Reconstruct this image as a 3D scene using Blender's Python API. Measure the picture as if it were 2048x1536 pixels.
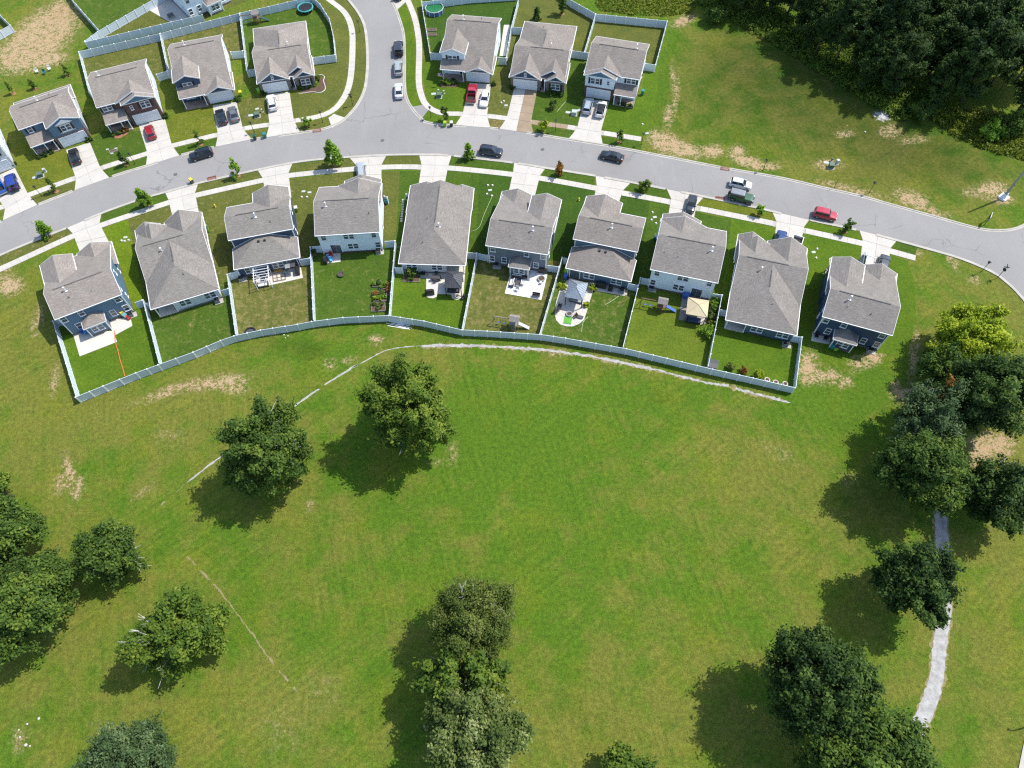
import bpy, math, random
import numpy as np
from mathutils import Matrix, Vector
for _o in list(bpy.data.objects): bpy.data.objects.remove(_o)
rng = random.Random(7); NR = np.random.default_rng(11)
R = math.radians
SC = bpy.context.scene
COL = SC.collection
# ------------------------------------------------------------------ camera
CAM_H, FPX, TH, ROLL = 104.0, 1450.0, R(29.7), R(-1.6)
cam = bpy.data.cameras.new('camera'); camo = bpy.data.objects.new('camera', cam); COL.objects.link(camo)
_rt = Vector((1, 0, 0)); _up = Vector((0, math.cos(TH), math.sin(TH))); _fw = Vector((0, math.sin(TH), -math.cos(TH)))
_c, _s = math.cos(ROLL), math.sin(ROLL)
_r = _rt*_c + _up*_s; _u = -_rt*_s + _up*_c
camo.matrix_world = Matrix(((_r.x, _u.x, -_fw.x, 0), (_r.y, _u.y, -_fw.y, 0), (_r.z, _u.z, -_fw.z, CAM_H), (0, 0, 0, 1)))
cam.sensor_width = 36; cam.lens = 36*FPX/2048; cam.clip_start = 1; cam.clip_end = 9000
SC.camera = camo
# ------------------------------------------------------------------ light
SUND = Vector((-.62, -.27, -1)).normalized()
w = bpy.data.worlds.new('World'); SC.world = w; w.use_nodes = True
nt = w.node_tree; nt.nodes.clear()
sky = nt.nodes.new('ShaderNodeTexSky'); sky.sky_type = 'NISHITA'; sky.sun_disc = False
sky.sun_elevation = math.asin(-SUND.z); sky.sun_rotation = math.atan2(-SUND.x, -SUND.y)
bg = nt.nodes.new('ShaderNodeBackground'); bg.inputs[1].default_value = 0.15
wo = nt.nodes.new('ShaderNodeOutputWorld'); nt.links.new(sky.outputs[0], bg.inputs[0]); nt.links.new(bg.outputs[0], wo.inputs[0])
sun = bpy.data.lights.new('sun', 'SUN'); sun.energy = 3.5; sun.angle = R(.53); sun.color = (1, .95, .87)
suno = bpy.data.objects.new('sun', sun); COL.objects.link(suno); suno.location = (200, 90, 300)
suno.rotation_euler = SUND.to_track_quat('-Z', 'Y').to_euler()
SC.view_settings.view_transform = 'Standard'; SC.view_settings.look = 'None'
SC.view_settings.exposure = 0.68; SC.view_settings.gamma = 1
SC.render.engine = 'CYCLES'; SC.cycles.use_denoising = False; SC.cycles.filter_width = 1.25; SC.cycles.max_bounces = 6; SC.cycles.transparent_max_bounces = 6

# ------------------------------------------------------------------ survey: photo pixel -> point of the place at height z
def P(px, py, z=0.0):
    x = (px-1024)/FPX; v = -(py-768)/FPX
    x, v = _c*x - _s*v, _s*x + _c*v
    d = math.cos(TH) - v*math.sin(TH)
    k = CAM_H - z
    return Vector((x/d*k, (v*math.cos(TH)+math.sin(TH))/d*k, z))
def PL(pts, z=0.0): return [P(a, b, z) for a, b in pts]
def z2(ox, oy, s):                     # survey sheet: enlarged crop coordinates -> photo pixel
    return lambda x, y: (ox + x/s, oy + y/s)

# ------------------------------------------------------------------ materials
MATS = {}
def _nodes(name):
    m = bpy.data.materials.new(name); m.use_nodes = True; n = m.node_tree; b = n.nodes['Principled BSDF']; MATS[name] = m
    return m, n, b
def noise(n, vec, scale, detail=3, rough=.55):
    t = n.nodes.new('ShaderNodeTexNoise'); t.inputs['Scale'].default_value = scale; t.inputs['Detail'].default_value = detail; t.inputs['Roughness'].default_value = rough
    if vec is not None: n.links.new(vec, t.inputs['Vector'])
    return t.outputs['Fac']
def ramp(n, fac, stops):
    r = n.nodes.new('ShaderNodeValToRGB'); n.links.new(fac, r.inputs[0]); e = r.color_ramp.elements
    while len(e) < len(stops): e.new(.5)
    for i, (p, c) in enumerate(stops):
        e[i].position = p; e[i].color = (c, c, c, 1) if isinstance(c, (int, float)) else (*c, 1)
    return r.outputs[0]
def mixc(n, fac, a, b, mode='MIX'):
    m = n.nodes.new('ShaderNodeMix'); m.data_type = 'RGBA'; m.blend_type = mode
    for i, val in ((0, fac), (6, a), (7, b)):
        if isinstance(val, (int, float)): m.inputs[i].default_value = val
        elif isinstance(val, tuple): m.inputs[i].default_value = (*val, 1)
        else: n.links.new(val, m.inputs[i])
    return m.outputs[2]
def mth(n, op, a, b=None):
    m = n.nodes.new('ShaderNodeMath'); m.operation = op
    for i, val in ((0, a), (1, b)):
        if val is None: continue
        if isinstance(val, (int, float)): m.inputs[i].default_value = val
        else: n.links.new(val, m.inputs[i])
    return m.outputs[0]
def bump(n, b, h, st, dist=.05):
    k = n.nodes.new('ShaderNodeBump'); k.inputs['Strength'].default_value = st; k.inputs['Distance'].default_value = dist
    n.links.new(h, k.inputs['Height']); n.links.new(k.outputs[0], b.inputs['Normal'])
def pos(n): return n.nodes.new('ShaderNodeNewGeometry').outputs['Position']
def objc(n): return n.nodes.new('ShaderNodeTexCoord').outputs['Object']
def mapping(n, vec, sc=(1, 1, 1), rot=(0, 0, 0)):
    m = n.nodes.new('ShaderNodeMapping'); m.inputs['Scale'].default_value = sc; m.inputs['Rotation'].default_value = rot; n.links.new(vec, m.inputs['Vector']); return m.outputs[0]
def pm(name, c, var=.12, scale=2.0, rough=.75, bmp=0, metal=0, coat=0, rnd=0, spec=.5):
    """plain worn surface: base colour with cloudy and fine variation"""
    if name in MATS: return MATS[name]
    m, n, b = _nodes(name); v = objc(n)
    f1 = noise(n, v, scale, 4); f2 = noise(n, v, scale*9, 3)
    f = mth(n, 'ADD', mth(n, 'MULTIPLY', f1, .6), mth(n, 'MULTIPLY', f2, .4))
    lo = tuple(x*(1-var*1.6) for x in c); hi = tuple(min(1, x*(1+var*1.6)) for x in c)
    col = ramp(n, f, [(.3, lo), (.7, hi)])
    if rnd:
        oi = n.nodes.new('ShaderNodeObjectInfo'); rr = ramp(n, oi.outputs['Random'], [(0, 1-rnd), (1, 1+rnd)])
        col = mixc(n, 1.0, col, rr, 'MULTIPLY')
    n.links.new(col, b.inputs['Base Color'])
    b.inputs['Roughness'].default_value = rough; b.inputs['Metallic'].default_value = metal; b.inputs['Coat Weight'].default_value = coat
    b.inputs['Specular IOR Level'].default_value = spec
    if bmp: bump(n, b, f2, bmp)
    return m
def siding(name, c, brick=False):
    if name in MATS: return MATS[name]
    m, n, b = _nodes(name); v = objc(n)
    sx = n.nodes.new('ShaderNodeSeparateXYZ'); n.links.new(v, sx.inputs[0])
    if brick:
        vec = n.nodes.new('ShaderNodeCombineXYZ'); n.links.new(mth(n, 'ADD', sx.outputs[0], sx.outputs[1]), vec.inputs[0]); n.links.new(sx.outputs[2], vec.inputs[1])
        t = n.nodes.new('ShaderNodeTexBrick'); n.links.new(vec.outputs[0], t.inputs[0])
        t.inputs['Color1'].default_value = (*c, 1); t.inputs['Color2'].default_value = (*(x*.55 for x in c), 1); t.inputs['Mortar'].default_value = (.32, .29, .26, 1)
        t.inputs['Scale'].default_value = 1; t.inputs['Brick Width'].default_value = .42; t.inputs['Row Height'].default_value = .16; t.inputs['Mortar Size'].default_value = .012
        nz = noise(n, v, 5, 4); col = mixc(n, .45, t.outputs[0], ramp(n, nz, [(.3, tuple(x*.5 for x in c)), (.7, tuple(x*1.5 for x in c))]))
        n.links.new(col, b.inputs['Base Color']); bump(n, b, t.outputs['Fac'], .4)
    else:
        fr = mth(n, 'FRACT', mth(n, 'MULTIPLY', sx.outputs[2], 6.0))
        nz = noise(n, v, 1.2, 4)
        col = ramp(n, nz, [(.3, tuple(x*.92 for x in c)), (.7, tuple(min(1, x*1.06) for x in c))])
        n.links.new(col, b.inputs['Base Color']); bump(n, b, fr, .5, .02)
    b.inputs['Roughness'].default_value = .62
    return m
def shingle(name, c):
    m, n, b = _nodes(name)
    uv = n.nodes.new('ShaderNodeTexCoord').outputs['UV']
    t = n.nodes.new('ShaderNodeTexBrick'); n.links.new(uv, t.inputs[0])
    t.inputs['Color1'].default_value = (*(x*1.28 for x in c), 1); t.inputs['Color2'].default_value = (*(x*.76 for x in c), 1); t.inputs['Mortar'].default_value = (*(x*.55 for x in c), 1)
    t.inputs['Scale'].default_value = 1; t.inputs['Brick Width'].default_value = .85; t.inputs['Row Height'].default_value = .21; t.inputs['Mortar Size'].default_value = .012; t.inputs['Bias'].default_value = -.1
    s1 = noise(n, mapping(n, uv, (1.5, 5.0, 1)), 1.0, 3); s2 = noise(n, mapping(n, uv, (3.5, 7, 1)), 1.0, 2); s3 = noise(n, uv, .35, 3)
    f = mth(n, 'ADD', mth(n, 'MULTIPLY', s1, .55), mth(n, 'MULTIPLY', s2, .45))
    col = mixc(n, .72, t.outputs[0], ramp(n, f, [(.34, tuple(x*.68 for x in c)), (.5, tuple(x*.98 for x in c)), (.66, tuple(x*1.48 for x in c))]))
    col = mixc(n, 1.0, col, ramp(n, s3, [(.3, .9), (.7, 1.1)]), 'MULTIPLY')
    n.links.new(col, b.inputs['Base Color']); b.inputs['Roughness'].default_value = .9; b.inputs['Specular IOR Level'].default_value = .25
    bump(n, b, f, .5, .03)
    return m
def glass(name, c=(.02, .03, .04), rough=.06):
    m, n, b = _nodes(name); b.inputs['Base Color'].default_value = (*c, 1); b.inputs['Roughness'].default_value = rough; b.inputs['Specular IOR Level'].default_value = .8
    v = objc(n); col = ramp(n, noise(n, v, 1.5, 2), [(.35, c), (.65, tuple(x*2.2 for x in c))]); n.links.new(col, b.inputs['Base Color'])
    return m
def paint(c):
    name = 'car_paint_%02x%02x%02x' % tuple(int(x*255) for x in c)
    if name in MATS: return MATS[name]
    m, n, b = _nodes(name); v = objc(n)
    col = ramp(n, noise(n, v, 1.5, 3), [(.35, tuple(x*.93 for x in c)), (.65, tuple(min(1, x*1.05) for x in c))]); n.links.new(col, b.inputs['Base Color'])
    b.inputs['Roughness'].default_value = .32; b.inputs['Coat Weight'].default_value = .8; b.inputs['Coat Roughness'].default_value = .08; b.inputs['Metallic'].default_value = .1
    return m
def leafmat(name, c1, c2, c3=None):
    m, n, b = _nodes(name)
    a = n.nodes.new('ShaderNodeAttribute'); a.attribute_name = 'tint'
    stops = [(.0, c1), (.65, c2)] + ([(1.0, c3)] if c3 else [])
    col = ramp(n, a.outputs['Fac'], stops); n.links.new(col, b.inputs['Base Color'])
    b.inputs['Roughness'].default_value = .6; b.inputs['Specular IOR Level'].default_value = .12
    tr = n.nodes.new('ShaderNodeBsdfTranslucent'); n.links.new(mixc(n, 1.0, col, (1.0, 1.15, .5), 'MULTIPLY'), tr.inputs[0])
    mx = n.nodes.new('ShaderNodeMixShader'); mx.inputs[0].default_value = .28
    n.links.new(b.outputs[0], mx.inputs[1]); n.links.new(tr.outputs[0], mx.inputs[2]); n.links.new(mx.outputs[0], n.nodes['Material Output'].inputs[0])
    return m

WHITE = pm('white_trim', (.80, .81, .82), .04, 1.5, .5)
VINYL = pm('shade_tinted_vinyl', (.57, .65, .69), .05, .8, .45)  # white fence panels with blue-grey shade put into their colour; posts stay white
BLACK = pm('black_metal', (.018, .018, .02), .2, 3, .45)
DARKGREY = pm('dark_grey_metal', (.06, .06, .065), .2, 3, .5)
STEEL = pm('grey_steel', (.33, .35, .37), .1, 2, .45, metal=.4)
RUBBER = pm('tyre_rubber', (.02, .02, .02), .2, 6, .8)
RIM = pm('wheel_rim', (.42, .43, .44), .1, 6, .3, metal=.8)
GLASS = glass('window_glass', (.035, .05, .06)); CARGLASS = glass('car_glass', (.014, .018, .022), .04)
CONC = pm('concrete', (.47, .445, .40), .07, .5, .85, bmp=.2, rnd=.035, spec=.3)
CONC2 = pm('kerb_concrete', (.40, .38, .33), .14, .7, .9, spec=.3)
PATIO = pm('patio_concrete', (.55, .52, .46), .06, .6, .85, spec=.3)
WOOD = pm('brown_wood', (.17, .10, .06), .25, 3, .8)
GREYWOOD = pm('weathered_wood', (.24, .22, .2), .2, 3, .85)
TEALP = pm('teal_plastic', (.02, .20, .21), .12, 3, .45); LIMEP = pm('lime_plastic', (.26, .50, .03), .12, 3, .45)
YELLOWP = pm('yellow_plastic', (.70, .55, .04), .12, 3, .45); REDP = pm('red_plastic', (.45, .03, .03), .12, 3, .5)
BLUEP = pm('blue_plastic', (.04, .12, .42), .12, 3, .5); DKGREENP = pm('dark_green_plastic', (.015, .07, .06), .15, 3, .5)
TGREEN = pm('utility_green', (.09, .14, .10), .12, 2, .6); TPALE = pm('utility_pale', (.42, .48, .44), .1, 2, .6)
CUSHION = pm('pale_cushion', (.66, .64, .62), .08, 4, .9); SOIL = pm('garden_soil', (.10, .06, .04), .3, 3, .95, bmp=.6)
MULCH = pm('red_mulch', (.30, .13, .07), .3, 4, .95, bmp=.6); BRICKRED = pm('drain_brick', (.22, .075, .05), .25, 4, .85)
STONE = pm('pale_stone', (.50, .47, .42), .15, 2, .9, bmp=.4); DEADWOOD = pm('dead_wood', (.62, .60, .58), .15, 3, .9); BARK = pm('bark', (.11, .08, .06), .3, 4, .95, bmp=.8)
SHUT = pm('shutter_black', (.02, .022, .028), .1, 3, .55); DOORM = pm('front_door', (.05, .035, .03), .15, 3, .5)
HOSE = pm('orange_hose', (.50, .13, .03), .1, 3, .5); HOSEG = pm('pale_green_hose', (.36, .45, .25), .1, 3, .5)

# ------------------------------------------------------------------ mesh helpers: a geom is (verts, faces)
def box(c, s, rz=0):
    x, y, z = c; a, b, d = s[0]/2, s[1]/2, s[2]/2; ca, sa = math.cos(rz), math.sin(rz)
    vs = [(x+i*a*ca-j*b*sa, y+i*a*sa+j*b*ca, z+k*d) for k in (-1, 1) for i, j in ((-1, -1), (1, -1), (1, 1), (-1, 1))]
    return vs, [(0, 3, 2, 1), (4, 5, 6, 7), (0, 1, 5, 4), (1, 2, 6, 5), (2, 3, 7, 6), (3, 0, 4, 7)]
def cyl(c, r, h, seg=16, r2=None, axis='z'):
    r2 = r if r2 is None else r2; vs = []
    for k, rr in ((0, r), (1, r2)):
        for i in range(seg):
            a = 2*math.pi*i/seg; p = (rr*math.cos(a), rr*math.sin(a), k*h)
            if axis == 'y': p = (p[0], p[2]-h/2, p[1])
            if axis == 'x': p = (p[2]-h/2, p[0], p[1])
            vs.append((c[0]+p[0], c[1]+p[1], c[2]+p[2]))
    fs = [(i, (i+1) % seg, seg+(i+1) % seg, seg+i) for i in range(seg)]
    fs += [tuple(range(seg-1, -1, -1)), tuple(range(seg, 2*seg))]
    return vs, fs
def tube(path, r, seg=6, r2=None):
    vs, fs = [], []; path = [Vector(p) for p in path]; n = len(path)
    for k, p in enumerate(path):
        t = (path[min(k+1, n-1)] - path[max(k-1, 0)]).normalized(); a = Vector((0, 0, 1)) if abs(t.z) < .9 else Vector((1, 0, 0))
        u = t.cross(a).normalized(); v = t.cross(u); rr = r if r2 is None else r + (r2-r)*k/(n-1)
        for i in range(seg):
            q = p + u*rr*math.cos(2*math.pi*i/seg) + v*rr*math.sin(2*math.pi*i/seg); vs.append(tuple(q))
    for k in range(n-1):
        for i in range(seg): fs.append((k*seg+i, k*seg+(i+1) % seg, (k+1)*seg+(i+1) % seg, (k+1)*seg+i))
    fs.append(tuple(range(seg))); fs.append(tuple(range((n-1)*seg+seg-1, (n-1)*seg-1, -1)))
    return vs, fs
def ball(c, r, seg=10, rings=6, sq=1.0):
    vs = [(c[0], c[1], c[2]+r*sq)]; fs = []
    for k in range(1, rings):
        a = math.pi*k/rings
        for i in range(seg): b = 2*math.pi*i/seg; vs.append((c[0]+r*math.sin(a)*math.cos(b), c[1]+r*math.sin(a)*math.sin(b), c[2]+r*sq*math.cos(a)))
    vs.append((c[0], c[1], c[2]-r*sq))
    for i in range(seg): fs.append((0, 1+i, 1+(i+1) % seg)); fs.append((len(vs)-1, 1+(rings-2)*seg+(i+1) % seg, 1+(rings-2)*seg+i))
    for k in range(rings-2):
        for i in range(seg): a0 = 1+k*seg; fs.append((a0+i, a0+seg+i, a0+seg+(i+1) % seg, a0+(i+1) % seg))
    return vs, fs
def torus(c, Rr, r, seg=24, sub=6):
    vs = [(c[0]+(Rr+r*math.cos(b))*math.cos(a), c[1]+(Rr+r*math.cos(b))*math.sin(a), c[2]+r*math.sin(b)) for a in (2*math.pi*i/seg for i in range(seg)) for b in (2*math.pi*j/sub for j in range(sub))]
    fs = [(i*sub+j, ((i+1) % seg)*sub+j, ((i+1) % seg)*sub+(j+1) % sub, i*sub+(j+1) % sub) for i in range(seg) for j in range(sub)]
    return vs, fs
def extr(poly, axis, a0, a1):
    """extrude a 2D polygon along an axis: 'x' -> poly in (y,z); 'y' -> (x,z); 'z' -> (x,y)"""
    f = {'x': lambda p, a: (a, p[0], p[1]), 'y': lambda p, a: (p[0], a, p[1]), 'z': lambda p, a: (p[0], p[1], a)}[axis]
    n = len(poly); vs = [f(p, a0) for p in poly] + [f(p, a1) for p in poly]
    fs = [(i, (i+1) % n, n+(i+1) % n, n+i) for i in range(n)] + [tuple(range(n-1, -1, -1)), tuple(range(n, 2*n))]
    return vs, fs
def merge(*gs):
    V, F = [], []
    for v, f in gs:
        o = len(V); V += list(v); F += [tuple(i+o for i in q) for q in f]
    return V, F
def rotg(g, rz, t=(0, 0, 0)):
    c, s = math.cos(rz), math.sin(rz); return [(x*c-y*s+t[0], x*s+y*c+t[1], z+t[2]) for x, y, z in g[0]], g[1]
def mesh(name, g, mat, smooth=False, uv=False, fixn=True):
    me = bpy.data.meshes.new(name); me.from_pydata([tuple(v) for v in g[0]], [], g[1])
    if mat: me.materials.append(mat)
    if fixn:
        import bmesh
        b = bmesh.new(); b.from_mesh(me); bmesh.ops.recalc_face_normals(b, faces=b.faces); b.to_mesh(me); b.free()
    if smooth: me.polygons.foreach_set('use_smooth', [True]*len(me.polygons))
    if uv:
        L = me.uv_layers.new(name='UVMap')
        for p in me.polygons:
            n = p.normal; u = Vector((0, 0, 1)).cross(n)
            u = u.normalized() if u.length > 1e-4 else Vector((1, 0, 0)); v = n.cross(u)
            for li in p.loop_indices:
                c = me.vertices[me.loops[li].vertex_index].co; L.data[li].uv = (c.dot(u), c.dot(v))
    me.update(); return me
def link(name, me, parent=None, loc=None, rz=None):
    o = bpy.data.objects.new(name, me); COL.objects.link(o)
    if parent: o.parent = parent
    if loc is not None: o.location = loc
    if rz is not None: o.rotation_euler = (0, 0, rz)
    return o
def part(name, g, mat, parent, **k): return link(name, mesh(name, g, mat, **k), parent)
def tag(o, label, cat, group=None):
    o['label'] = label; o['category'] = cat
    if group: o['group'] = group
    return o
def thing(name, label, cat, loc, rz=0, group=None):
    o = bpy.data.objects.new(name, None); COL.objects.link(o); o.location = (loc[0], loc[1], loc[2] if len(loc) > 2 else 0); o.rotation_euler = (0, 0, rz); o.empty_display_size = .5
    return tag(o, label, cat, group)
def struct(name, g, mat, label=None, **k):
    o = link(name, mesh(name, g, mat, **k)); o['kind'] = 'structure'
    if label: o['label'] = label
    return o
def heading(a, b):
    pa, pb = P(*a), P(*b); return math.atan2(pb.y-pa.y, pb.x-pa.x)
def smooth_line(pts, step=2.0, closed=False):
    """Catmull-Rom through world points, resampled"""
    pts = [Vector(p) for p in pts]; out = []
    n = len(pts)
    for i in range(n-1):
        p0, p1, p2, p3 = pts[max(i-1, 0)], pts[i], pts[i+1], pts[min(i+2, n-1)]
        k = max(1, int((p2-p1).length/step))
        for j in range(k):
            t = j/k; out.append(.5*((2*p1) + (p2-p0)*t + (2*p0-5*p1+4*p2-p3)*t*t + (3*p1-p0-3*p2+p3)*t**3))
    out.append(pts[-1]); return out
def resample(line, d):
    L = [0.0]
    for a, b in zip(line[:-1], line[1:]): L.append(L[-1] + (b-a).length)
    n = max(1, round(L[-1]/d)); out = []; j = 0
    for i in range(n+1):
        s = L[-1]*i/n
        while j < len(L)-2 and L[j+1] < s: j += 1
        t = (s-L[j])/max(1e-6, L[j+1]-L[j]); out.append(line[j].lerp(line[j+1], min(1, max(0, t))))
    return out
def offs(line, d):
    out = []
    for i, p in enumerate(line):
        t = line[min(i+1, len(line)-1)] - line[max(i-1, 0)]; t.z = 0; t.normalize(); out.append(p + Vector((-t.y, t.x, 0))*d)
    return out
def inside(p, poly):
    x, y = p[0], p[1]; c = False; j = len(poly)-1
    for i in range(len(poly)):
        a, b = poly[i], poly[j]
        if (a[1] > y) != (b[1] > y) and x < (b[0]-a[0])*(y-a[1])/(b[1]-a[1]) + a[0]: c = not c
        j = i
    return c
def sheet(poly, z):
    from mathutils.geometry import tessellate_polygon
    vs = [(p[0], p[1], z) for p in poly]; tri = tessellate_polygon([[Vector(v) for v in vs]])
    fs = []
    for t in tri:
        a, b, c = (Vector(vs[i]) for i in t); fs.append(tuple(t) if (b-a).cross(c-a).z > 0 else tuple(reversed(t)))
    return vs, fs
# ------------------------------------------------------------------ ground sheet
def grass_material():
    m, n, b = _nodes('field_grass'); p = pos(n)
    a = n.nodes.new('ShaderNodeAttribute'); a.attribute_name = 'paint'
    sp = n.nodes.new('ShaderNodeSeparateColor'); n.links.new(a.outputs['Color'], sp.inputs[0])
    big = noise(n, p, .035, 4, .6); mid = noise(n, p, .22, 5, .65); fine = noise(n, p, 1.6, 4, .7); grain = noise(n, p, 5.5, 3, .75)
    streak = noise(n, mapping(n, p, (1, .16, 1), (0, 0, R(38))), 1.1, 4, .65)
    lush = mth(n, 'ADD', mth(n, 'ADD', sp.outputs[1], mth(n, 'MULTIPLY', mth(n, 'SUBTRACT', big, .5), 1.8)), mth(n, 'MULTIPLY', mth(n, 'SUBTRACT', mid, .5), 2.2))
    col = mixc(n, ramp(n, lush, [(.22, 0.0), (.78, 1.0)]), (.132, .146, .024), (.070, .136, .010))
    dry = mth(n, 'ADD', sp.outputs[2], mth(n, 'MULTIPLY', mth(n, 'SUBTRACT', mth(n, 'ADD', mth(n, 'MULTIPLY', mid, .5), mth(n, 'MULTIPLY', streak, .5)), .5), 2.2))
    col = mixc(n, ramp(n, dry, [(.34, 0.0), (1.05, .75)]), col, (.20, .170, .062))
    yel = noise(n, mapping(n, p, (1, 1, 1), (0, 0, .5)), .11, 4, .6)
    col = mixc(n, ramp(n, yel, [(.5, 0.0), (.72, .55)]), col, (.140, .160, .014))
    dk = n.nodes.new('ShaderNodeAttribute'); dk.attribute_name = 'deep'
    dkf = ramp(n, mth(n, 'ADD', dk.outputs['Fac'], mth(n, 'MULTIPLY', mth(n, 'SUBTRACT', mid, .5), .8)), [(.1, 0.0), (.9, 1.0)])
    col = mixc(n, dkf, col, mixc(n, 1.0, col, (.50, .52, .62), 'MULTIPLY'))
    # mowing lines: two sets of faint passes, broken up
    for ang, lo, hi_ in ((R(52), .50, 1.30), (R(-14), .50, 1.26)):
        rv = mapping(n, p, (1, 1, 1), (0, 0, ang)); st = noise(n, mapping(n, rv, (1.5, .07, 1)), 1.0, 4, .6)
        big2 = noise(n, p, .05, 2); mk = ramp(n, big2, [(.44, 1.0), (.50, 0.0)] if ang < 0 else [(.50, 0.0), (.56, 1.0)])
        col = mixc(n, mth(n, 'MULTIPLY', mk, ramp(n, st, [(.46, 0.0), (.64, .7)])), col, mixc(n, 1.0, col, (hi_, hi_*.9, hi_*.95), 'MULTIPLY'))
        col = mixc(n, mth(n, 'MULTIPLY', mk, ramp(n, st, [(.34, .6), (.46, 0.0)])), col, mixc(n, 1.0, col, (.78, .84, .8), 'MULTIPLY'))
    clover = ramp(n, noise(n, p, .42, 4, .7), [(.60, 0.0), (.70, .6)]); col = mixc(n, clover, col, mixc(n, 1.0, col, (.55, .72, .8), 'MULTIPLY'))
    gr = mth(n, 'ADD', mth(n, 'MULTIPLY', fine, .45), mth(n, 'MULTIPLY', grain, .55))
    col = mixc(n, 1.0, col, ramp(n, gr, [(.29, .34), (.5, .98), (.71, 1.75)]), 'MULTIPLY')
    sparse = ramp(n, noise(n, p, 2.6, 5, .8), [(.62, 0.0), (.72, .45)])
    col = mixc(n, sparse, col, (.20, .18, .07))
    dn = mth(n, 'ADD', mth(n, 'MULTIPLY', noise(n, p, .8, 6, .8), .5), mth(n, 'MULTIPLY', noise(n, p, 2.6, 4, .8), .5))
    d = mth(n, 'ADD', mth(n, 'MINIMUM', sp.outputs[0], .66), mth(n, 'MULTIPLY', mth(n, 'SUBTRACT', dn, .5), 6.5))
    dcol = mixc(n, noise(n, p, .12, 3), (.44, .345, .205), (.41, .265, .155))
    dcol = mixc(n, 1.0, dcol, ramp(n, grain, [(.3, .72), (.7, 1.2)]), 'MULTIPLY')
    dm = mth(n, 'MULTIPLY', ramp(n, d, [(.47, 0.0), (.59, .95)]), ramp(n, sp.outputs[0], [(.06, 0.0), (.25, 1.0)]))
    straw = mth(n, 'MULTIPLY', ramp(n, d, [(.0, 0.0), (.46, .6)]), ramp(n, sp.outputs[0], [(.04, 0.0), (.2, 1.0)])); col = mixc(n, straw, col, (.25, .205, .095))
    col = mixc(n, dm, col, dcol)
    ash = mth(n, 'MULTIPLY', a.outputs['Alpha'], 1.0)
    am = ramp(n, mth(n, 'ADD', ash, mth(n, 'MULTIPLY', mth(n, 'SUBTRACT', fine, .5), 1.2)), [(.45, 0.0), (.7, 1.0)])
    col = mixc(n, am, col, mixc(n, grain, (.30, .30, .31), (.62, .62, .64)))
    n.links.new(col, b.inputs['Base Color']); b.inputs['Roughness'].default_value = .95; b.inputs['Specular IOR Level'].default_value = .12
    bump(n, b, gr, .9, .25)
    return m
def lawn_material():
    m, n, b = _nodes('mown_lawn'); p = pos(n)
    oi = n.nodes.new('ShaderNodeObjectInfo')
    mid = noise(n, p, .28, 5, .65); fine = noise(n, p, 2.0, 4, .7); grain = noise(n, p, 6.0, 3, .75); n2 = noise(n, p, .8, 5, .75)
    base = oi.outputs['Color']
    col = mixc(n, ramp(n, mid, [(.3, 0.0), (.7, 1.0)]), mixc(n, 1.0, base, (.78, .86, .8), 'MULTIPLY'), mixc(n, 1.0, base, (1.25, 1.12, 1.1), 'MULTIPLY'))
    dry = mth(n, 'ADD', oi.outputs['Alpha'], mth(n, 'MULTIPLY', mth(n, 'SUBTRACT', n2, .5), 2.4))
    col = mixc(n, ramp(n, dry, [(.5, 0.0), (1.0, .8)]), col, (.25, .20, .085))
    gr = mth(n, 'ADD', mth(n, 'MULTIPLY', fine, .4), mth(n, 'MULTIPLY', grain, .6))
    col = mixc(n, 1.0, col, ramp(n, gr, [(.29, .38), (.5, .98), (.71, 1.7)]), 'MULTIPLY')
    n.links.new(col, b.inputs['Base Color']); b.inputs['Roughness'].default_value = .95; b.inputs['Specular IOR Level'].default_value = .12
    bump(n, b, gr, .8, .2)
    return m
def noise_vec(n, p, s):
    t = n.nodes.new('ShaderNodeTexNoise'); t.inputs['Scale'].default_value = s; t.inputs['Detail'].default_value = 4; n.links.new(p, t.inputs['Vector'])
    v = n.nodes.new('ShaderNodeVectorMath'); v.operation = 'MULTIPLY_ADD'; v.inputs[1].default_value = (14, 14, 14); n.links.new(t.outputs['Color'], v.inputs[0]); n.links.new(p, v.inputs[2]); return v.outputs[0]
def asphalt_material():
    m, n, b = _nodes('worn_asphalt'); p = pos(n)
    big = noise(n, p, .06, 4, .6); fine = noise(n, p, 7, 4, .8); st = noise(n, p, .5, 5, .7)
    col = mixc(n, ramp(n, big, [(.3, 0.0), (.7, 1.0)]), (.232, .226, .219), (.268, .261, .252))
    col = mixc(n, 1.0, col, ramp(n, fine, [(.3, .84), (.7, 1.16)]), 'MULTIPLY')
    col = mixc(n, ramp(n, st, [(.60, 0.0), (.78, .35)]), col, (.16, .158, .155))
    tk = noise(n, mapping(n, p, (1, .25, 1), (0, 0, R(20))), .35, 4, .7); col = mixc(n, ramp(n, tk, [(.55, 0.0), (.75, .35)]), col, (.31, .305, .30))
    vo = n.nodes.new('ShaderNodeTexVoronoi'); vo.feature = 'DISTANCE_TO_EDGE'; vo.inputs['Scale'].default_value = .16; n.links.new(mixc(n, .12, p, noise_vec(n, p, .7)), vo.inputs['Vector'])
    col = mixc(n, mth(n, 'MULTIPLY', ramp(n, vo.outputs['Distance'], [(.004, 1.0), (.012, 0.0)]), ramp(n, noise(n, p, .09, 2), [(.5, 0.0), (.6, .6)])), col, (.11, .11, .11))
    n.links.new(col, b.inputs['Base Color']); b.inputs['Roughness'].default_value = .92; b.inputs['Specular IOR Level'].default_value = .25
    bump(n, b, fine, .35, .02)
    return m
FIELD = grass_material(); LAWN = lawn_material(); ASPH = asphalt_material()
GRAVEL = pm('gravel', (.345, .34, .325), .28, 1.2, .95, bmp=.6, spec=.2)
TRACKM = pm('worn_earth', (.22, .19, .09), .25, 1.5, .95, bmp=.5, spec=.2)

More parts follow.
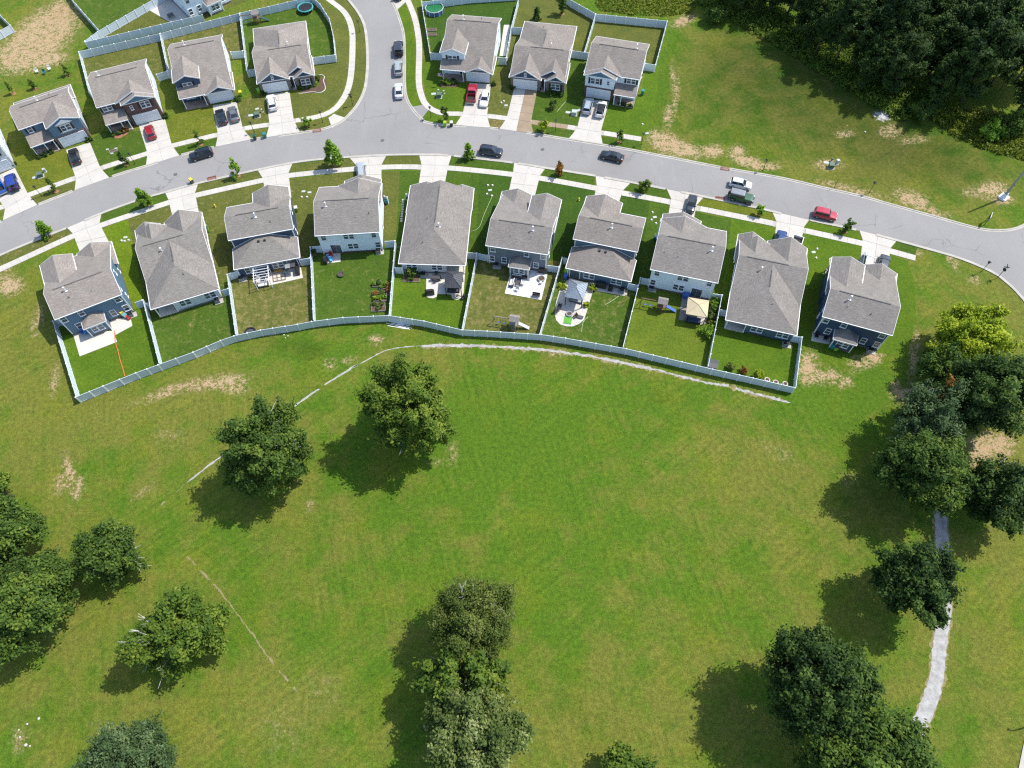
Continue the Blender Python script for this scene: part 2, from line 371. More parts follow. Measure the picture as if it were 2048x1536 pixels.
def axis_coords(lo, hi, d, far):
    c = list(np.arange(lo, hi+.001, d)); k = d
    a = lo; left = []
    while a > -far: k *= 1.35; a -= k; left.append(a)
    k = d; b_ = hi; right = []
    while b_ < far: k *= 1.35; b_ += k; right.append(b_)
    return np.array(left[::-1] + c + right)
gx = axis_coords(-128, 128, .8, 3500); gy = axis_coords(-12, 176, .8, 3500)
GX, GY = np.meshgrid(gx, gy)
PAINT = np.zeros((GX.size, 4)); _fx, _fy = GX.ravel(), GY.ravel()
def dab(ch, px, py, rx, ry, s, ang=0, p=2.0):
    c = P(px, py); ca, sa = math.cos(R(ang)), math.sin(R(ang))
    u = P(px+rx*ca, py+rx*sa) - c; v = P(px-ry*sa, py+ry*ca) - c
    det = u.x*v.y - u.y*v.x; dx, dy = _fx-c.x, _fy-c.y
    a = (dx*v.y - dy*v.x)/det; b = (u.x*dy - u.y*dx)/det
    PAINT[:, ch] += s*np.exp(-np.power(a*a+b*b, p/2)*1.1)
PAINT[:, 1] = .5
# bare earth (photo-surveyed patches): x, y, half sizes, strength, tilt
for q in [(95, 55, 62, 34, 1.1, -28), (55, 105, 58, 30, 1.2, -20), (120, 20, 14, 16, .8), (105, 120, 30, 10, .7, -10), (138, 945, 8, 38, .85, -12), (160, 975, 6, 26, .8, 15), (118, 970, 10, 18, .6),
          (430, 765, 62, 12, .62, -12), (470, 775, 24, 14, .6), (330, 785, 70, 10, .45, -20), (18, 572, 26, 18, .85), (8, 540, 14, 12, .5), (1325, 282, 28, 16, 1.1, 25), (1365, 298, 34, 14, 1.1, 15),
          (1425, 302, 18, 11, .95), (1475, 303, 16, 12, .8), (1500, 325, 30, 10, .95, 15), (1545, 333, 16, 7, .6), (1700, 378, 70, 7, .62, 14), (1825, 398, 34, 13, .95, 22), (1870, 425, 40, 6, .5, 14), (1655, 330, 30, 12, .5),
          (1352, 195, 6, 45, .5, 8), (1345, 150, 5, 30, .45), (1366, 42, 22, 9, .95, -20), (1335, 232, 8, 20, .6), (1615, 735, 18, 30, .75, 10), (1650, 752, 30, 16, .62), (1745, 712, 20, 16, 1.0, -35), (1712, 728, 14, 14, .7), (1690, 765, 18, 12, .45),
          (1985, 890, 42, 22, 1.05), (1960, 930, 18, 36, .9), (1828, 715, 9, 60, .62, 6), (1810, 790, 22, 14, .8), (1790, 775, 12, 14, .6), (1985, 380, 30, 16, .75), (2010, 402, 18, 9, .6), (1905, 520, 10, 26, .5, -20), (1950, 560, 18, 10, .35), (1835, 505, 10, 8, .5),
          (195, 1120, 22, 24, .8), (180, 1085, 16, 10, .55), (100, 1240, 12, 30, .5), (752, 680, 16, 10, .55), (660, 728, 12, 12, .5), (700, 720, 16, 8, .4), (905, 905, 14, 28, .24), (870, 925, 20, 10, .25), (40, 1480, 20, 30, .3), (620, 1010, 10, 12, .4),
          (560, 1470, 60, 70, .13, -40), (640, 1380, 60, 60, .12, -40), (1780, 262, 24, 14, .5), (1690, 268, 20, 8, .5), (1830, 280, 30, 8, .45, -10), (1940, 385, 22, 10, .35), (870, 655, 12, 8, .2), (545, 668, 16, 6, .3), (285, 985, 30, 8, .3, -40), (340, 870, 40, 30, .16),
          (1700, 960, 30, 20, .14), (1540, 700, 60, 14, .16, 12), (1560, 905, 60, 14, .2, 30), (75, 640, 12, 40, .42, 12), (110, 760, 10, 36, .45, 10), (1115, 705, 26, 8, .42), (1240, 725, 30, 6, .3)]:
    dab(0, *q)
dab(3, 1764, 232, 26, 16, .75, 20)
# lusher and drier ground
for q in [(1000, 860, 240, 120, .55), (1300, 820, 260, 70, .35, 15), (700, 960, 160, 90, .3), (1050, 1050, 230, 120, .25), (880, 1180, 120, 70, .3), (1690, 740, 90, 60, .9), (1740, 600, 60, 90, .5), (1660, 820, 120, 50, .5, 10), (430, 1080, 100, 50, .3), (1480, 1050, 200, 150, .15), (650, 720, 60, 40, .35), (1100, 1200, 60, 160, .3),
          (1320, 140, 30, 90, .6, 10), (80, 720, 160, 160, -.38), (280, 850, 220, 90, -.36), (100, 900, 120, 90, -.3), (2020, 1000, 60, 400, -.25), (1650, 1000, 120, 90, -.25), (350, 560, 40, 300, .0), (200, 1400, 260, 140, -.26), (1300, 1450, 260, 90, -.12), (2000, 600, 70, 120, -.3), (1700, 330, 300, 50, -.12, 10), (1560, 180, 220, 90, -.12), (2000, 1300, 60, 250, -.1), (600, 1420, 150, 120, -.3), (2030, 1240, 22, 70, .5), (30, 60, 60, 60, .1), (1500, 930, 90, 60, -.3), (950, 690, 120, 20, .3)]:
    dab(1, *q)
for q in [(200, 820, 200, 80, .22), (560, 1440, 170, 110, .34, -40), (1980, 560, 80, 60, .3), (1780, 980, 120, 60, .28), (1500, 900, 110, 50, .22), (30, 620, 60, 60, .3), (1980, 1240, 60, 200, .15), (350, 700, 150, 40, -.1), (1500, 1350, 200, 150, .05), (1460, 470, 20, 20, .2)]:
    dab(2, *q)
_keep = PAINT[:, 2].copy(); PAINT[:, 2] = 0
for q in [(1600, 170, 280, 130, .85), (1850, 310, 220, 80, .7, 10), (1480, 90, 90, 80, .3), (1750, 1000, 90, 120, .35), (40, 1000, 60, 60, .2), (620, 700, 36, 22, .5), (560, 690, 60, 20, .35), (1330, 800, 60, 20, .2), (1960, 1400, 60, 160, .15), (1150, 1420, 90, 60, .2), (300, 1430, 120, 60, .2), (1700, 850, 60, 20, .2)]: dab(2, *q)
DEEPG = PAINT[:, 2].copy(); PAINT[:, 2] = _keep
nx, ny = len(gx), len(gy)
gm = bpy.data.meshes.new('ground'); gm.vertices.add(GX.size)
gm.vertices.foreach_set('co', np.stack([_fx, _fy, np.zeros(GX.size)], 1).astype(np.float32).ravel())
i0 = (np.arange(ny-1)[:, None]*nx + np.arange(nx-1)[None, :]).ravel()
quads = np.stack([i0, i0+1, i0+nx+1, i0+nx], 1).astype(np.int32)
gm.loops.add(quads.size); gm.loops.foreach_set('vertex_index', quads.ravel()); gm.polygons.add(len(quads)); gm.polygons.foreach_set('loop_start', np.arange(0, quads.size, 4, dtype=np.int32))
at = gm.attributes.new('paint', 'FLOAT_COLOR', 'POINT'); at.data.foreach_set('color', PAINT.astype(np.float32).ravel())
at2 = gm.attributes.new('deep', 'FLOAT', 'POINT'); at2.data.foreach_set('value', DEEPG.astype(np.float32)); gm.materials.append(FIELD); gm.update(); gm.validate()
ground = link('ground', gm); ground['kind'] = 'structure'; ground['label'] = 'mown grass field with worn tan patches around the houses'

# ------------------------------------------------------------------ lawns (each plot its own sward)
BRIGHT, GREEN, OLIVE, YELLOWG, DEEP, TANNY = (.074, .134, .010), (.056, .104, .012), (.096, .112, .024), (.112, .138, .015), (.040, .086, .011), (.125, .118, .035)
_lz = [0.0]
def lawn(pts, col, dry=.3, z=.012, label=None):
    _lz[0] = (_lz[0] + .0004) % .004; z = z*.5 + _lz[0]
    o = struct('lawn', sheet(PL(pts), z), LAWN, label, fixn=False); o.color = (*col, dry); return o
# lower row: back gardens then front gardens, left to right
_B = [[(162, 805), (116, 654), (100, 502)], [(325, 741), (292, 612), (255, 437)], [(474.6, 684), (459, 558), (425, 388)], [(628, 655), (623, 503), (610, 355)], [(780, 642), (791, 490), (800, 342)],
      [(925, 671), (950, 515), (960, 338)], [(1082, 681), (1122, 522), (1130, 362)], [(1250, 709), (1277, 565), (1300, 396)], [(1420, 749), (1442, 600), (1463, 440)], [(1583, 786), (1600, 683), (1655, 476)]]
_rear = [(BRIGHT, .1), (GREEN, .42), (OLIVE, .58), (GREEN, .36), (BRIGHT, .05), (OLIVE, .55), (GREEN, .5), ((.096, .140, .014), .25), (BRIGHT, .0)]
_front = [((.105, .165, .010), .15), (OLIVE, .42), (OLIVE, .38), (OLIVE, .32), (GREEN, .25), (DEEP, .2), (DEEP, .12), (GREEN, .2), (BRIGHT, .0)]
_fb = [[], [(340, 408)], [(520, 366)], [(700, 343)], [(880, 341)], [(1040, 349)], [(1200, 375)], [(1380, 421)], [(1556, 456)]]
_rb = [[(281, 757)], [(394, 716), (448, 693)], [(527, 672)], [(690, 651)], [(850, 656)], [(1000, 676)], [(1170, 695)], [(1330, 728)], [(1500, 767)]]
for i in range(9):
    a, b = _B[i], _B[i+1]
    lawn([a[0]] + _rb[i] + [b[0], b[1], a[1]], *_rear[i], label='back garden lawn of plot %d in the lower row' % (i+1))
    lawn([a[1], b[1], b[2]] + _fb[i] + [a[2]], *_front[i], z=.016, label='front and side lawn of plot %d in the lower row' % (i+1))
lawn([(1600, 683), (1655, 476), (1725, 493), (1780, 508), (1815, 522), (1828, 560), (1832, 620), (1824, 680), (1800, 712), (1755, 706), (1700, 705), (1640, 695)], BRIGHT, .12, label='bright lawn round the house at the right end')
# upper row
lawn([(33, 330), (52, 384), (150, 351), (134, 304), (112, 290), (95, 262), (30, 292)], YELLOWG, .3); lawn([(176, 283), (199, 331), (294, 303), (283, 262), (262, 262), (205, 262)], GREEN, .35)
lawn([(331, 250), (343, 287), (435, 264), (428, 215), (380, 216), (345, 232)], YELLOWG, .4); lawn([(474, 203), (484, 252), (539, 245), (532, 190), (500, 195)], OLIVE, .45)
lawn([(581, 184), (587, 237), (632, 228), (661, 216), (683, 191), (694, 156), (698, 98), (696, 58), (683, 29), (645, 0), (560, -40), (560, 60), (640, 190)], OLIVE, .3)
lawn([(157, 112), (180, 195), (345, 152), (320, 77)], OLIVE, .45); lawn([(320, 77), (340, 150), (497, 112), (480, 36)], OLIVE, .55); lawn([(480, 36), (496, 150), (670, 118), (662, 50), (625, 5), (600, 5)], GREEN, .4)
lawn([(169, 92), (174, 92), (405, 38), (560, -25), (440, -60), (305, 5)], OLIVE, .3); lawn([(146, 0), (198, 62), (310, -2), (300, -40), (160, -40)], GREEN, .4)
lawn([(846, 0), (864, 112), (930, 120), (1012, 120), (1040, 0), (1000, -30), (850, -30)], DEEP, .25); lawn([(862, 113), (845, 120), (851, 193), (864, 211), (884, 220), (927, 222), (940, 170), (900, 150)], BRIGHT, .25)
lawn([(1040, 0), (1022, 60), (1012, 122), (1100, 150), (1177, 110), (1192, 30), (1145, 2), (1100, -20)], OLIVE, .2); lawn([(983, 170), (975, 227), (1016, 231), (1028, 178), (1015, 120), (1000, 125)], OLIVE, .45)
lawn([(1073, 182), (1062, 239), (1155, 252), (1167, 197), (1175, 110), (1140, 115)], GREEN, .3); lawn([(1192, 34), (1178, 110), (1250, 130), (1310, 138), (1334, 50)], OLIVE, .1)
lawn([(1219, 204), (1203, 260), (1283, 273), (1296, 262), (1310, 210), (1320, 138), (1296, 130), (1280, 190)], BRIGHT, .1)
# verges between kerb and pavement
for pts, c, d in [([(0, 512), (0, 531), (146, 467), (134, 457)], OLIVE, .45), ([(205, 428), (199, 446), (336, 401), (330, 386)], GREEN, .25), ([(397, 368), (390, 385), (524, 355), (515, 341)], OLIVE, .35), ([(586, 328), (577, 345), (712, 332), (702, 316)], OLIVE, .35),
                  ([(774, 312), (764, 328), (842, 328), (837, 311)], OLIVE, .3), ([(904, 313), (898, 330), (1026, 343), (1027, 328)], GREEN, .25), ([(1091, 339), (1082, 352), (1190, 370), (1189, 354)], GREEN, .2), ([(1260, 366), (1247, 380), (1341, 398), (1333, 379)], GREEN, .2),
                  ([(1408, 395), (1394, 410), (1551, 442), (1544, 424)], YELLOWG, .2), ([(1619, 442), (1608, 455), (1724, 480), (1717, 463)], BRIGHT, .1), ([(1794, 483), (1783, 496), (1830, 510), (1836, 493)], GREEN, .3),
                  ([(76, 406), (60, 396), (152, 361), (149, 379)], OLIVE, .4), ([(219, 354), (203, 342), (295, 313), (292, 329)], GREEN, .25), ([(360, 310), (346, 298), (437, 275), (431, 293)], GREEN, .3), ([(504, 277), (488, 264), (539, 255), (533, 273)], OLIVE, .4),
                  ([(601, 264), (590, 248), (657, 236), (664, 255)], OLIVE, .4), ([(670, 229), (692, 234), (718, 203), (733, 146), (734, 100), (728, 49), (698, 0), (664, 0), (697, 29), (710, 58), (712, 98), (708, 156), (697, 196)], OLIVE, .25),
                  ([(794, 20), (808, 6), (818, 30), (827, 68), (830, 98), (829, 156), (832, 182), (843, 210), (824, 214), (814, 195), (810, 166), (810, 117), (808, 72)], BRIGHT, .25), ([(845, 236), (856, 221), (880, 234), (922, 234), (908, 250), (868, 246), (855, 243)], BRIGHT, .2),
                  ([(974, 238), (1012, 242), (999, 256), (981, 254)], TANNY, .6), ([(1061, 250), (1152, 263), (1137, 277), (1066, 266)], GREEN, .3), ([(1200, 272), (1281, 283), (1283, 300), (1206, 288)], GREEN, .25)]:
    o = lawn(pts, c, d, z=.022)

# ------------------------------------------------------------------ road, kerb
U1 = [(-420, 690), (-120, 503), (6, 441), (75, 410), (218, 355.5), (300, 330), (358, 311.5), (431, 294), (505, 279), (601, 265.6), (655, 256), (681, 245), (706, 221), (720, 201), (730, 176), (734, 146), (735, 117), (733, 78), (728, 49), (716, 25), (697, 0), (664, -40), (610, -90)]
U2 = [(735, -90), (764, -38), (783, 0), (792.6, 19.5), (802, 47), (808, 72), (809.5, 117), (809.5, 166), (813, 195), (823, 215), (843, 238), (867, 248), (980, 256), (1066, 267.6), (1136, 279), (1204.6, 290), (1280, 303.5), (1442, 335), (1561, 356), (1655, 377.6), (1721, 392.4), (1791, 412), (1873, 434.6), (1930, 450.5), (1965, 459), (2001, 461.5), (2033, 457), (2060, 442), (2095, 405), (2160, 310), (2250, 150)]
LO = [(-420, 790), (-120, 574), (0, 511), (137, 455), (203, 427), (281, 399), (330, 385), (396, 367), (515, 340), (585, 326), (640, 319), (698, 314.5), (770, 310.5), (850, 309.5), (900, 311.5), (1027, 326), (1090, 336), (1190, 352), (1262, 365), (1339, 380), (1407, 393.5), (1505, 414), (1544, 423), (1618, 440), (1714, 460.5), (1794, 481), (1873, 503), (1919, 516.6), (1965, 535), (1999, 553), (2026, 576), (2048, 600), (2078, 660), (2100, 760), (2112, 900), (2110, 1100), (2090, 1300), (2045, 1520), (2000, 1750)]
RR = [(2420, 300), (2330, 640), (2320, 1100), (2280, 1750)]
lU1, lU2, lLO = (smooth_line(PL(q), 1.5) for q in (U1, U2, LO))
outline = lU1 + lU2 + PL(RR) + lLO[::-1]
road = struct('road', sheet(outline, .024), ASPH, 'grey asphalt street with a side street', fixn=False)

# driveways: street-left, neck-left, house-left, house-right, neck-right, street-right (photo survey)
DRIVES = {'H1': [(134, 456), (145.5, 467), (160, 505), (226, 500), (199, 447), (203, 427)], 'H2': [(330, 385), (337, 400), (350, 455), (402, 445), (390, 386), (396.5, 367)], 'H3': [(515, 340), (524.6, 355.5), (531, 385), (583, 395), (577, 346), (585, 327)],
          'H4': [(698, 314.5), (713, 332), (717, 365), (763, 370), (763, 330), (773, 310.5)], 'H5': [(838, 309.5), (843, 330), (836, 378), (888, 374), (897, 331), (903, 311.5)], 'H6': [(1028, 326), (1026, 344), (1016, 390), (1069, 395), (1080, 351), (1091, 336.5)],
          'H7': [(1191, 352), (1193, 371), (1187, 400), (1236, 410), (1246, 381), (1262, 365)], 'H8': [(1333.5, 378.6), (1342, 398), (1336, 432), (1387, 440), (1393.6, 410), (1407.6, 394)], 'H9': [(1543.7, 423), (1552.5, 443), (1547, 500), (1598, 505), (1608, 454), (1618, 440)],
          'H10': [(1718.5, 461), (1725, 480), (1719, 530), (1775, 545), (1781, 496), (1793.7, 481)],
          'N0': [(6, 441), (10, 418), (-27, 362), (30, 336), (57, 390), (75, 410)], 'N1': [(149.4, 381), (152, 358), (132, 300), (180, 285), (201, 336), (218.8, 355.5)], 'N2': [(292, 332), (295, 307), (277, 250), (330, 238), (344, 291), (359, 311.5)],
          'N3': [(431, 294), (436, 270), (425, 211), (473, 204), (486, 258), (504, 279)], 'N4': [(532, 275), (539, 250), (532, 189.5), (579, 184), (588, 242), (600.8, 265.6)], 'N5': [(910, 251), (925, 228), (940, 166), (982, 169), (974, 232), (981, 256)],
          'N6': [(998.6, 258), (1013, 237), (1028, 177), (1074, 182), (1061.5, 244), (1067, 267.6)], 'N7': [(1136, 279), (1154, 257), (1168, 198), (1218, 204), (1201, 265), (1205.6, 290)], 'top': [(783, 0), (800, -26), (830, -60), (850, -35), (812, 4), (794, 20)]}
APRON = []
def lerp(a, b, t): return a.lerp(b, t)
for k, q in DRIVES.items():
    p = PL(q); APRON.append([p[0], p[1], p[4], p[5]])
    d = struct('driveway', sheet([p[0], p[1], p[2], p[3], p[4], p[5]], .016), CONC2, 'concrete driveway of house %s' % k, fixn=False); del d['label']
    d['label'] = 'pale concrete driveway, %s row' % ('lower' if k[0] == 'H' else 'upper')
    def slab(a, b, c, e, stained=False, z=.03):
        cen = (a+b+c+e)/4; pts = [cen + (v-cen)*(1-.035/max(.3, (v-cen).length)) for v in (a, b, c, e)]
        g = extr([(v.x, v.y) for v in pts], 'z', z-.05, z+.03)
        part('slab', g, WETC if stained else CONC, d)
    if 'WETC' not in globals():
        WETC = pm('stained_concrete', (.28, .215, .145), .12, .6, .8, spec=.3, rnd=.03)
    mid0, mid1 = (p[0]+p[5])/2, (p[1]+p[4])/2
    slab(p[0], mid0, mid1, p[1]); slab(mid0, p[5], p[4], mid1, k == 'N6')
    n = 4 if k[0] == 'N' else max(2, round((p[1]-p[2]).length/3.2))
    for i in range(n):
        for j in range(2):
            a, b = lerp(lerp(p[1], p[2], i/n), lerp(p[4], p[3], i/n), j/2), lerp(lerp(p[1], p[2], i/n), lerp(p[4], p[3], i/n), (j+1)/2)
            c, e = lerp(lerp(p[1], p[2], (i+1)/n), lerp(p[4], p[3], (i+1)/n), (j+1)/2), lerp(lerp(p[1], p[2], (i+1)/n), lerp(p[4], p[3], (i+1)/n), j/2)
            slab(a, b, c, e, k == 'N6' and j == 1)
DRIVEPOLY = [PL(q) for q in DRIVES.values()]
# corner ramps at the side street
for q in [[(657, 236), (664, 256), (691, 236), (668, 228)], [(823, 214), (844, 237), (857, 220), (845, 210)]]:
    struct('kerb_ramp', extr([(v.x, v.y) for v in PL(q)], 'z', .0, .045), CONC if q[0][0] < 700 else ASPH, 'concrete kerb ramp at the side street corner')

# pavements of separate slabs
STAIN = PL([(1058, 230), (1142, 244), (1140, 264), (1056, 252)])
def pavement(pts, width, label, side=0):
    line = smooth_line(PL(pts), 1.0); line = offs(line, side); line = resample(line, 1.52)
    a, b = offs(line, width/2), offs(line, -width/2)
    base = struct('pavement', merge(*[((a[i][:], a[i+1][:], b[i+1][:], b[i][:]), [(3, 2, 1, 0)]) for i in range(len(line)-1)]), CONC2, label, fixn=False); base.location.z = .013
    for i in range(len(line)-1):
        c = (line[i]+line[i+1])/2
        if any(inside(c, q) for q in DRIVEPOLY): continue
        cen = (a[i]+a[i+1]+b[i]+b[i+1])/4; q = [cen + (v-cen)*.982 for v in (a[i], b[i], b[i+1], a[i+1])]
        part('slab', extr([(v.x, v.y) for v in q], 'z', -.02, .05 + rng.uniform(0, .008)), WETC if inside(c, STAIN) else CONC, base)
_lower_walk = [(-200, 636), (-60, 568), (0, 539), (145, 473), (199, 452), (336, 406), (390, 391.5), (525, 361), (577, 351.5), (700, 339), (763, 335), (810, 334), (900, 336.5), (1027, 349.5), (1100, 360), (1190, 376.5), (1243, 386), (1341, 404.5), (1395, 416.5), (1552, 448.5), (1607, 461), (1725, 487.5), (1782, 503), (1831, 516.5)]
pavement(_lower_walk, 1.35, 'concrete pavement along the lower side of the street')
pavement([(-60, 436), (8, 413), (56, 391), (151, 356), (201, 337), (294, 307.5), (344, 292), (436, 269.5), (485, 258), (539, 249.5), (587, 242), (634, 234), (666, 221), (689, 194), (701, 157), (705, 98), (703, 56), (689, 25), (656, -2), (620, -30)], 1.35, 'concrete pavement round the corner on the upper left')
pavement([(798, -28), (814, -2), (829, 35), (836, 68), (838.5, 98), (837.5, 160), (842, 188), (853, 211), (882, 226.5), (925, 228), (975, 232.5), (1014, 237), (1062, 244), (1154, 257), (1202, 265.5), (1282, 278.5)], 1.35, 'concrete pavement round the corner on the upper right')
def kerb(line, label, side):
    runs, cur = [], []
    for p in resample(line, .6):
        if any(inside(p, q) for q in APRON) : 
            if len(cur) > 2: runs.append(cur)
            cur = []
        else: cur.append(p)
    if len(cur) > 2: runs.append(cur)
    gs = []
    for r in runs:
        o = offs(r, side*.28); i_ = offs(r, -side*.34); n = len(r); V = []; F = []
        for k in range(n):
            V += [(o[k].x, o[k].y, -.02), (o[k].x, o[k].y, .13), (r[k].x, r[k].y, .125), (r[k].x, r[k].y, .045), (i_[k].x, i_[k].y, .034), (i_[k].x, i_[k].y, -.02)]
        for k in range(n-1):
            for j in range(5): F.append((k*6+j, k*6+j+1, (k+1)*6+j+1, (k+1)*6+j))
        F.append(tuple(range(6))); F.append(tuple(range((n-1)*6+5, (n-1)*6-1, -1))); gs.append((V, F))
    struct('kerb', merge(*gs), CONC2, label)
kerb(lU1, 'concrete kerb and gutter, upper left side', 1); kerb(lU2, 'concrete kerb and gutter, upper right side', 1); kerb(lLO, 'concrete kerb and gutter, lower side', -1)

# ragged strips on the field
def strip(name, pts, w, mat, label, z, jit=.35, gaps=(), sm=.28):
    line = resample(smooth_line(PL(pts), 1.0), sm); gs = []; L = len(line)
    ra, rb = 0, 0; A, B = [], []
    for i, p in enumerate(line):
        t = line[min(i+1, L-1)]-line[max(i-1, 0)]; t.normalize(); nrm = Vector((-t.y, t.x, 0))
        ra = ra*.45 + rng.gauss(0, jit)*.85; rb = rb*.45 + rng.gauss(0, jit)*.85
        taper = min(1, i/4, (L-1-i)/4) ; ww = (w(i/L) if callable(w) else w)*taper
        A.append(p + nrm*ww*(.5+ra*.5)); B.append(p - nrm*ww*(.5+rb*.5))
    V, F = [], []
    for i in range(L): V += [(A[i].x, A[i].y, z), (B[i].x, B[i].y, z)]
    for i in range(L-1):
        if any(g0 <= i/L < g1 for g0, g1 in gaps): continue
        F.append((2*i, 2*i+1, 2*i+3, 2*i+2))
    return struct(name, (V, F), mat, label, fixn=False)
strip('gravel_path', [(1880, 955), (1881, 1000), (1882, 1040), (1884, 1087), (1890, 1150), (1890, 1209), (1883, 1262), (1877, 1314), (1874, 1350), (1862, 1394), (1844, 1440), (1828, 1475), (1790, 1530)], lambda t: 1.8, GRAVEL, 'pale gravel path winding down the right side', .016, .07, sm=.2)
strip('worn_edge', [(1880, 950), (1882, 1040), (1884, 1087), (1890, 1150), (1890, 1209), (1883, 1262), (1877, 1314), (1874, 1350), (1862, 1394), (1844, 1440), (1828, 1475), (1790, 1530)], 2.2, TRACKM, 'thin earth edge beside the gravel path', .010, .12, sm=.2)
strip('worn_edge', [(840, 694), (930, 692), (1000, 695), (1090, 701), (1200, 717), (1300, 738), (1400, 763), (1450, 772), (1500, 785), (1580, 806)], .55, TRACKM, 'thin earth edge along the gravel drain', .010, .8, sm=.2)
strip('gravel_strip', [(700, 738), (730, 722), (775, 700), (812, 694), (850, 692), (930, 691), (1000, 694), (1090, 700), (1200, 716), (1300, 737), (1400, 762), (1450, 771), (1500, 784), (1582, 806)], lambda t: .16 if t < .17 else .44, GRAVEL, 'pale gravel drain behind the back fence', .016, .45, gaps=[(.86, .875)])
strip('gravel_strip', [(575, 822), (610, 797), (640, 776), (680, 750), (722, 726)], .30, GRAVEL, 'short pale gravel drain between the two field trees', .016, .4, gaps=[(.42, .5)])
strip('gravel_strip', [(372, 967), (400, 945), (430, 922), (470, 897)], .26, GRAVEL, 'short pale gravel drain left of the field tree', .016, .4)
strip('worn_track', [(350, 1085), (400, 1140), (440, 1183), (470, 1222), (500, 1262), (530, 1305), (570, 1355), (600, 1390)], .2, TRACKM, 'thin worn track across the lower left field', .016, .7, gaps=[(0, .1), (.16, .2), (.27, .3), (.8, .84), (.9, .94)])
strip('worn_track', [(372, 967), (340, 995), (305, 1025), (270, 1052)], .2, TRACKM, 'thin worn track running on from the gravel drain at left', .016, .7, gaps=[(.2, .4), (.5, 1)])
# ------------------------------------------------------------------ houses
SH_TAN = shingle('shingle_tan', (.232, .205, .182)); SH_GREY = shingle('shingle_grey', (.202, .186, .168)); SH_BROWN = shingle('shingle_brown', (.212, .189, .168))
RIDGE = pm('ridge_vent', (.10, .095, .09), .2, 3, .9)
BRICKD = siding('dark_red_brick', (.10, .042, .036), True); BRICKG = siding('grey_brick', (.20, .16, .15), True); STONEW = siding('brown_stone', (.16, .115, .09), True)
FOUND = siding('foundation_brick', (.13, .10, .085), True)
GARAGE = pm('garage_door_white', (.66, .70, .72), .03, 1, .5); PORCHF = pm('porch_floor', (.30, .24, .20), .15, 1.5, .8)
PITCH = .417
_wm = {}
def window(parent, x, y, z, face, w=.95, h=1.5, shutters=False):
    """face: outward direction angle about z (0 = -y)"""
    key = (w, h)
    if key not in _wm:
        f = merge(box((-w/2+.04, -.03, 0), (.08, .1, h)), box((w/2-.04, -.03, 0), (.08, .1, h)), box((0, -.03, h/2-.04), (w-.16, .1, .08)), box((0, -.03, -h/2+.04), (w-.16, .1, .08)), box((0, -.025, 0), (w-.16, .08, .07)), box((0, -.06, -h/2-.05), (w+.1, .14, .07)))
        _wm[key] = (mesh('window', f, WHITE), mesh('pane', box((0, -.012, 0), (w-.16, .02, h/2-.1)), GLASS), mesh('shutter', merge(box((0, -.04, 0), (.38, .06, h)), *[box((0, -.075, -h/2+.12+i*.16), (.3, .02, .07)) for i in range(int(h/.16)-1)]), SHUT))
    fm, pmesh, sm = _wm[key]
    o = link('window', fm, parent, (x, y, z), face)
    link('pane', pmesh, o, (0, 0, h/4)); link('pane', pmesh, o, (0, 0, -h/4))
    if shutters:
        for s in (-1, 1): link('shutter', sm, o, (s*(w/2+.22), 0, 0))
    return o
def dwindow(parent, x, y, z, face, h=1.5, shutters=False):
    c, s = math.cos(face), math.sin(face)
    for k in (-.5, .5): window(parent, x+c*k, y+s*k, z, face, .95, h)
    if shutters:
        sm = _wm[(.95, h)][2]
        for k in (-1.22, 1.22):
            o = link('shutter', sm, parent, (x+c*k, y+s*k, z), face)
def garage(parent, x, y, face, w=4.9, h=2.2):
    g = link('garage_door', mesh('garage_door', merge(box((-w/2-.06, -.02, h/2), (.12, .12, h)), box((w/2+.06, -.02, h/2), (.12, .12, h)), box((0, -.02, h+.07), (w+.24, .12, .14))), WHITE), parent, (x, y, .12), face)
    for i in range(4):
        zc = h*(i+.5)/4; q = [box((0, -.02, zc), (w, .05, h/4-.02))]
        for j in range(4): q.append(box((-w/2+w*(j+.5)/4, -.05, zc), (w/4-.2, .03, h/4-.16)))
        part('panel', merge(*q), GARAGE, g)
def door(parent, x, y, face, glassy=False, w=1.0):
    d = link('door', mesh('door', merge(box((-w/2-.06, -.03, 1.05), (.12, .1, 2.1)), box((w/2+.06, -.03, 1.05), (.12, .1, 2.1)), box((0, -.03, 2.16), (w+.24, .1, .12))), WHITE), parent, (x, y, .3), face)
    if glassy:
        for k in (-1, 1): part('pane', box((k*w/4, -.02-.01*k, 1.05), (w/2-.05, .03, 2.0)), GLASS, d)
    else:
        part('leaf', merge(box((0, -.02, 1.05), (w, .05, 2.1)), *[box((i*.22, -.05, z), (.3, .02, hh)) for i in (-1, 1) for z, hh in ((.5, .7), (1.5, .8))]), DOORM, d)
        part('handle', ball((w*.38, -.08, 1.0), .05, 6, 4), STEEL, d)
def vslab(parent, prof, axis, a0, a1, mat, name='roof', t=.16, gut=(True, True), rakes=(True, True)):
    """roof of a ridge profile [(pos, z) ...] run along an axis, with white rake boards and gutters"""
    top = list(prof); bot = [(p, z-t) for p, z in reversed(prof)]
    o = part(name, extr(top+bot, axis, a0, a1), mat, parent, uv=True)
    for k, (a, s) in enumerate(((a0, -1), (a1, 1))):
        if not rakes[k]: continue
        poly = [(p, z-.012) for p, z in prof] + [(p, z-.24) for p, z in reversed(prof)]
        e0, e1 = sorted((a+s*.002, a+s*.055)); part('rake_board', extr(poly, axis, e0, e1), WHITE, o)
    for k, (p, z) in enumerate((prof[0], prof[-1])):
        if not gut[k]: continue
        s = -1 if p == min(prof[0][0], prof[-1][0]) else 1
        L = abs(a1-a0)+.1; c = (a0+a1)/2
        part('gutter', box((c, p+s*.06, z-.1), (L, .11, .13)) if axis == 'x' else box((p+s*.06, c, z-.1), (.11, L, .13)), WHITE, o)
    return o
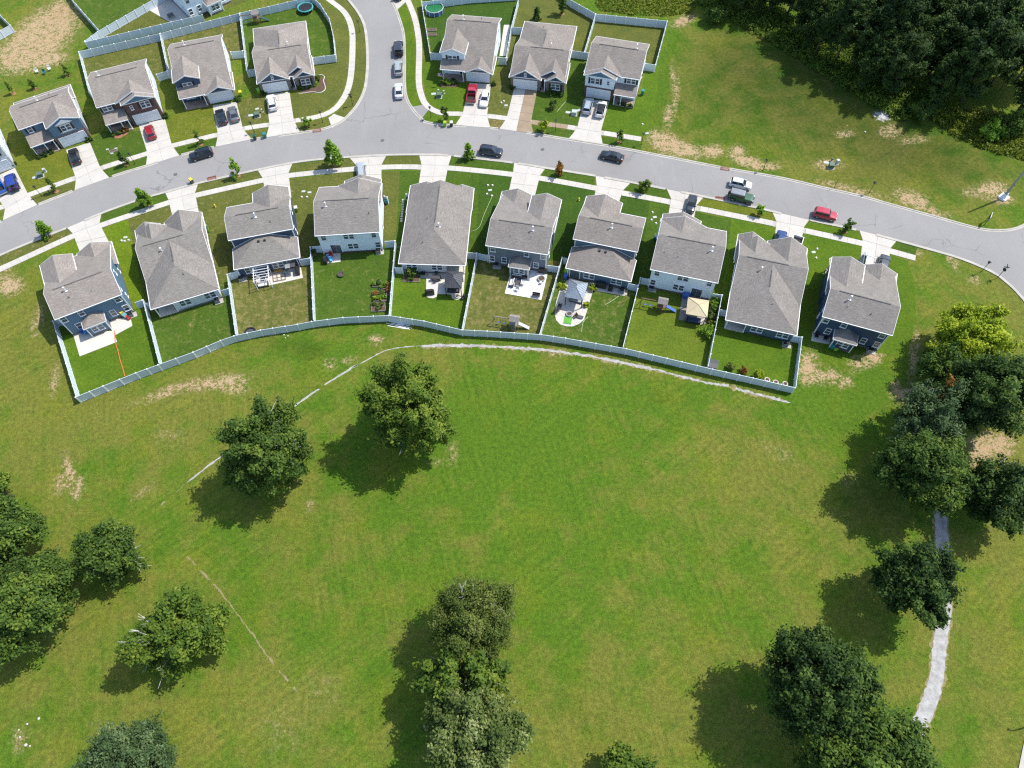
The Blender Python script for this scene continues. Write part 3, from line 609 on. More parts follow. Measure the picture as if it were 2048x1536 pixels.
def gable(parent, lo, hi, ze, axis, a0, a1, mat, pitch=PITCH, name='roof', **k):
    mid = (lo+hi)/2; return vslab(parent, [(lo, ze), (mid, ze+pitch*(hi-lo)/2), (hi, ze)], axis, a0, a1, mat, name, **k)
def gwall(parent, lo, hi, zw, ze, axis, a0, a1, mat, pitch=PITCH, z0=0, inset=.3, name='wall'):
    mid = (lo+hi)/2; l, h = lo+inset, hi-inset; d = pitch*inset - .17
    return part(name, extr([(l, z0), (h, z0), (h, ze+d), (mid, ze+pitch*(hi-lo)/2-.18), (l, ze+d)], axis, a0, a1), mat, parent)
def vents(parent, roof, pts, flue=None):
    for x, y, z in pts: part('vent_pipe', merge(cyl((x, y, z-.1), .05, .5, 8), cyl((x, y, z-.02), .13, .08, 8, .06)), DARKGREY if rng.random() < .4 else STEEL, roof)
    if flue:
        x, y, z = flue; part('flue', merge(cyl((x, y, z-.1), .075, 1.0, 8), cyl((x, y, z+.86), .15, .16, 8), box((x, y, z+.0), (.45, .4, .03))), WHITE, roof)
def corner_boards(parent, pts, h):
    for x, y in pts: part('corner_board', box((x, y, h/2), (.16, .16, h)), WHITE, parent)
def posts(parent, pts, h=2.6):
    for x, y in pts: part('porch_post', merge(box((x, y, .15+h/2), (.16, .16, h)), box((x, y, .25), (.26, .26, .22)), box((x, y, h+.05), (.26, .26, .16))), WHITE, parent)

def house(typ, o, rot, m, label, side, front=None, accent=None, base=FOUND, roofm=SH_GREY, group=None, bump_out=False, patio=True, dx=0, dy=0):
    front = front or side; accent = accent or front
    t = thing('house', label, 'house', (o[0], o[1], 0), R(rot)); PI = math.pi
    X = lambda a, b: tuple(sorted((m*a, m*b)))
    if typ == 'A':        # two-storey rear, long front slope over porch and garage
        prof = [(0, 5.5), (4.5, 5.5+4.5*PITCH), (15.1, 5.5+4.5*PITCH-10.6*PITCH)]; zr = prof[1][1]
        r = vslab(t, prof, 'x', -5.55, 5.55, roofm); zf = lambda y: zr-(y-4.5)*PITCH
        part('ridge_vent', box((0, 4.5, zr+.02), (8.2, .17, .06)), RIDGE, r)
        part('wall', extr([(.35, 0), (12.7, 0), (12.7, zf(12.7)-.17), (4.5, zr-.18), (.35, 5.5+.35*PITCH-.17)], 'x', -5.25, 5.25), side, t)
        a, b = X(-.45, 5.2); part('garage_wall', box(((a+b)/2, 13.65, 1.38), (b-a, 1.9, 2.76)), base if base is not FOUND else front, t)
        lo, hi = X(-5.75, -.3); gable(t, lo, hi, 5.5, 'y', 5.2, 13.1, roofm, rakes=(False, True), name='front_roof'); gwall(t, lo, hi, 5.5, 5.5, 'y', 7, 12.76, front, name='front_wall')
        dwindow(t, m*-3.2, 12.78, 4.05, PI, 1.4, True)
        lo, hi = X(-.25, 5.85); gable(t, lo, hi, 2.98, 'y', 9.6, 15.5, roofm, rakes=(False, True), name='garage_roof', pitch=.46); gwall(t, lo, hi, 2.9, 2.98, 'y', 13.4, 14.78, accent, .46, 2.5, .25, 'gable_wall')
        garage(t, m*2.5, 14.62, PI, 4.9)
        a, b = X(-5.25, -.5); part('porch_floor', box(((a+b)/2, 13.9, .1), (b-a, 2.4, .2)), PORCHF, t); posts(t, [(m*-5.1, 14.75), (m*-.75, 14.75)], 2.5); part('porch_beam', box(((a+b)/2, 14.75, 2.72), (b-a, .2, .2)), WHITE, t)
        door(t, m*-1.3, 12.72, PI); dwindow(t, m*-3.7, 12.72, 1.6, PI, 1.4)
        for x in (-4.6, -1.7, 4.4): window(t, m*x, .34, 4.45, 0)
        for x in (-3.4, 2.4, 4.6): window(t, m*x, .34, 1.75, 0)
        for s in (-1, 1):
            for y, z in ((2.6, 4.3), (6.5, 4.3), (3.2, 1.6), (9.5, 1.6)): window(t, s*5.26, y, z, s*PI/2, .6, 1.1)
        if bump_out:
            lo, hi = X(-2.6, 1.2); cx = (lo+hi)/2; part('sunroom_wall', box((cx, -.55, 1.4), (3.3, 1.9, 2.8)), side, t)
            hw = (hi-lo)/2; V = [(lo, -1.8, 2.75), (hi, -1.8, 2.75), (hi, .36, 2.75), (lo, .36, 2.75), (cx, .36, 3.75)]; V2 = [(x, y, 2.6) for x, y, z in V[:4]]
            rr = part('sunroom_roof', (V+V2, [(0, 1, 4), (1, 2, 4), (3, 0, 4), (0, 5, 6, 1), (1, 6, 7, 2), (3, 8, 5, 0), (5, 8, 7, 6), (2, 7, 8, 3), (2, 3, 4)]), roofm, t, uv=True)
            part('fascia', merge(box((cx, -1.83, 2.68), (hi-lo+.1, .05, .2)), box((lo-.03, -.72, 2.68), (.05, 2.1, .2)), box((hi+.03, -.72, 2.68), (.05, 2.1, .2))), WHITE, rr)
            dwindow(t, cx, -1.51, 1.6, 0, 1.3); corner_boards(t, [(cx-1.62, -1.48), (cx+1.62, -1.48)], 2.7); part('sunroom_base', box((cx, -.55, .22), (3.36, 1.96, .44)), base, t)
        vents(t, r, [(m*-2.2, 2.4, 5.5+2.4*PITCH), (m*1.5, 2.2, 5.5+2.2*PITCH)], (m*-2.2, 3.6, 5.5+3.6*PITCH))
        part('foundation', merge(box((0, 6.5, .2), (10.56, 12.36, .4))), base, t); corner_boards(t, [(-5.2, .4), (5.2, .4)], 5.5)
    elif typ == 'D':      # two-storey, ridge across, storey-high gable over the garage, porch beside it
        dep = 11.7; zr = 5.5+dep/2*PITCH
        r = gable(t, 0, dep, 5.5, 'x', -5.75, 5.75, roofm); part('ridge_vent', box((0, dep/2, zr+.02), (8.2, .17, .06)), RIDGE, r)
        gwall(t, 0, dep, 5.5, 5.5, 'x', -5.45, 5.45, side, inset=.35)
        part('front_cladding', merge(box((0, dep-.32, 2.85), (10.84, .08, 5.3))), front, t)
        lo, hi = X(-2.1, 5.85); gable(t, lo, hi, 5.48, 'y', dep-4.5, dep+.2, roofm, rakes=(False, True), name='upper_roof'); gwall(t, lo, hi, 5.5, 5.48, 'y', dep-3, dep-.12, accent, z0=5.0, name='upper_gable_wall')
        lo, hi = X(-1.05, 5.7); gable(t, lo, hi, 5.5, 'y', dep-4, dep+1.3, roofm, rakes=(False, True), name='garage_roof'); gwall(t, lo, hi, 5.5, 5.5, 'y', dep-2, dep+.95, front, name='garage_wall')
        part('gable_cladding', extr([(lo+.35, 5.3), (hi-.35, 5.3), ((lo+hi)/2, 5.3+PITCH*(hi-lo-.7)/2)], 'y', dep+.955, dep+.99), accent, t); part('gable_band', box(((lo+hi)/2, dep+.99, 5.25), (hi-lo-.6, .07, .14)), WHITE, t)
        part('garage_base', box(((lo+hi)/2, dep+.2, 1.4), (hi-lo-.54, 1.6, 2.8)), base if base is not FOUND else front, t)
        garage(t, m*2.35, dep+1.02, PI, 4.9); dwindow(t, m*3.3, dep+.96, 4.2, PI, 1.4, True); window(t, m*.55, dep+.96, 4.2, PI, .6, 1.0)
        a, b = X(-5.5, -1.0); V = [(a, dep-.3, 3.75), (b, dep-.3, 3.75), (b, dep+2.3, 2.8), (a, dep+2.3, 2.8)]
        pr = part('porch_roof', merge((V + [(x, y, z-.14) for x, y, z in V], [(0, 1, 2, 3), (7, 6, 5, 4), (0, 4, 5, 1), (1, 5, 6, 2), (2, 6, 7, 3), (3, 7, 4, 0)])), roofm, t, uv=True)
        part('gutter', box(((a+b)/2, dep+2.36, 2.72), (b-a, .1, .14)), WHITE, pr); part('porch_beam', box(((a+b)/2, dep+2.0, 2.6), (b-a-.3, .2, .22)), WHITE, t)
        part('porch_floor', box(((a+b)/2, dep+.95, .1), (b-a-.2, 2.5, .2)), PORCHF, t); posts(t, [(m*-5.3, dep+2.0), (m*-2.6, dep+2.0), (m*-1.2, dep+2.0)], 2.4)
        door(t, m*-1.8, dep-.26, PI); dwindow(t, m*-4.0, dep-.27, 1.6, PI, 1.4); dwindow(t, m*-4.0, dep-.27, 4.65, PI, 1.35, True)
        for x, d2 in ((-4.5, 0), (0, 1), (4.5, 0)): (dwindow if d2 else window)(t, m*x, .34, 4.45, 0)
        dwindow(t, m*.3, .34, 1.75, 0); window(t, m*4.8, .34, 1.75, 0); door(t, m*-2.9, .34, 0, True, 1.8)
        for s in (-1, 1):
            for y, z in ((3, 4.3), (7.5, 4.3), (5.0, 1.6)): window(t, s*5.46, y, z, s*PI/2, .6, 1.1)
        vents(t, r, [(m*1.6, 2.8, 5.5+2.8*PITCH), (m*4.0, 3.2, 5.5+3.2*PITCH)], (m*-3.6, 4.9, 5.5+4.9*PITCH))
        part('foundation', box((0, dep/2, .2), (10.96, dep-.62, .4)), base, t); corner_boards(t, [(-5.4, .38), (5.4, .38), (m*-5.4, dep-.36)], 5.5)
    elif typ == 'C':      # two-storey front, one-storey hipped rear
        dep = 8.0; zr = 5.5+dep/2*PITCH
        r = gable(t, 0, dep, 5.5, 'x', -5.75, 5.75, roofm); part('ridge_vent', box((0, dep/2, zr+.02), (7.6, .17, .06)), RIDGE, r)
        gwall(t, 0, dep, 5.5, 5.5, 'x', -5.45, 5.45, side, inset=.3); part('front_cladding', box((0, dep-.28, 2.85), (10.84, .08, 5.3)), front, t)
        lo, hi = X(-.95, 5.65); gable(t, lo, hi, 5.5, 'y', 4.6, 10.5, roofm, rakes=(False, True), name='garage_roof'); gwall(t, lo, hi, 5.5, 5.5, 'y', 6, 10.2, front, name='garage_wall')
        bx0 = (lo+hi)/2; part('bay_cladding', merge(box((bx0, 10.23, 4.2), (2.9, .1, 2.1))), accent, t); part('bay_gable', extr([(bx0-1.7, 5.2), (bx0+1.7, 5.2), (bx0, 6.1)], 'y', 10.2, 10.34), WHITE, t)
        part('garage_base', box((bx0, 9.3, 1.4), (hi-lo-.54, 1.9, 2.8)), base, t); garage(t, m*2.35, 10.27, PI, 4.9); dwindow(t, bx0, 10.29, 4.2, PI, 1.4, True)
        a, b = X(-5.5, -.9); V = [(a, dep-.3, 3.75), (b, dep-.3, 3.75), (b, dep+2.5, 2.8), (a, dep+2.5, 2.8)]
        pr = part('porch_roof', (V + [(x, y, z-.14) for x, y, z in V], [(0, 1, 2, 3), (7, 6, 5, 4), (0, 4, 5, 1), (1, 5, 6, 2), (2, 6, 7, 3), (3, 7, 4, 0)]), roofm, t, uv=True)
        part('gutter', box(((a+b)/2, dep+2.56, 2.72), (b-a, .1, .14)), WHITE, pr); part('porch_floor', box(((a+b)/2, dep+1.1, .1), (b-a-.2, 2.8, .2)), PORCHF, t); posts(t, [(m*-5.3, dep+2.2), (m*-3.0, dep+2.2), (m*-1.2, dep+2.2)], 2.4)
        door(t, m*-1.7, dep-.22, PI); dwindow(t, m*-3.8, dep-.23, 1.6, PI, 1.4); window(t, m*-4.0, dep-.23, 4.6, PI, .95, 1.35, True)
        ze = 2.98; zt = ze+5.0*PITCH; V = [(-5.8, -4.65, ze), (5.8, -4.65, ze), (5.8, .33, ze), (.82, .33, zt), (-.82, .33, zt), (-5.8, .33, ze)]
        lr = part('rear_roof', (V + [(x, y, ze-.16) for x, y, z in V], [(0, 1, 3, 4), (1, 2, 3), (0, 4, 5), (0, 6, 7, 1), (1, 7, 8, 2), (5, 11, 6, 0), (6, 11, 10, 9, 8, 7), (2, 8, 9, 3), (3, 9, 10, 4), (4, 10, 11, 5)]), roofm, t, uv=True)
        part('gutter', merge(box((0, -4.71, ze-.1), (11.8, .11, .13)), box((-5.86, -2.2, ze-.1), (.11, 4.9, .13)), box((5.86, -2.2, ze-.1), (.11, 4.9, .13))), WHITE, lr)
        part('rear_flashing', merge(*[tube([(s*5.75, .26, ze+.05), (s*.85, .26, zt+.03)], .05, 4) for s in (-1, 1)]), WHITE, lr)
        part('rear_wall', box((0, -2.0, 1.42), (11.0, 4.6, 2.84)), side, t)
        dwindow(t, m*-3.3, -4.31, 1.65, 0, 1.4); dwindow(t, m*1.6, -4.31, 1.65, 0, 1.4); door(t, m*4.2, -4.31, 0, True, 1.7)
        for k in (-.75, .35): part('box_vent', box((k, -.75, ze+3.9*PITCH+.06), (.4, .35, .18)), BLACK, lr)
        vents(t, lr, [(m*-4.6, -.9, ze+.25), (m*-2.9, -1.4, ze+2.7*PITCH), (m*4.4, .0, ze+1.2*PITCH)]); vents(t, r, [(m*2.0, 1.8, 5.5+1.8*PITCH)], (m*-.4, 3.1, 5.5+3.1*PITCH))
        for s in (-1, 1):
            for y, z in ((2.2, 4.3), (5.5, 4.3), (3.0, 1.6)): window(t, s*5.46, y, z, s*PI/2, .6, 1.1)
        part('foundation', merge(box((0, dep/2, .2), (10.96, dep-.55, .4)), box((0, -2.0, .2), (11.06, 4.66, .39))), base, t); corner_boards(t, [(-5.46, -4.25), (5.46, -4.25)], 2.85); corner_boards(t, [(-5.4, .33), (5.4, .33)], 5.5)
    elif typ == 'B':      # one-storey, ridge across the front, long hipped rear, front gables
        W_, ze = 5.85, 2.98; zr = ze+6.2*PITCH; zh = ze+W_*PITCH
        r = gable(t, 6.0, 18.4, ze, 'x', -W_, W_, roofm); part('ridge_vent', merge(box((-1.0, 12.2, zr+.02), (7.0, .17, .06)), box((0, 8.6, zh+.02), (.17, 3.6, .06))), RIDGE, r)
        V = [(-W_, 0, ze), (W_, 0, ze), (W_, 12.6, ze), (-W_, 12.6, ze), (0, W_, zh), (0, 12.6, zh)]
        rr = part('rear_roof', (V + [(x, y, ze-.16) for x, y, z in V[:4]], [(0, 1, 4), (1, 2, 5, 4), (3, 0, 4, 5), (0, 6, 7, 1), (1, 7, 8, 2), (3, 9, 6, 0), (6, 9, 8, 7), (2, 8, 9, 3), (2, 3, 5)]), roofm, t, uv=True)
        part('gutter', merge(box((0, -.06, ze-.1), (2*W_+.2, .11, .13)), *[box((s*(W_+.06), 6.1, ze-.1), (.11, 12.2, .13)) for s in (-1, 1)]), WHITE, rr)
        nx0 = -5.5*m; nx1 = -2.2*m
        foot = [(nx1, .35), (5.5*m, .35), (5.5*m, 17.9), (-5.5*m, 17.9), (-5.5*m, 3.0), (nx1, 3.0)] if patio else [(-5.5, .35), (5.5, .35), (5.5, 17.9), (-5.5, 17.9)]
        part('wall', extr(foot, 'z', 0, 2.86), side, t); gwall(t, 6.0, 18.4, ze, ze, 'x', -5.5, 5.5, side, z0=2.5, name='gable_wall')
        if patio:
            part('patio_floor', box(((nx0+nx1)/2, 1.6, .1), (3.3, 2.7, .2)), PATIO, t); posts(t, [(nx0+.1*m, .45), (nx1-.1*m, .45)], 2.5); part('patio_beam', box(((nx0+nx1)/2, .45, 2.72), (3.4, .22, .22)), WHITE, t); door(t, (nx0+nx1)/2, 2.98, 0, True, 1.9)
        dwindow(t, m*-.4, .34, 1.75, 0); dwindow(t, m*3.9, .34, 1.75, 0)
        lo, hi = X(-.9, 5.95); gable(t, lo, hi, ze+.01, 'y', 12.5, 19.2, roofm, .6, rakes=(False, True), name='garage_roof'); gwall(t, lo, hi, ze, ze, 'y', 17, 18.85, front, .6, 0, .3, 'garage_wall')
        gc = (lo+hi)/2; part('gable_cladding', extr([(lo+.5, 2.95), (hi-.5, 2.95), (gc, 2.95+.6*(hi-lo-1)/2)], 'y', 18.855, 18.89), accent, t); part('gable_band', box((gc, 18.9, 2.9), (hi-lo-.4, .07, .16)), WHITE, t); window(t, gc, 18.9, 3.75, PI, .5, .9)
        garage(t, gc, 18.92, PI, 4.9)
        lo, hi = X(-6.1, -.1); gable(t, lo, hi, ze+.02, 'y', 12.6, 18.15, roofm, .6, rakes=(False, True), name='middle_roof'); gwall(t, lo, hi, ze, ze+.02, 'y', 15, 17.8, accent, .6, 2.5, .3, 'middle_gable_wall')
        lo, hi = X(-6.2, -1.75); gable(t, lo, hi, ze+.015, 'y', 13.5, 19.3, roofm, .6, rakes=(False, True), name='side_roof'); gwall(t, lo, hi, ze, ze, 'y', 17, 18.95, front, .6, 0, .3, 'side_wall')
        sc_ = (lo+hi)/2; part('gable_cladding', extr([(lo+.5, 2.95), (hi-.5, 2.95), (sc_, 2.95+.6*(hi-lo-1)/2)], 'y', 18.955, 18.99), accent, t); part('gable_band', box((sc_, 19.0, 2.9), (hi-lo-.4, .07, .16)), WHITE, t); dwindow(t, sc_, 18.96, 1.55, PI, 1.4, True)
        door(t, m*-1.25, 17.92, PI); posts(t, [(m*-1.6, 18.7)], 2.5); part('porch_floor', box((m*-1.3, 18.5, .1), (1.0, 1.2, .2)), PORCHF, t)
        for s in (-1, 1):
            for y in (4.5, 8.5, 14): window(t, s*5.51, y, 1.7, s*PI/2, .8, 1.2)
        vents(t, rr, [(m*3.6, 9.0, ze+2.2*PITCH), (m*1.0, 4.0, ze+4.0*PITCH)], (m*-1.7, 10.5, ze+4.1*PITCH))
        part('foundation', extr([(x*1.006, y) for x, y in foot], 'z', 0, .35), base, t)
    elif typ == 'E':      # one-storey, ridge front to back, hipped rear, small front gables
        W_, ze = 5.95, 2.98; zh = ze+W_*PITCH
        V = [(-W_, 0, ze), (W_, 0, ze), (W_, 18.0, ze), (-W_, 18.0, ze), (0, W_, zh), (0, 18.0, zh)]
        r = part('roof', (V + [(x, y, ze-.16) for x, y, z in V[:4]], [(0, 1, 4), (1, 2, 5, 4), (3, 0, 4, 5), (0, 6, 7, 1), (1, 7, 8, 2), (3, 9, 6, 0), (6, 9, 8, 7), (2, 8, 9, 3), (2, 3, 5)]), roofm, t, uv=True)
        part('gutter', merge(box((0, -.06, ze-.1), (2*W_+.2, .11, .13)), *[box((s*(W_+.06), 9.0, ze-.1), (.11, 18.0, .13)) for s in (-1, 1)]), WHITE, r); part('ridge_vent', box((0, 12.0, zh+.02), (.17, 9, .06)), RIDGE, r)
        foot = [(-5.6, .35), (2.4, .35), (2.4, 3.0), (5.6, 3.0), (5.6, 17.6), (-5.6, 17.6)]
        part('wall', extr(foot, 'z', 0, 2.86), side, t); gwall(t, -W_, W_, ze, ze, 'y', 14, 17.7, side, z0=2.5, name='gable_wall', inset=.35)
        part('patio_floor', box((4.0, 1.6, .1), (3.2, 2.7, .2)), PATIO, t); posts(t, [(5.5, .45)], 2.5); part('patio_beam', box((4.0, .45, 2.72), (3.3, .22, .22)), WHITE, t); door(t, 4.0, 2.98, 0, True, 1.9)
        dwindow(t, -3.8, .34, 1.75, 0); dwindow(t, .7, .34, 1.75, 0)
        gable(t, -6.05, .5, ze+.01, 'y', 12, 18.9, roofm, .36, rakes=(False, True), name='garage_roof'); gwall(t, -6.05, .5, ze, ze, 'y', 17, 18.5, front, .36, 0, .4, 'garage_wall'); garage(t, -2.8, 18.53, PI, 4.9)
        gable(t, 1.7, 6.05, ze+.01, 'y', 13, 18.6, roofm, .4, rakes=(False, True), name='side_roof'); gwall(t, 1.7, 6.05, ze, ze, 'y', 17, 18.2, front, .4, 0, .4, 'side_wall'); dwindow(t, 3.9, 18.22, 1.6, PI, 1.4, True); door(t, 1.1, 17.62, PI)
        vents(t, r, [(-1.6, 9.0, ze+4.2*PITCH), (-2.6, 5.8, ze+3.2*PITCH), (-1.9, 3.6, ze+3.5*PITCH)], (.8, 6.9, zh-.4))
        for s in (-1, 1):
            for y in (4.5, 8.5, 14): window(t, s*5.61, y, 1.7, s*PI/2, .8, 1.2)
        part('foundation', extr([(x*1.006, y) for x, y in foot], 'z', 0, .35), base, t)
    return t
S = lambda n, c: siding('siding_' + n, c)
SLATE, PALEG, NAVY, WHITES, LGREY = S('slate_blue', (.100, .180, .265)), S('pale_grey', (.62, .65, .67)), S('navy', (.040, .072, .125)), S('white', (.72, .80, .85)), S('light_grey', (.52, .54, .56))
GREYB, MIDB, TEALG, DKN, TANS = S('grey_blue', (.14, .175, .205)), S('mid_blue', (.10, .16, .215)), S('dark_teal', (.075, .13, .155)), S('dark_navy', (.032, .064, .125)), S('tan', (.42, .40, .37))
HS = {}
HS['H1'] = house('A', (-70.87, 73.45), 26.07, 1, 'slate-blue two-storey house with concrete patio at the left end of the lower row', SLATE, roofm=SH_TAN, bump_out=True)
HS['H2'] = house('B', (-56.2, 76.39), 19.92, 1, 'pale grey one-storey house with long hipped roof and orange hose next door on its left', PALEG, roofm=SH_GREY)
HS['H3'] = house('C', (-44.02, 88.35), 11.67, 1, 'navy house with low hipped rear roof and white pergola behind it', NAVY, roofm=SH_GREY)
HS['H4'] = house('D', (-28.59, 87.94), 2.39, 1, 'white two-storey house with raised vegetable beds in its back garden', WHITES, base=BRICKD, roofm=SH_GREY)
HS['H5'] = house('E', (-13.6, 82.52), -4.21, 1, 'light grey one-storey house with dark metal gazebo behind it', LGREY, roofm=SH_GREY)
HS['H6'] = house('A', (1.47, 83.17), -12.82, -1, 'grey-blue two-storey house with white patio sofas behind it', GREYB, roofm=SH_GREY, bump_out=True)
HS['H7'] = house('C', (16.99, 83.66), -17.06, -1, 'mid-blue house with low hipped rear roof and silver gazebo behind it', MIDB, roofm=SH_BROWN)
HS['H8'] = house('D', (29.79, 76.43), -16.73, -1, 'white two-storey house with beige canopy gazebo behind it', WHITES, roofm=SH_GREY)
HS['H9'] = house('B', (41.84, 67.19), -17.43, 1, 'dark teal one-storey house with hipped roof at the last fenced plot on the right', TEALG, roofm=SH_GREY)
HS['H10'] = house('A', (56.4, 65.31), -21.51, 1, 'dark navy two-storey house without a fence at the right end of the lower row', DKN, roofm=SH_GREY, bump_out=True)
_q = P(33, 334); _a = R(31); HS['N0'] = house('D', (_q.x-(5.45*math.cos(_a)+12.65*math.sin(_a)), _q.y-(5.45*math.sin(_a)-12.65*math.cos(_a))), 180+31, -1, 'house cut by the left photo edge, two blue vehicles on its driveway', WHITES, LGREY, roofm=SH_TAN)
HS['N1'] = house('C', (-95.1, 127.1), 180+28.17, -1, 'slate two-storey house with stone garage front, second from the left in the upper row', PALEG, SLATE, TANS, STONEW, SH_TAN)
HS['N2'] = house('D', (-81.14, 136.2), 180+20.26, -1, 'house with dark red brick front and red car on its driveway', WHITES, BRICKD, SLATE, BRICKD, SH_TAN)
HS['N3'] = house('A', (-66.25, 144.3), 180+14.76, -1, 'house with navy front gable and two dark cars on its driveway', WHITES, NAVY, NAVY, BRICKG, SH_TAN)
HS['N4'] = house('B', (-50.09, 152.4), 180+11.29, 1, 'one-storey corner house with navy gables and playset behind it', WHITES, BRICKG, NAVY, BRICKG, SH_TAN, patio=False)
HS['N5'] = house('A', (-5.54, 149.6), 180-9.33, -1, 'pale blue two-storey house with red pickup on its driveway', WHITES, WHITES, WHITES, BRICKG, SH_BROWN)
HS['N6'] = house('B', (10.9, 150.0), 180-11.64, 1, 'one-storey house with navy gables and half-stained driveway', WHITES, BRICKG, NAVY, BRICKG, SH_BROWN, patio=False)
HS['N7'] = house('D', (25.73, 139.95), 180-16.33, 1, 'white two-storey house at the right end of the upper row', WHITES, WHITES, SLATE, BRICKD, SH_BROWN)
_p = P(404, -14, 5.5)
HS['T'] = house('A', (_p.x, _p.y+1.5), 38, -1, 'white house cut by the top edge with dark stained patio', WHITES, roofm=SH_TAN, bump_out=True)

# ------------------------------------------------------------------ fences
PANEL = mesh('panel', merge(box((.5, 0, .93), (1.0, .03, 1.62)), box((.5, 0, 1.77), (1.0, .07, .12)), box((.5, 0, .15), (1.0, .07, .16))), VINYL)
POST = mesh('post', merge(box((0, 0, .93), (.175, .175, 1.86)), ([(-.11, -.11, 1.86), (.11, -.11, 1.86), (.11, .11, 1.86), (-.11, .11, 1.86), (0, 0, 1.96)], [(0, 1, 4), (1, 2, 4), (2, 3, 4), (3, 0, 4), (3, 2, 1, 0)])), WHITE)
def fence(pts, label, z=1.83, group='white vinyl fences', pl=2.4, first=True, last=True):
    w = [P(a, b, z) for a, b in pts]
    for q in w: q.z = 0
    t = thing('fence', label, 'fence', w[0]); o = w[0].copy()
    for k, (a, b) in enumerate(zip(w[:-1], w[1:])):
        d = b-a; L = d.length; n = max(1, round(L/pl)); an = math.atan2(d.y, d.x)
        for i in range(n):
            s = a + d*(i/n) - o
            if first or k or i: link('post', POST, t, s, an)
            e = link('panel', PANEL, t, s + d.normalized()*.065, an); e.scale = (max(.05, L/n-.13), 1, 1)
    if last: link('post', POST, t, w[-1]-o, an)
    return t
rearb = [(162.6, 805), (216.8, 783), (281, 757), (325, 741), (394, 716), (448, 693), (474.6, 683.6), (527, 672), (600, 660.7), (628, 655), (690, 647), (780, 643), (850, 654), (925, 671.5), (975, 674), (1082, 681), (1130, 688), (1250, 709), (1330, 728), (1420, 749.5), (1500, 767), (1583, 786.4)]
_cut = [0, 3, 6, 9, 11, 13, 15, 17, 19, 21]; _nm = ['first', 'second', 'third', 'fourth', 'fifth', 'sixth', 'seventh', 'eighth', 'ninth']
for i in range(9): fence(rearb[_cut[i]:_cut[i+1]+1], 'white back fence run of the %s plot from the left, lower row' % _nm[i], 0, last=(i == 8))
fence([(105.5, 642), (152.4, 795)], 'white side fence at the far left of the lower row', 1.83, last=False)
for i, (a, b) in enumerate([((285.7, 600), (318, 727)), ((454, 549), (471, 669)), ((620, 494), (626.5, 640)), ((790, 481.5), (778, 629)), ((953.6, 506), (924, 657)), ((1124.4, 514.5), (1079, 669)), ((1281, 555.5), (1246, 694)), ((1444.5, 590), (1416.5, 733)), ((1604.5, 674.4), (1592, 774))]):
    fence([a, b], 'white side fence on the right of the %s plot, lower row' % _nm[i], last=False)
for a, b, l in [((107, 641), (128, 637), 'left of the first house'), ((268, 605.5), (284, 600), 'right of the first house'), ((289, 607), (302, 604), 'left of the second house'), ((442, 581), (455.5, 577), 'right of the second house'), ((455, 548), (474, 542), 'left of the third house'), ((600, 519), (618.5, 516), 'right of the third house'),
                ((622, 493), (640, 492), 'left of the fourth house'), ((768, 482.7), (789, 481.5), 'right of the fourth house'), ((788, 534.6), (804, 534.8), 'left of the fifth house'), ((934, 505), (952.6, 506), 'right of the fifth house'), ((955, 506.4), (975, 510.2), 'left of the sixth house'), ((1094, 530.3), (1118, 533.5), 'right of the sixth house'),
                ((1126, 515), (1138.5, 517.5), 'left of the seventh house'), ((1257, 566.8), (1276, 570.4), 'right of the seventh house'), ((1282.5, 555.3), (1298, 558.3), 'left of the eighth house'), ((1425, 587), (1443.5, 590), 'right of the eighth house'), ((1440, 619.3), (1455, 620.7), 'left of the ninth house'), ((1585, 671.8), (1603.5, 674.2), 'right of the ninth house')]:
    fence([a, b], 'short white fence return %s, lower row' % l, first=False)
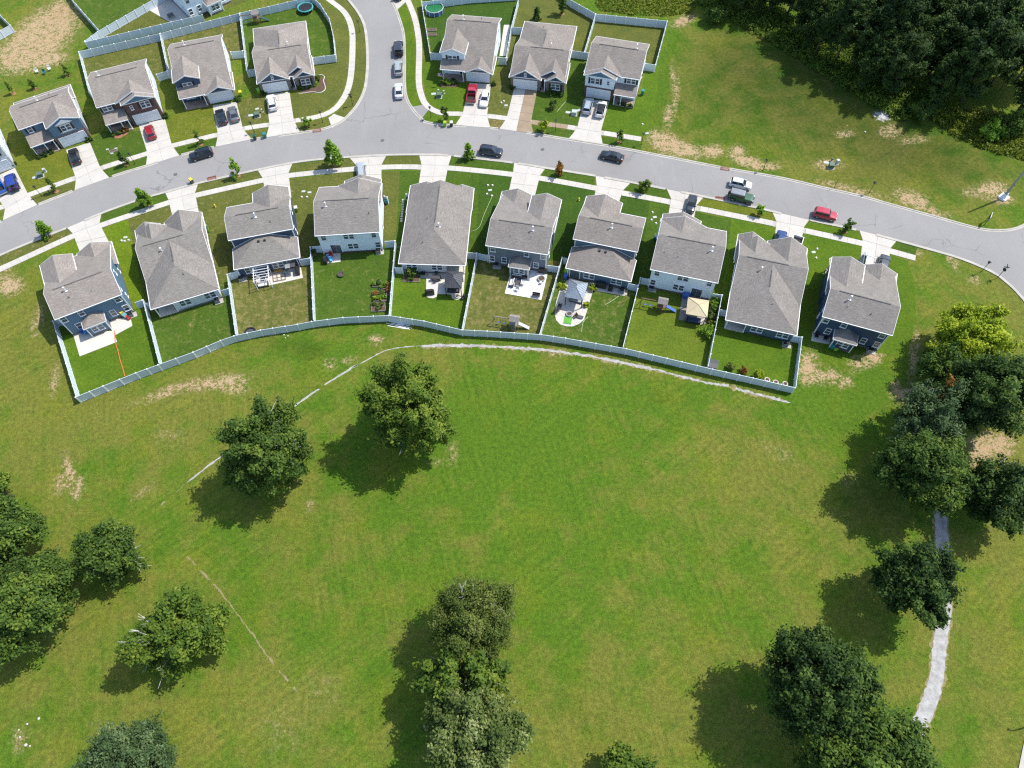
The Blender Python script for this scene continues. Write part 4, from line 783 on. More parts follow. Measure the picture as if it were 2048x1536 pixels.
for pts, l in [([(157, 103.5), (177.7, 183.6)], 'white fence on the left of the brick-front house plot'), ([(157.5, 103.2), (319.3, 67)], 'white back fence of the brick-front house plot'), ([(320.5, 66.5), (478.7, 26.4)], 'white back fence of the navy-gabled two-storey house plot'), ([(480, 26), (593, 0), (622, -8)], 'white back fence of the corner plot with trampoline'),
               ([(319.3, 68), (334.5, 141)], 'white fence between brick-front house and navy-gabled house'), ([(478.7, 27.5), (492.8, 140)], 'white fence between navy-gabled house and corner house'), ([(623, -8), (640, 8), (658.4, 37), (666, 70), (670, 109)], 'white curved fence beside the side street'), ([(626, 115), (669, 109.5)], 'short white fence joining the corner house to the side street fence'),
               ([(312.5, 148.4), (333.5, 142)], 'short white fence right of the brick-front house'), ([(335.5, 141.6), (344.5, 139.6)], 'short white fence left of the navy-gabled house'), ([(461, 103.5), (484.5, 101.6)], 'short white fence right of the navy-gabled house'), ([(493.8, 140.4), (512.5, 136.7)], 'short white fence left of the corner house'), ([(177.9, 184.5), (187, 196)], 'short white fence left of the brick-front house'),
               ([(169, 82), (195, 63), (304.7, 0), (340, -22)], 'white fence running up to the top edge at upper left'), ([(170, 84), (300, 53.7), (404, 29.3)], 'white fence behind the upper back fences below the cut-off house'), ([(144.5, 0), (196, 58.6)], 'white fence descending from the top edge to the fence corner'), ([(130, -25), (143.5, -1)], 'white fence stub beyond the top edge'),
               ([(-20, 10), (20, 50), (-20, 72)], 'white fence corner at the far left edge'), ([(842, -2), (860, 105.5)], 'white fence beside the right-hand verge of the side street'), ([(861, 105.8), (884, 106.2)], 'short white fence left of the pale blue house'), ([(844, 4), (888, -1), (940, -8), (1036, -14)], 'white back fence of the pool plot'), ([(1037, -3), (1022, 56), (1012.3, 115)], 'white fence between pool plot and half-stained driveway house'),
               ([(998, 114.6), (1011.5, 115.7)], 'short white fence right of the pale blue house'), ([(1023, 54.4), (1044, 54.8)], 'short white fence left of the one-storey navy-gabled house'), ([(1120, -18), (1142, 0), (1190.5, 27)], 'white fence slanting down from the top edge to the end plot'), ([(1191.5, 28), (1334.5, 42)], 'white back fence of the end plot, upper row'), ([(1190.8, 29), (1168.8, 103)], 'white fence on the left of the end plot, upper row'),
               ([(1145, 101.4), (1176, 105.5)], 'short white fence left of the end house, upper row'), ([(1334.3, 43), (1311.3, 128.6)], 'white fence on the right of the end plot, upper row'), ([(1291, 126.5), (1310.3, 129.7)], 'short white fence right of the end house, upper row'), ([(768, 392), (774, 394)], 'small white bin screen beside the white house'), ([(812, 388), (819, 388)], 'small white bin screen beside the light grey house')]:
    fence(pts, l)
# ------------------------------------------------------------------ trees
LM = {'oak': leafmat('leaf_oak', (0.042, 0.081, 0.017), (0.092, 0.157, 0.025), (0.165, 0.224, 0.036)), 'dark': leafmat('leaf_dark', (.022, .048, .013), (.056, .104, .020), (.110, .170, .034)), 'maple': leafmat('leaf_maple', (0.059, 0.112, 0.017), (0.129, 0.196, 0.025), (0.210, 0.259, 0.039)),
      'pale': leafmat('leaf_pale', (.066, .104, .024), (.145, .190, .048), (.28, .32, .13)), 'willow': leafmat('leaf_willow', (.058, .092, .018), (.118, .156, .030), (.19, .22, .058)), 'yellow': leafmat('leaf_yellow', (.17, .24, .014), (.30, .37, .022), (.42, .48, .04)),
      'bright': leafmat('leaf_bright', (.090, .180, .020), (.190, .330, .032), (.30, .45, .05)), 'blue': leafmat('leaf_blue', (.040, .076, .028), (.080, .132, .048), (.15, .21, .09)), 'rust': leafmat('leaf_rust', (0.140, 0.063, 0.017), (0.280, 0.133, 0.028), (0.392, 0.210, 0.042)), 'weed': leafmat('leaf_weed', (.070, .110, .012), (.150, .185, .02), (.26, .28, .034)), 'pine': leafmat('leaf_pine', (.020, .044, .013), (.052, .094, .022), (.105, .150, .038))}
def leaf_quads(C, N, size, tint, rg, asp=1.6):
    """leaf-sized faces at centres C with normals N"""
    n = len(C); N = N/np.linalg.norm(N, axis=1, keepdims=True)
    r = rg.normal(size=(n, 3)); u = np.cross(N, r); u /= np.linalg.norm(u, axis=1, keepdims=True)+1e-9; v = np.cross(N, u)
    s = size*rg.uniform(.65, 1.25, (n, 1)); u = u*s*.5; v = v*s*.5*asp
    V = np.stack([C-v, C+u*.9-v*.1, C+v, C-u*.9-v*.1], 1).reshape(-1, 3)
    return V, tint
def leaf_mesh(name, V, tint, mat):
    nq = len(V)//4; me = bpy.data.meshes.new(name); me.vertices.add(len(V)); me.vertices.foreach_set('co', V.astype(np.float32).ravel())
    me.loops.add(nq*4); me.loops.foreach_set('vertex_index', np.arange(nq*4, dtype=np.int32)); me.polygons.add(nq); me.polygons.foreach_set('loop_start', np.arange(0, nq*4, 4, dtype=np.int32))
    a = me.attributes.new('tint', 'FLOAT', 'FACE'); a.data.foreach_set('value', np.clip(tint, 0, 1).astype(np.float32)); me.materials.append(mat); me.update(); return me
def crown(seed, rx, ry, rz, zc, nc, per, leaf, cr, mat, low=-.45, flat=.8, lump=.22, hollow=.45, shape='round', asp=1.5, elong=1.0):
    rg = np.random.default_rng(seed); k = nc*3
    d = rg.normal(size=(k, 3)); d /= np.linalg.norm(d, axis=1, keepdims=True); d = d[d[:, 2] > low][:nc]
    ph = rg.uniform(0, 6.28, 6); az = np.arctan2(d[:, 1], d[:, 0])
    rad = 1 + lump*(np.sin(2*az+ph[0])*.5+np.sin(3*az+ph[1]+2*d[:, 2])*.5+np.sin(5*az+ph[2]+3*d[:, 2])*.45)
    rr = np.power(rg.uniform(hollow**3, 1, len(d)), 1/3)*rad
    if shape == 'cone':
        h = rg.uniform(-1, 1, len(d)); w_ = (1-(h+1)/2)**.8*(.55+.45*np.sqrt(rg.uniform(0, 1, len(d)))); c = np.stack([np.cos(az)*w_*rx, np.sin(az)*w_*ry, h*rz], 1)
    else: c = d*rr[:, None]*np.array([rx, ry, rz])
    crs = cr*rg.uniform(.6, 1.25, len(c)); tc = rg.normal(0, .24, len(c))
    n = len(c)*per; idx = np.repeat(np.arange(len(c)), per)
    ax = c/np.array([rx, ry, rz]) + np.array([0, 0, .25]) + rg.normal(0, .45, c.shape); ax /= np.linalg.norm(ax, axis=1, keepdims=True)
    al = np.clip(rg.normal(.1, .55, n), -1.2, 1.5); pe = rg.normal(0, .36, (n, 3)); pe *= (1.15-.35*np.abs(al))[:, None]
    q = ax[idx]*al[:, None]*elong + pe*np.array([1, 1, flat])
    pts = c[idx] + q*crs[idx][:, None]; pts[:, 2] += zc; pts[:, 2] = np.maximum(pts[:, 2], .25)
    out = c[idx]/np.array([rx, ry, rz])
    nrm = pe*.9 + out*.35 + np.array([0, 0, .6]) + rg.normal(0, .5, (n, 3))
    tint = .42 + tc[idx] + rg.normal(0, .22, n)
    return leaf_quads(pts, nrm, leaf, tint, rg, asp), c + np.array([0, 0, zc])
def limbs(base_h, r0, centers, rg, k=9, lean=(0, 0)):
    top = Vector((lean[0], lean[1], base_h)); gs = [tube([(0, 0, -.2), (lean[0]*.3, lean[1]*.3, base_h*.5), top], r0, 8, r0*.7)]
    for i in rg.choice(len(centers), min(k, len(centers)), replace=False):
        e = Vector(centers[i]); m1 = top.lerp(e, .45) + Vector(rg.normal(0, .4, 3)); gs.append(tube([tuple(top - Vector((0, 0, .3))), tuple(m1), tuple(e)], r0*.45, 5, .04))
    return merge(*gs)
_tn = [100]
def tree(px, py, label, kind, rx, h, zc=None, ry=None, rz=None, nc=70, per=230, leaf=.42, cr=1.35, dead=0, name='tree', cat='tree', group=None, low=-.45, lump=.22, shape='round', trunk=.28, hollow=.45, flat=.8, share=None, rot=0, dead_side=None, elong=1.0):
    nc = int(nc*1.7); per = int(per*.95); leaf *= .74; ry = ry or rx; rx *= .86; ry *= .86; cr *= .95
    """px,py: where the crown's centre shows in the survey; zc its height above ground"""
    rz = rz or h*.40; zc = zc or h-rz; ry = ry or rx; c = P(px, py, zc); _tn[0] += 1; seed = _tn[0]; rg = np.random.default_rng(seed+5)
    t = thing(name, label, cat, (c.x, c.y, 0), rot, group)
    if share is None:
        (V, ti), cc = crown(seed, rx, ry, rz, zc, nc, per, leaf, cr, LM[kind], low=low, lump=lump, shape=shape, hollow=hollow, flat=flat, elong=elong)
        me = leaf_mesh('crown', V, ti, LM[kind]); tm = mesh('trunk', limbs(max(1.2, zc-rz*.6), trunk, cc, rg), BARK, smooth=True); share = (me, tm, cc)
    link('crown', share[0], t); link('trunk', share[1], t)
    if dead:
        cc = share[2]; gs = []
        sel = [c_ for c_ in cc if np.linalg.norm(c_[:2]/np.array([rx, ry])) > .35 and (dead_side is None or np.dot(c_[:2], dead_side) > .35*rx)]
        for i in range(dead):
            e = Vector(sel[rg.integers(len(sel))]) ; b0 = Vector((0, 0, zc-rz*.3)); out = (e-b0).normalized(); tip = e + out*rg.uniform(.6, 1.5)
            gs.append(tube([tuple(b0.lerp(e, .5)), tuple(b0.lerp(e, .8) + Vector(rg.normal(0, .3, 3))), tuple(tip)], .07, 5, .025))
            for _ in range(11):
                s0 = b0.lerp(e, rg.uniform(.6, 1.05)); gs.append(tube([tuple(s0), tuple(s0 + out*rg.uniform(.5, 1.3) + Vector(rg.normal(0, .5, 3)))], .04, 4, .015))
        part('dead_branch', merge(*gs), DEADWOOD, t)
    return t, share
# two field trees behind the fence
tree(537, 900, 'round dark green field tree left of the tallest one behind the back fence', 'oak', 6.9, 15, zc=8.0, ry=6.6, rz=7.0, nc=98, cr=1.25, dead=7, low=-.7, lump=.2)
tree(815, 814, 'tall green field tree nearest the back fence', 'maple', 7.4, 18, zc=9.4, ry=6.6, rz=8.4, nc=112, cr=1.2, dead=7, low=-.8, lump=.2)
# lower centre clump
tree(945, 1245, 'fine-leaved olive tree at the top of the lower centre clump', 'willow', 6.0, 13, zc=7.0, ry=5.6, rz=5.6, nc=130, per=260, leaf=.27, cr=1.2, dead=5, lump=.16)
tree(922, 1345, 'ragged yellow-green tree in the middle of the lower centre clump', 'maple', 5.6, 11.5, zc=6.4, ry=4.6, rz=4.6, nc=62, per=220, leaf=.45, cr=1.05, dead=7, lump=.4)
tree(950, 1462, 'pale big-leaved tree at the bottom of the lower centre clump', 'pale', 6.4, 12.5, zc=6.8, ry=6.0, rz=5.4, nc=110, per=260, leaf=.38, cr=1.2, lump=.15)
# left side
tree(218, 1106, 'small field tree with grey dead twigs right of the left edge wood', 'oak', 4.1, 8.5, zc=4.8, ry=3.8, rz=3.7, nc=62, per=230, leaf=.40, cr=1.1, dead=12)
tree(356, 1262, 'yellowing field tree with bare grey branches at lower left', 'maple', 6.0, 10.5, zc=5.6, ry=4.8, rz=4.6, nc=88, per=210, leaf=.44, cr=1.1, dead=12, lump=.34, dead_side=(-1, -.5))
tree(-2, 1078, 'upper tree of the dark clump at the left edge', 'oak', 4.8, 12, zc=6.5, ry=5.4, rz=5.2, nc=85, cr=1.3)
tree(84, 1172, 'right-hand tree of the dark clump at the left edge', 'oak', 4.2, 10.5, zc=5.6, ry=4.2, rz=4.4, nc=78, cr=1.2, lump=.3)
tree(18, 1232, 'lower tree of the dark clump at the left edge', 'oak', 5.6, 14, zc=7.6, ry=5.6, rz=5.6, nc=100, cr=1.3)
tree(-8, 975, 'small bright tree cut by the left edge above the dark clump', 'maple', 2.4, 6.5, zc=3.8, nc=26, cr=.95, leaf=.36)
tree(250, 1542, 'blue-green fine-leaved tree at the bottom edge, lower left', 'blue', 5.6, 12, zc=7.0, ry=5.6, rz=5.0, nc=115, per=260, leaf=.27, cr=1.15, dead=4, lump=.15)
# right side
tree(1640, 1368, 'dense round dark tree at lower right', 'dark', 6.9, 16, zc=9.6, ry=6.8, rz=6.4, nc=150, per=230, leaf=.38, cr=1.25, lump=.08, low=-.5)
tree(1728, 1518, 'broad dark tree below the dense round one at lower right', 'oak', 7.8, 14, zc=8.4, ry=6.2, rz=5.6, nc=130, per=230, leaf=.42, cr=1.35)
tree(1832, 1166, 'dark round tree standing on the gravel path', 'dark', 5.4, 12, zc=7.4, ry=5.2, rz=4.8, nc=95, per=230, leaf=.38, cr=1.15, lump=.25)
tree(1258, 1545, 'small yellow-green tree at the bottom edge', 'maple', 2.6, 7, zc=4, nc=34, cr=1.0)
tree(1940, 676, 'yellow-green tree at the top of the right-hand clump', 'yellow', 6.6, 9.5, zc=5.4, ry=5.6, rz=4.4, nc=95, per=230, leaf=.38, cr=1.15, lump=.22)
tree(1978, 788, 'big dark oak of the right-hand clump', 'dark', 7.6, 14.5, zc=8.0, ry=5.4, rz=5.6, nc=150, per=230, leaf=.42, cr=1.3, lump=.3)
tree(1858, 840, 'blue-green thin tree with dead grey branches in the right-hand clump', 'blue', 5.6, 12, zc=7.0, ry=5.4, rz=4.6, nc=72, per=190, leaf=.34, cr=1.1, dead=12, lump=.35)
tree(1846, 945, 'dark green tree at the head of the gravel path', 'oak', 6.4, 13, zc=7.4, ry=5.4, rz=5.2, nc=115, per=230, leaf=.40, cr=1.2)
tree(1998, 985, 'dark tree with bare branches right of the path head', 'dark', 5.4, 11, zc=6.2, ry=4.6, rz=4.6, nc=80, per=220, leaf=.40, cr=1.1, dead=9, lump=.35)
tree(1897, 800, 'small rust-brown tree between the oak and the blue-green tree', 'rust', 2.6, 9.5, zc=6.8, nc=15, per=150, leaf=.34, cr=.7, lump=.4)
tree(1893, 738, 'dark shrubby tree under the yellow-green tree', 'oak', 4.2, 8, zc=4.2, nc=48, cr=1.1, leaf=.40)
# wood at upper right: shared crowns, each tree its own object
_var = {}
_forest = [(1400, 12), (1450, 8), (1500, 30), (1545, 22), (1580, 65), (1625, 45), (1600, 110), (1655, 95), (1690, 50), (1735, 30), (1700, 130), (1745, 100), (1790, 70), (1835, 30), (1880, 60), (1800, 150), (1850, 130), (1900, 120), (1950, 90), (1990, 40), (2030, 70), (1870, 190), (1925, 170), (1980, 150), (2035, 140), (1560, -10), (1650, -5), (1780, -10), (1900, -5), (2000, -15), (1470, -20), (2040, 200), (1845, 212), (1705, 172), (1760, 178), (2070, 20), (2080, 130)]
_fl = ['edge', 'inner']
def edge_dist(x, y):
    e = [(1385, 0), (1560, 95), (1720, 195), (1870, 250), (2120, 350)]; best = 1e9
    for (x0, y0), (x1, y1) in zip(e[:-1], e[1:]):
        dx, dy = x1-x0, y1-y0; tt = min(1, max(0, ((x-x0)*dx+(y-y0)*dy)/(dx*dx+dy*dy))); best = min(best, math.hypot(x-x0-tt*dx, y-y0-tt*dy))
    return best
for i, (x, y) in enumerate(_forest):
    x += 52; y -= 58
    if y < -85 or x > 2125: continue
    v = i % 6; kind = ['dark', 'pine', 'dark', 'dark', 'pine', 'pine'][v]
    h = [15, 19, 13, 14, 17, 18][v]; rx = [4.8, 3.8, 4.6, 4.4, 5.2, 4.0][v]
    sh = _var.get(v); k = min(1.0, .52 + edge_dist(x, y)/330)*rng.uniform(.92, 1.1)
    t, s = tree(x, y, 'tree of the dark wood filling the upper right corner', kind, rx, h, zc=h*.58, rz=h*.40, nc=95 if v % 2 else 80, per=170, leaf=.46, cr=1.05, low=-.8, lump=.35, group='trees of the dark wood', share=sh, rot=rng.uniform(0, 6.28), trunk=.22)
    if sh is None: _var[v] = s
    t.scale = (k, k, k); c = P(x, y, h*.58*k); t.location = (c.x, c.y, 0)
# undergrowth masses
def weeds(poly, dens, hgt, kind, label, leaf=.34):
    q = PL(poly); xs = [p.x for p in q]; ys = [p.y for p in q]; pts = []
    area = (max(xs)-min(xs))*(max(ys)-min(ys)); rg = np.random.default_rng(len(poly)*7+int(dens*10)+int(poly[0][0]))
    n = int(area*dens); cand = rg.uniform((min(xs), min(ys)), (max(xs), max(ys)), (n, 2))
    lump = np.sin(cand[:, 0]*1.3)*np.sin(cand[:, 1]*1.1+cand[:, 0]*.4)
    keep = np.array([inside(c, q) for c in cand]); cand = cand[keep]; lump = lump[keep]
    z = np.abs(rg.normal(0, .5, len(cand)))*hgt*(.7+.5*lump) + .05
    C = np.column_stack([cand, np.minimum(z, hgt*1.8)]); N = rg.normal(0, .55, (len(C), 3)) + np.array([0, 0, .8])
    V, ti = leaf_quads(C, N, leaf, .45 + lump*.15 + rg.normal(0, .22, len(C)), rg, 1.8)
    o = link('undergrowth', leaf_mesh('undergrowth', V, ti, LM[kind])); o['kind'] = 'stuff'; tag(o, label, 'undergrowth'); return o
weeds([(1385, 5), (1440, 30), (1560, 100), (1640, 150), (1720, 200), (1800, 245), (1860, 235), (1900, 200), (1800, 150), (1700, 90), (1560, 20), (1450, -30)], 22, 1.6, 'maple', 'dark undergrowth along the edge of the wood')
weeds([(1855, 235), (1900, 268), (1960, 298), (2060, 325), (2090, 260), (2000, 230), (1900, 215)], 24, 1.1, 'weed', 'yellow-green tall weeds at the foot of the wood')
weeds([(1190, 5), (1200, 22), (1260, 30), (1335, 33), (1385, 26), (1400, 5), (1380, -30), (1240, -35)], 18, .6, 'weed', 'rough green weeds beyond the upper fence corner', .3)
for x, y, r_, k, l in [(2030, 250, 3.2, 'oak', 'round bush at the right end of the wood edge'), (1985, 262, 2.0, 'bright', 'smaller bush left of the round one at the wood edge'), (1432, 28, 2.2, 'oak', 'bush at the left tip of the wood edge'), (1845, 222, 2.2, 'oak', 'bush right of the pale ash patch')]:
    tree(x, y, l, k, r_, r_*1.5, zc=r_*.75, rz=r_*.75, nc=26, per=170, leaf=.36, cr=.8, name='bush', cat='bush', trunk=.1)
# street trees: base position surveyed on the ground
def sapling(px, py, label, kind, r_, h, shape='cone', nc=34, per=70, leaf=.26, cr=.42, group='young street trees', bare=False):
    b = P(px, py); zc = h*.56; _tn[0] += 1
    t = thing('street_tree', label, 'tree', (b.x, b.y, 0), 0, None); rg = np.random.default_rng(_tn[0])
    (V, ti), cc = crown(_tn[0], r_, r_, h*.44, zc, nc, per, leaf, cr, LM[kind], low=-1, lump=.2, shape=shape, hollow=.2, flat=.7)
    link('crown', leaf_mesh('crown', V, ti, LM[kind]), t)
    gs = [tube([(0, 0, -.1), (.03, .02, h*.5), (0, 0, h*.96)], .07, 6, .02)]
    for i in range(10): e = cc[rg.integers(len(cc))]; gs.append(tube([(0, 0, max(.4, e[2]-.6)), tuple(e)], .025, 4, .008))
    part('trunk', merge(*gs), BARK, t); part('mulch_ring', merge(cyl((0, 0, -.02), .55, .07, 12, .3)), MULCH, t)
    return t
for q in [(671, 332, 'big bright conical street tree on the lower verge', 'bright', 1.9, 6.2, 'cone', 70, 95), (296, 413, 'conical street tree in front of the second lower house', 'bright', 1.35, 4.4, 'cone', 42, 80), (99, 472, 'street tree at the left end of the lower verge', 'bright', 1.15, 3.6, 'cone', 34, 75), (477, 352, 'thin street tree in front of the navy house', 'bright', 1.1, 4.4, 'cone', 20, 40),
          (938, 317, 'small conical street tree left of the dark blue SUV', 'bright', .95, 3.6, 'cone', 36, 60), (1119, 349, 'rust-brown street tree on the lower verge', 'rust', .8, 2.9, 'round', 20, 55), (1286, 383, 'round yellow-green street tree on the lower verge', 'maple', .95, 2.9, 'round', 24, 60), (1516, 430, 'small street tree beside the green off-roader', 'bright', .6, 2.4, 'round', 14, 45), (1690, 464, 'small street tree right of the red hatchback', 'oak', .75, 2.8, 'round', 14, 50),
          (113, 383, 'yellowish thin sapling on the upper left verge', 'maple', .6, 3.2, 'cone', 12, 30), (253, 330, 'sapling in mulch on the upper verge by the brick-front house', 'oak', .7, 3.2, 'cone', 14, 40), (402, 289, 'bare thin sapling on the verge by the navy-gabled house', 'oak', .6, 3.4, 'cone', 10, 26), (615, 253, 'sapling on the verge at the corner house', 'bright', .8, 2.6, 'round', 14, 40), (890, 242, 'sapling on the corner verge by the wheelie bins', 'oak', .85, 3.2, 'round', 18, 45),
          (1087, 263, 'yellow sapling on the verge by the stained driveway', 'yellow', .8, 2.8, 'round', 18, 50), (1105, 216, 'small green sapling on the lawn by the stained driveway', 'oak', .65, 2.0, 'round', 14, 40), (1238, 285, 'yellow-brown thin sapling on the end verge', 'maple', .6, 3.0, 'cone', 12, 32), (1073, 40, 'dark narrow evergreen behind the one-storey navy-gabled house', 'dark', .7, 2.8, 'cone', 26, 60), (1125, 28, 'young green tree near the slanting upper fence', 'oak', .9, 4.2, 'round', 22, 60),
          (136, 151, 'thin sapling in the open ground left of the brick-front plot', 'oak', .55, 3.0, 'cone', 10, 26), (70, 178, 'thin sapling behind the second upper house', 'oak', .55, 3.0, 'cone', 10, 26), (27, 187, 'thin sapling near the left edge', 'oak', .45, 2.6, 'cone', 8, 22)]:
    sapling(*q)
# ------------------------------------------------------------------ vehicles
HEADL = pm('headlight', (.75, .76, .78), .05, 4, .15); TAILL = pm('tail_light', (.38, .01, .01), .1, 4, .25); PLATE = pm('number_plate', (.6, .62, .62), .05, 5, .5)
TYRE = mesh('tyre', merge(cyl((0, 0, 0), .34, .23, 18, axis='y')), RUBBER, smooth=False); RIMM = mesh('rim', merge(cyl((0, 0, 0), .215, .25, 12, axis='y'), *[box((.1*math.cos(a), 0, .1*math.sin(a)), (.05, .26, .05)) for a in (0, 1.57, 3.14, 4.71)]), RIM)
CARS = {  # L, W, clearance, belt, nose z, hood z, tail z, roof z, glasshouse base rear/front, roof rear/front (x as share of L from centre)
    'sedan': (4.75, 1.84, .22, .96, .66, .90, .98, 1.45, -.37, .23, -.20, .06), 'suv': (4.75, 1.90, .26, 1.08, .78, 1.02, 1.10, 1.70, -.46, .24, -.40, .08), 'hatch': (4.25, 1.80, .22, 1.00, .70, .94, 1.05, 1.52, -.46, .24, -.37, .06),
    'boxy': (4.2, 1.80, .22, 1.05, .82, 1.00, 1.08, 1.62, -.47, .22, -.43, .10), 'jeep': (4.6, 1.90, .36, 1.20, .98, 1.16, 1.20, 1.86, -.46, .15, -.45, .10), 'pickup': (5.5, 1.95, .32, 1.16, .92, 1.12, 1.14, 1.82, -.10, .22, -.07, .10)}
def loft(sts):
    """sts: list of closed cross-sections (equal point counts)"""
    n = len(sts[0]); V = [p for s in sts for p in s]; F = []
    for k in range(len(sts)-1):
        for i in range(n): F.append((k*n+i, k*n+(i+1) % n, (k+1)*n+(i+1) % n, (k+1)*n+i))
    F.append(tuple(range(n-1, -1, -1))); F.append(tuple(range((len(sts)-1)*n, len(sts)*n))); return V, F
def vehicle(kind, px, py, head, col, label, roof=None, cat='car', hz=.6, scale=1.0):
    L, W, cl, belt, nose, hood, tail, roofz, b0, b1, r0, r1 = CARS[kind]
    c = P(px, py, hz); a = head if isinstance(head, float) else heading(*head)
    name = {'jeep': 'off_road_car', 'pickup': 'pickup_truck', 'suv': 'sport_utility_car', 'boxy': 'hatchback_car', 'hatch': 'hatchback_car', 'sedan': 'sedan_car'}[kind]
    t = thing(name, label, cat, (c.x, c.y, .052), a); t.scale = (scale,)*3; pt = paint(col); h = L/2; w = W/2; sq = kind in ('jeep', 'pickup', 'boxy')
    xs = [-1, -.985, -.93, -.8, -.6, -.3, 0, .3, b1*2, b1*2+.1, .8, .92, .98, 1]
    sts = []
    for x in xs:
        e = abs(x); wid = w*(1-(.05 if sq else .13)*e**7); end = 1-(e > .98)*(.08 if sq else .16)-(e == 1)*(.04 if sq else .1); wid *= end
        if x < b0*2+.02: top = tail if kind in ('sedan', 'pickup') else belt+.02
        elif x <= b1*2: top = belt
        else: u = (x-b1*2)/(1-b1*2); top = belt + (hood-belt)*min(1, u*1.6) if u < .7 else hood + (nose-hood)*((u-.7)/.3)**1.6
        if x < -.97: top -= .10 if e < 1 else .2
        bot = cl + (.12 if e > .97 else 0)
        sec = [(-wid*.9, bot), (-wid, bot+.14), (-wid*1.0, bot+(top-bot)*.62), (-wid*.965, top-.07), (-wid*.86, top), (-wid*.4, top+.025), (wid*.4, top+.025), (wid*.86, top), (wid*.965, top-.07), (wid, bot+(top-bot)*.62), (wid, bot+.14), (wid*.9, bot)]
        sts.append([(x*h, y, z) for y, z in sec])
    if kind == 'pickup':
        body = [s for s in sts if s[0][0] >= b0*L-.6]; k0 = b0*L-.15
        sts2 = [[(k0, y, z) for x_, y, z in body[0]]] + [s for s in body if s[0][0] > k0+.05]
        part('body', loft(sts2), pt, t, smooth=False)
        bl = k0+h; cx = (-h+k0)/2
        part('bed', merge(box((cx, 0, .55), (bl, W*.94, .12)), box((cx, -w*.93, .88), (bl, .12, .62)), box((cx, w*.93, .88), (bl, .12, .62)), box((-h+.05, 0, .86), (.1, W*.9, .6)), box((k0-.04, 0, .9), (.08, W*.86, .64))), pt, t)
        part('bed_liner', merge(box((cx, 0, .63), (bl-.25, W*.8, .04)), *[box((cx, y, .67), (bl-.3, .05, .04)) for y in (-.6, -.3, 0, .3, .6)]), RUBBER, t); part('bumper', box((-h-.06, 0, .55), (.16, W*.92, .2)), RIM, t)
    else: part('body', loft(sts), pt, t, smooth=not sq)
    # glasshouse
    gb0, gb1, gr0, gr1 = b0*L, b1*L, r0*L, r1*L; wb, wr = w*.90, w*(.80 if sq else .68); zb, zt = belt-.02, roofz
    part('roof', merge(loft([[(gr0-.06, -wr*.9, zt-.06), (gr0-.06, wr*.9, zt-.06), (gr0-.06, wr*.85, zt-.02), (gr0-.06, -wr*.85, zt-.02)], [(gr0+.12, -wr, zt-.07), (gr0+.12, wr, zt-.07), (gr0+.12, wr*.88, zt), (gr0+.12, -wr*.88, zt)], [((gr0+gr1)/2, -wr*1.02, zt-.05), ((gr0+gr1)/2, wr*1.02, zt-.05), ((gr0+gr1)/2, wr*.9, zt+.03), ((gr0+gr1)/2, -wr*.9, zt+.03)], [(gr1-.1, -wr, zt-.07), (gr1-.1, wr, zt-.07), (gr1-.1, wr*.88, zt), (gr1-.1, -wr*.88, zt)], [(gr1+.05, -wr*.92, zt-.08), (gr1+.05, wr*.92, zt-.08), (gr1+.05, wr*.86, zt-.03), (gr1+.05, -wr*.86, zt-.03)]])), paint(roof) if roof else pt, t, smooth=False)
    zi = zt-.055
    part('windscreen', ([(gb1, -wb*.95, zb), (gb1, wb*.95, zb), (gr1+.03, wr*.95, zi), (gr1+.03, -wr*.95, zi), (gb1-.08, -wb*.93, zb-.03), (gb1-.08, wb*.93, zb-.03), (gr1-.05, wr*.93, zi-.03), (gr1-.05, -wr*.93, zi-.03)], [(0, 1, 2, 3), (7, 6, 5, 4), (0, 4, 5, 1), (1, 5, 6, 2), (2, 6, 7, 3), (3, 7, 4, 0)]), CARGLASS, t)
    part('rear_window', ([(gb0, -wb*.93, zb), (gb0, wb*.93, zb), (gr0-.03, wr*.93, zi), (gr0-.03, -wr*.93, zi), (gb0+.08, -wb*.9, zb-.03), (gb0+.08, wb*.9, zb-.03), (gr0+.05, wr*.9, zi-.03), (gr0+.05, -wr*.9, zi-.03)], [(3, 2, 1, 0), (4, 5, 6, 7), (1, 5, 4, 0), (2, 6, 5, 1), (3, 7, 6, 2), (0, 4, 7, 3)]), CARGLASS, t)
    mid = (gr0+gr1)/2; mb = (gb0+gb1)/2+.05
    for s in (-1, 1):
        for (xa, xb, ya, yb) in ((gb0+.08, mb-.04, gr0+.02, mid-.03), (mb+.04, gb1-.08, mid+.03, gr1-.03)):
            V = [(xa, s*wb*.985, zb), (xb, s*wb*.985, zb), (yb, s*wr*.985, zi), (ya, s*wr*.985, zi)]; part('side_window', (V + [(x_, y_-s*.04, z_) for x_, y_, z_ in V], [(0, 1, 2, 3), (7, 6, 5, 4), (0, 4, 5, 1), (1, 5, 6, 2), (2, 6, 7, 3), (3, 7, 4, 0)]), CARGLASS, t)
        for (xa, ya) in ((gb0, gr0-.02), (mb, mid), (gb1-.02, gr1+.02)):
            part('pillar', tube([(xa, s*wb*.97, zb-.02), (ya, s*wr*.97, zi+.01)], .05, 4), pt, t)
        for x_ in (-.31, .31):
            wo_ = thing_wheel(t, x_*L, s*(w-.10), 1.12 if kind in ('jeep', 'pickup') else 1.0)
        part('headlight', box((h*(.955 if not sq else .985), s*w*.66, nose-.02), (.14, w*.36, .13)), HEADL, t); part('tail_light', box((-h*(.975), s*w*.72, tail-.16), (.12, w*.28, .2)), TAILL, t)
        part('mirror', box((gb1-.25, s*(w+.06), belt+.04), (.12, .2, .13)), pt, t)
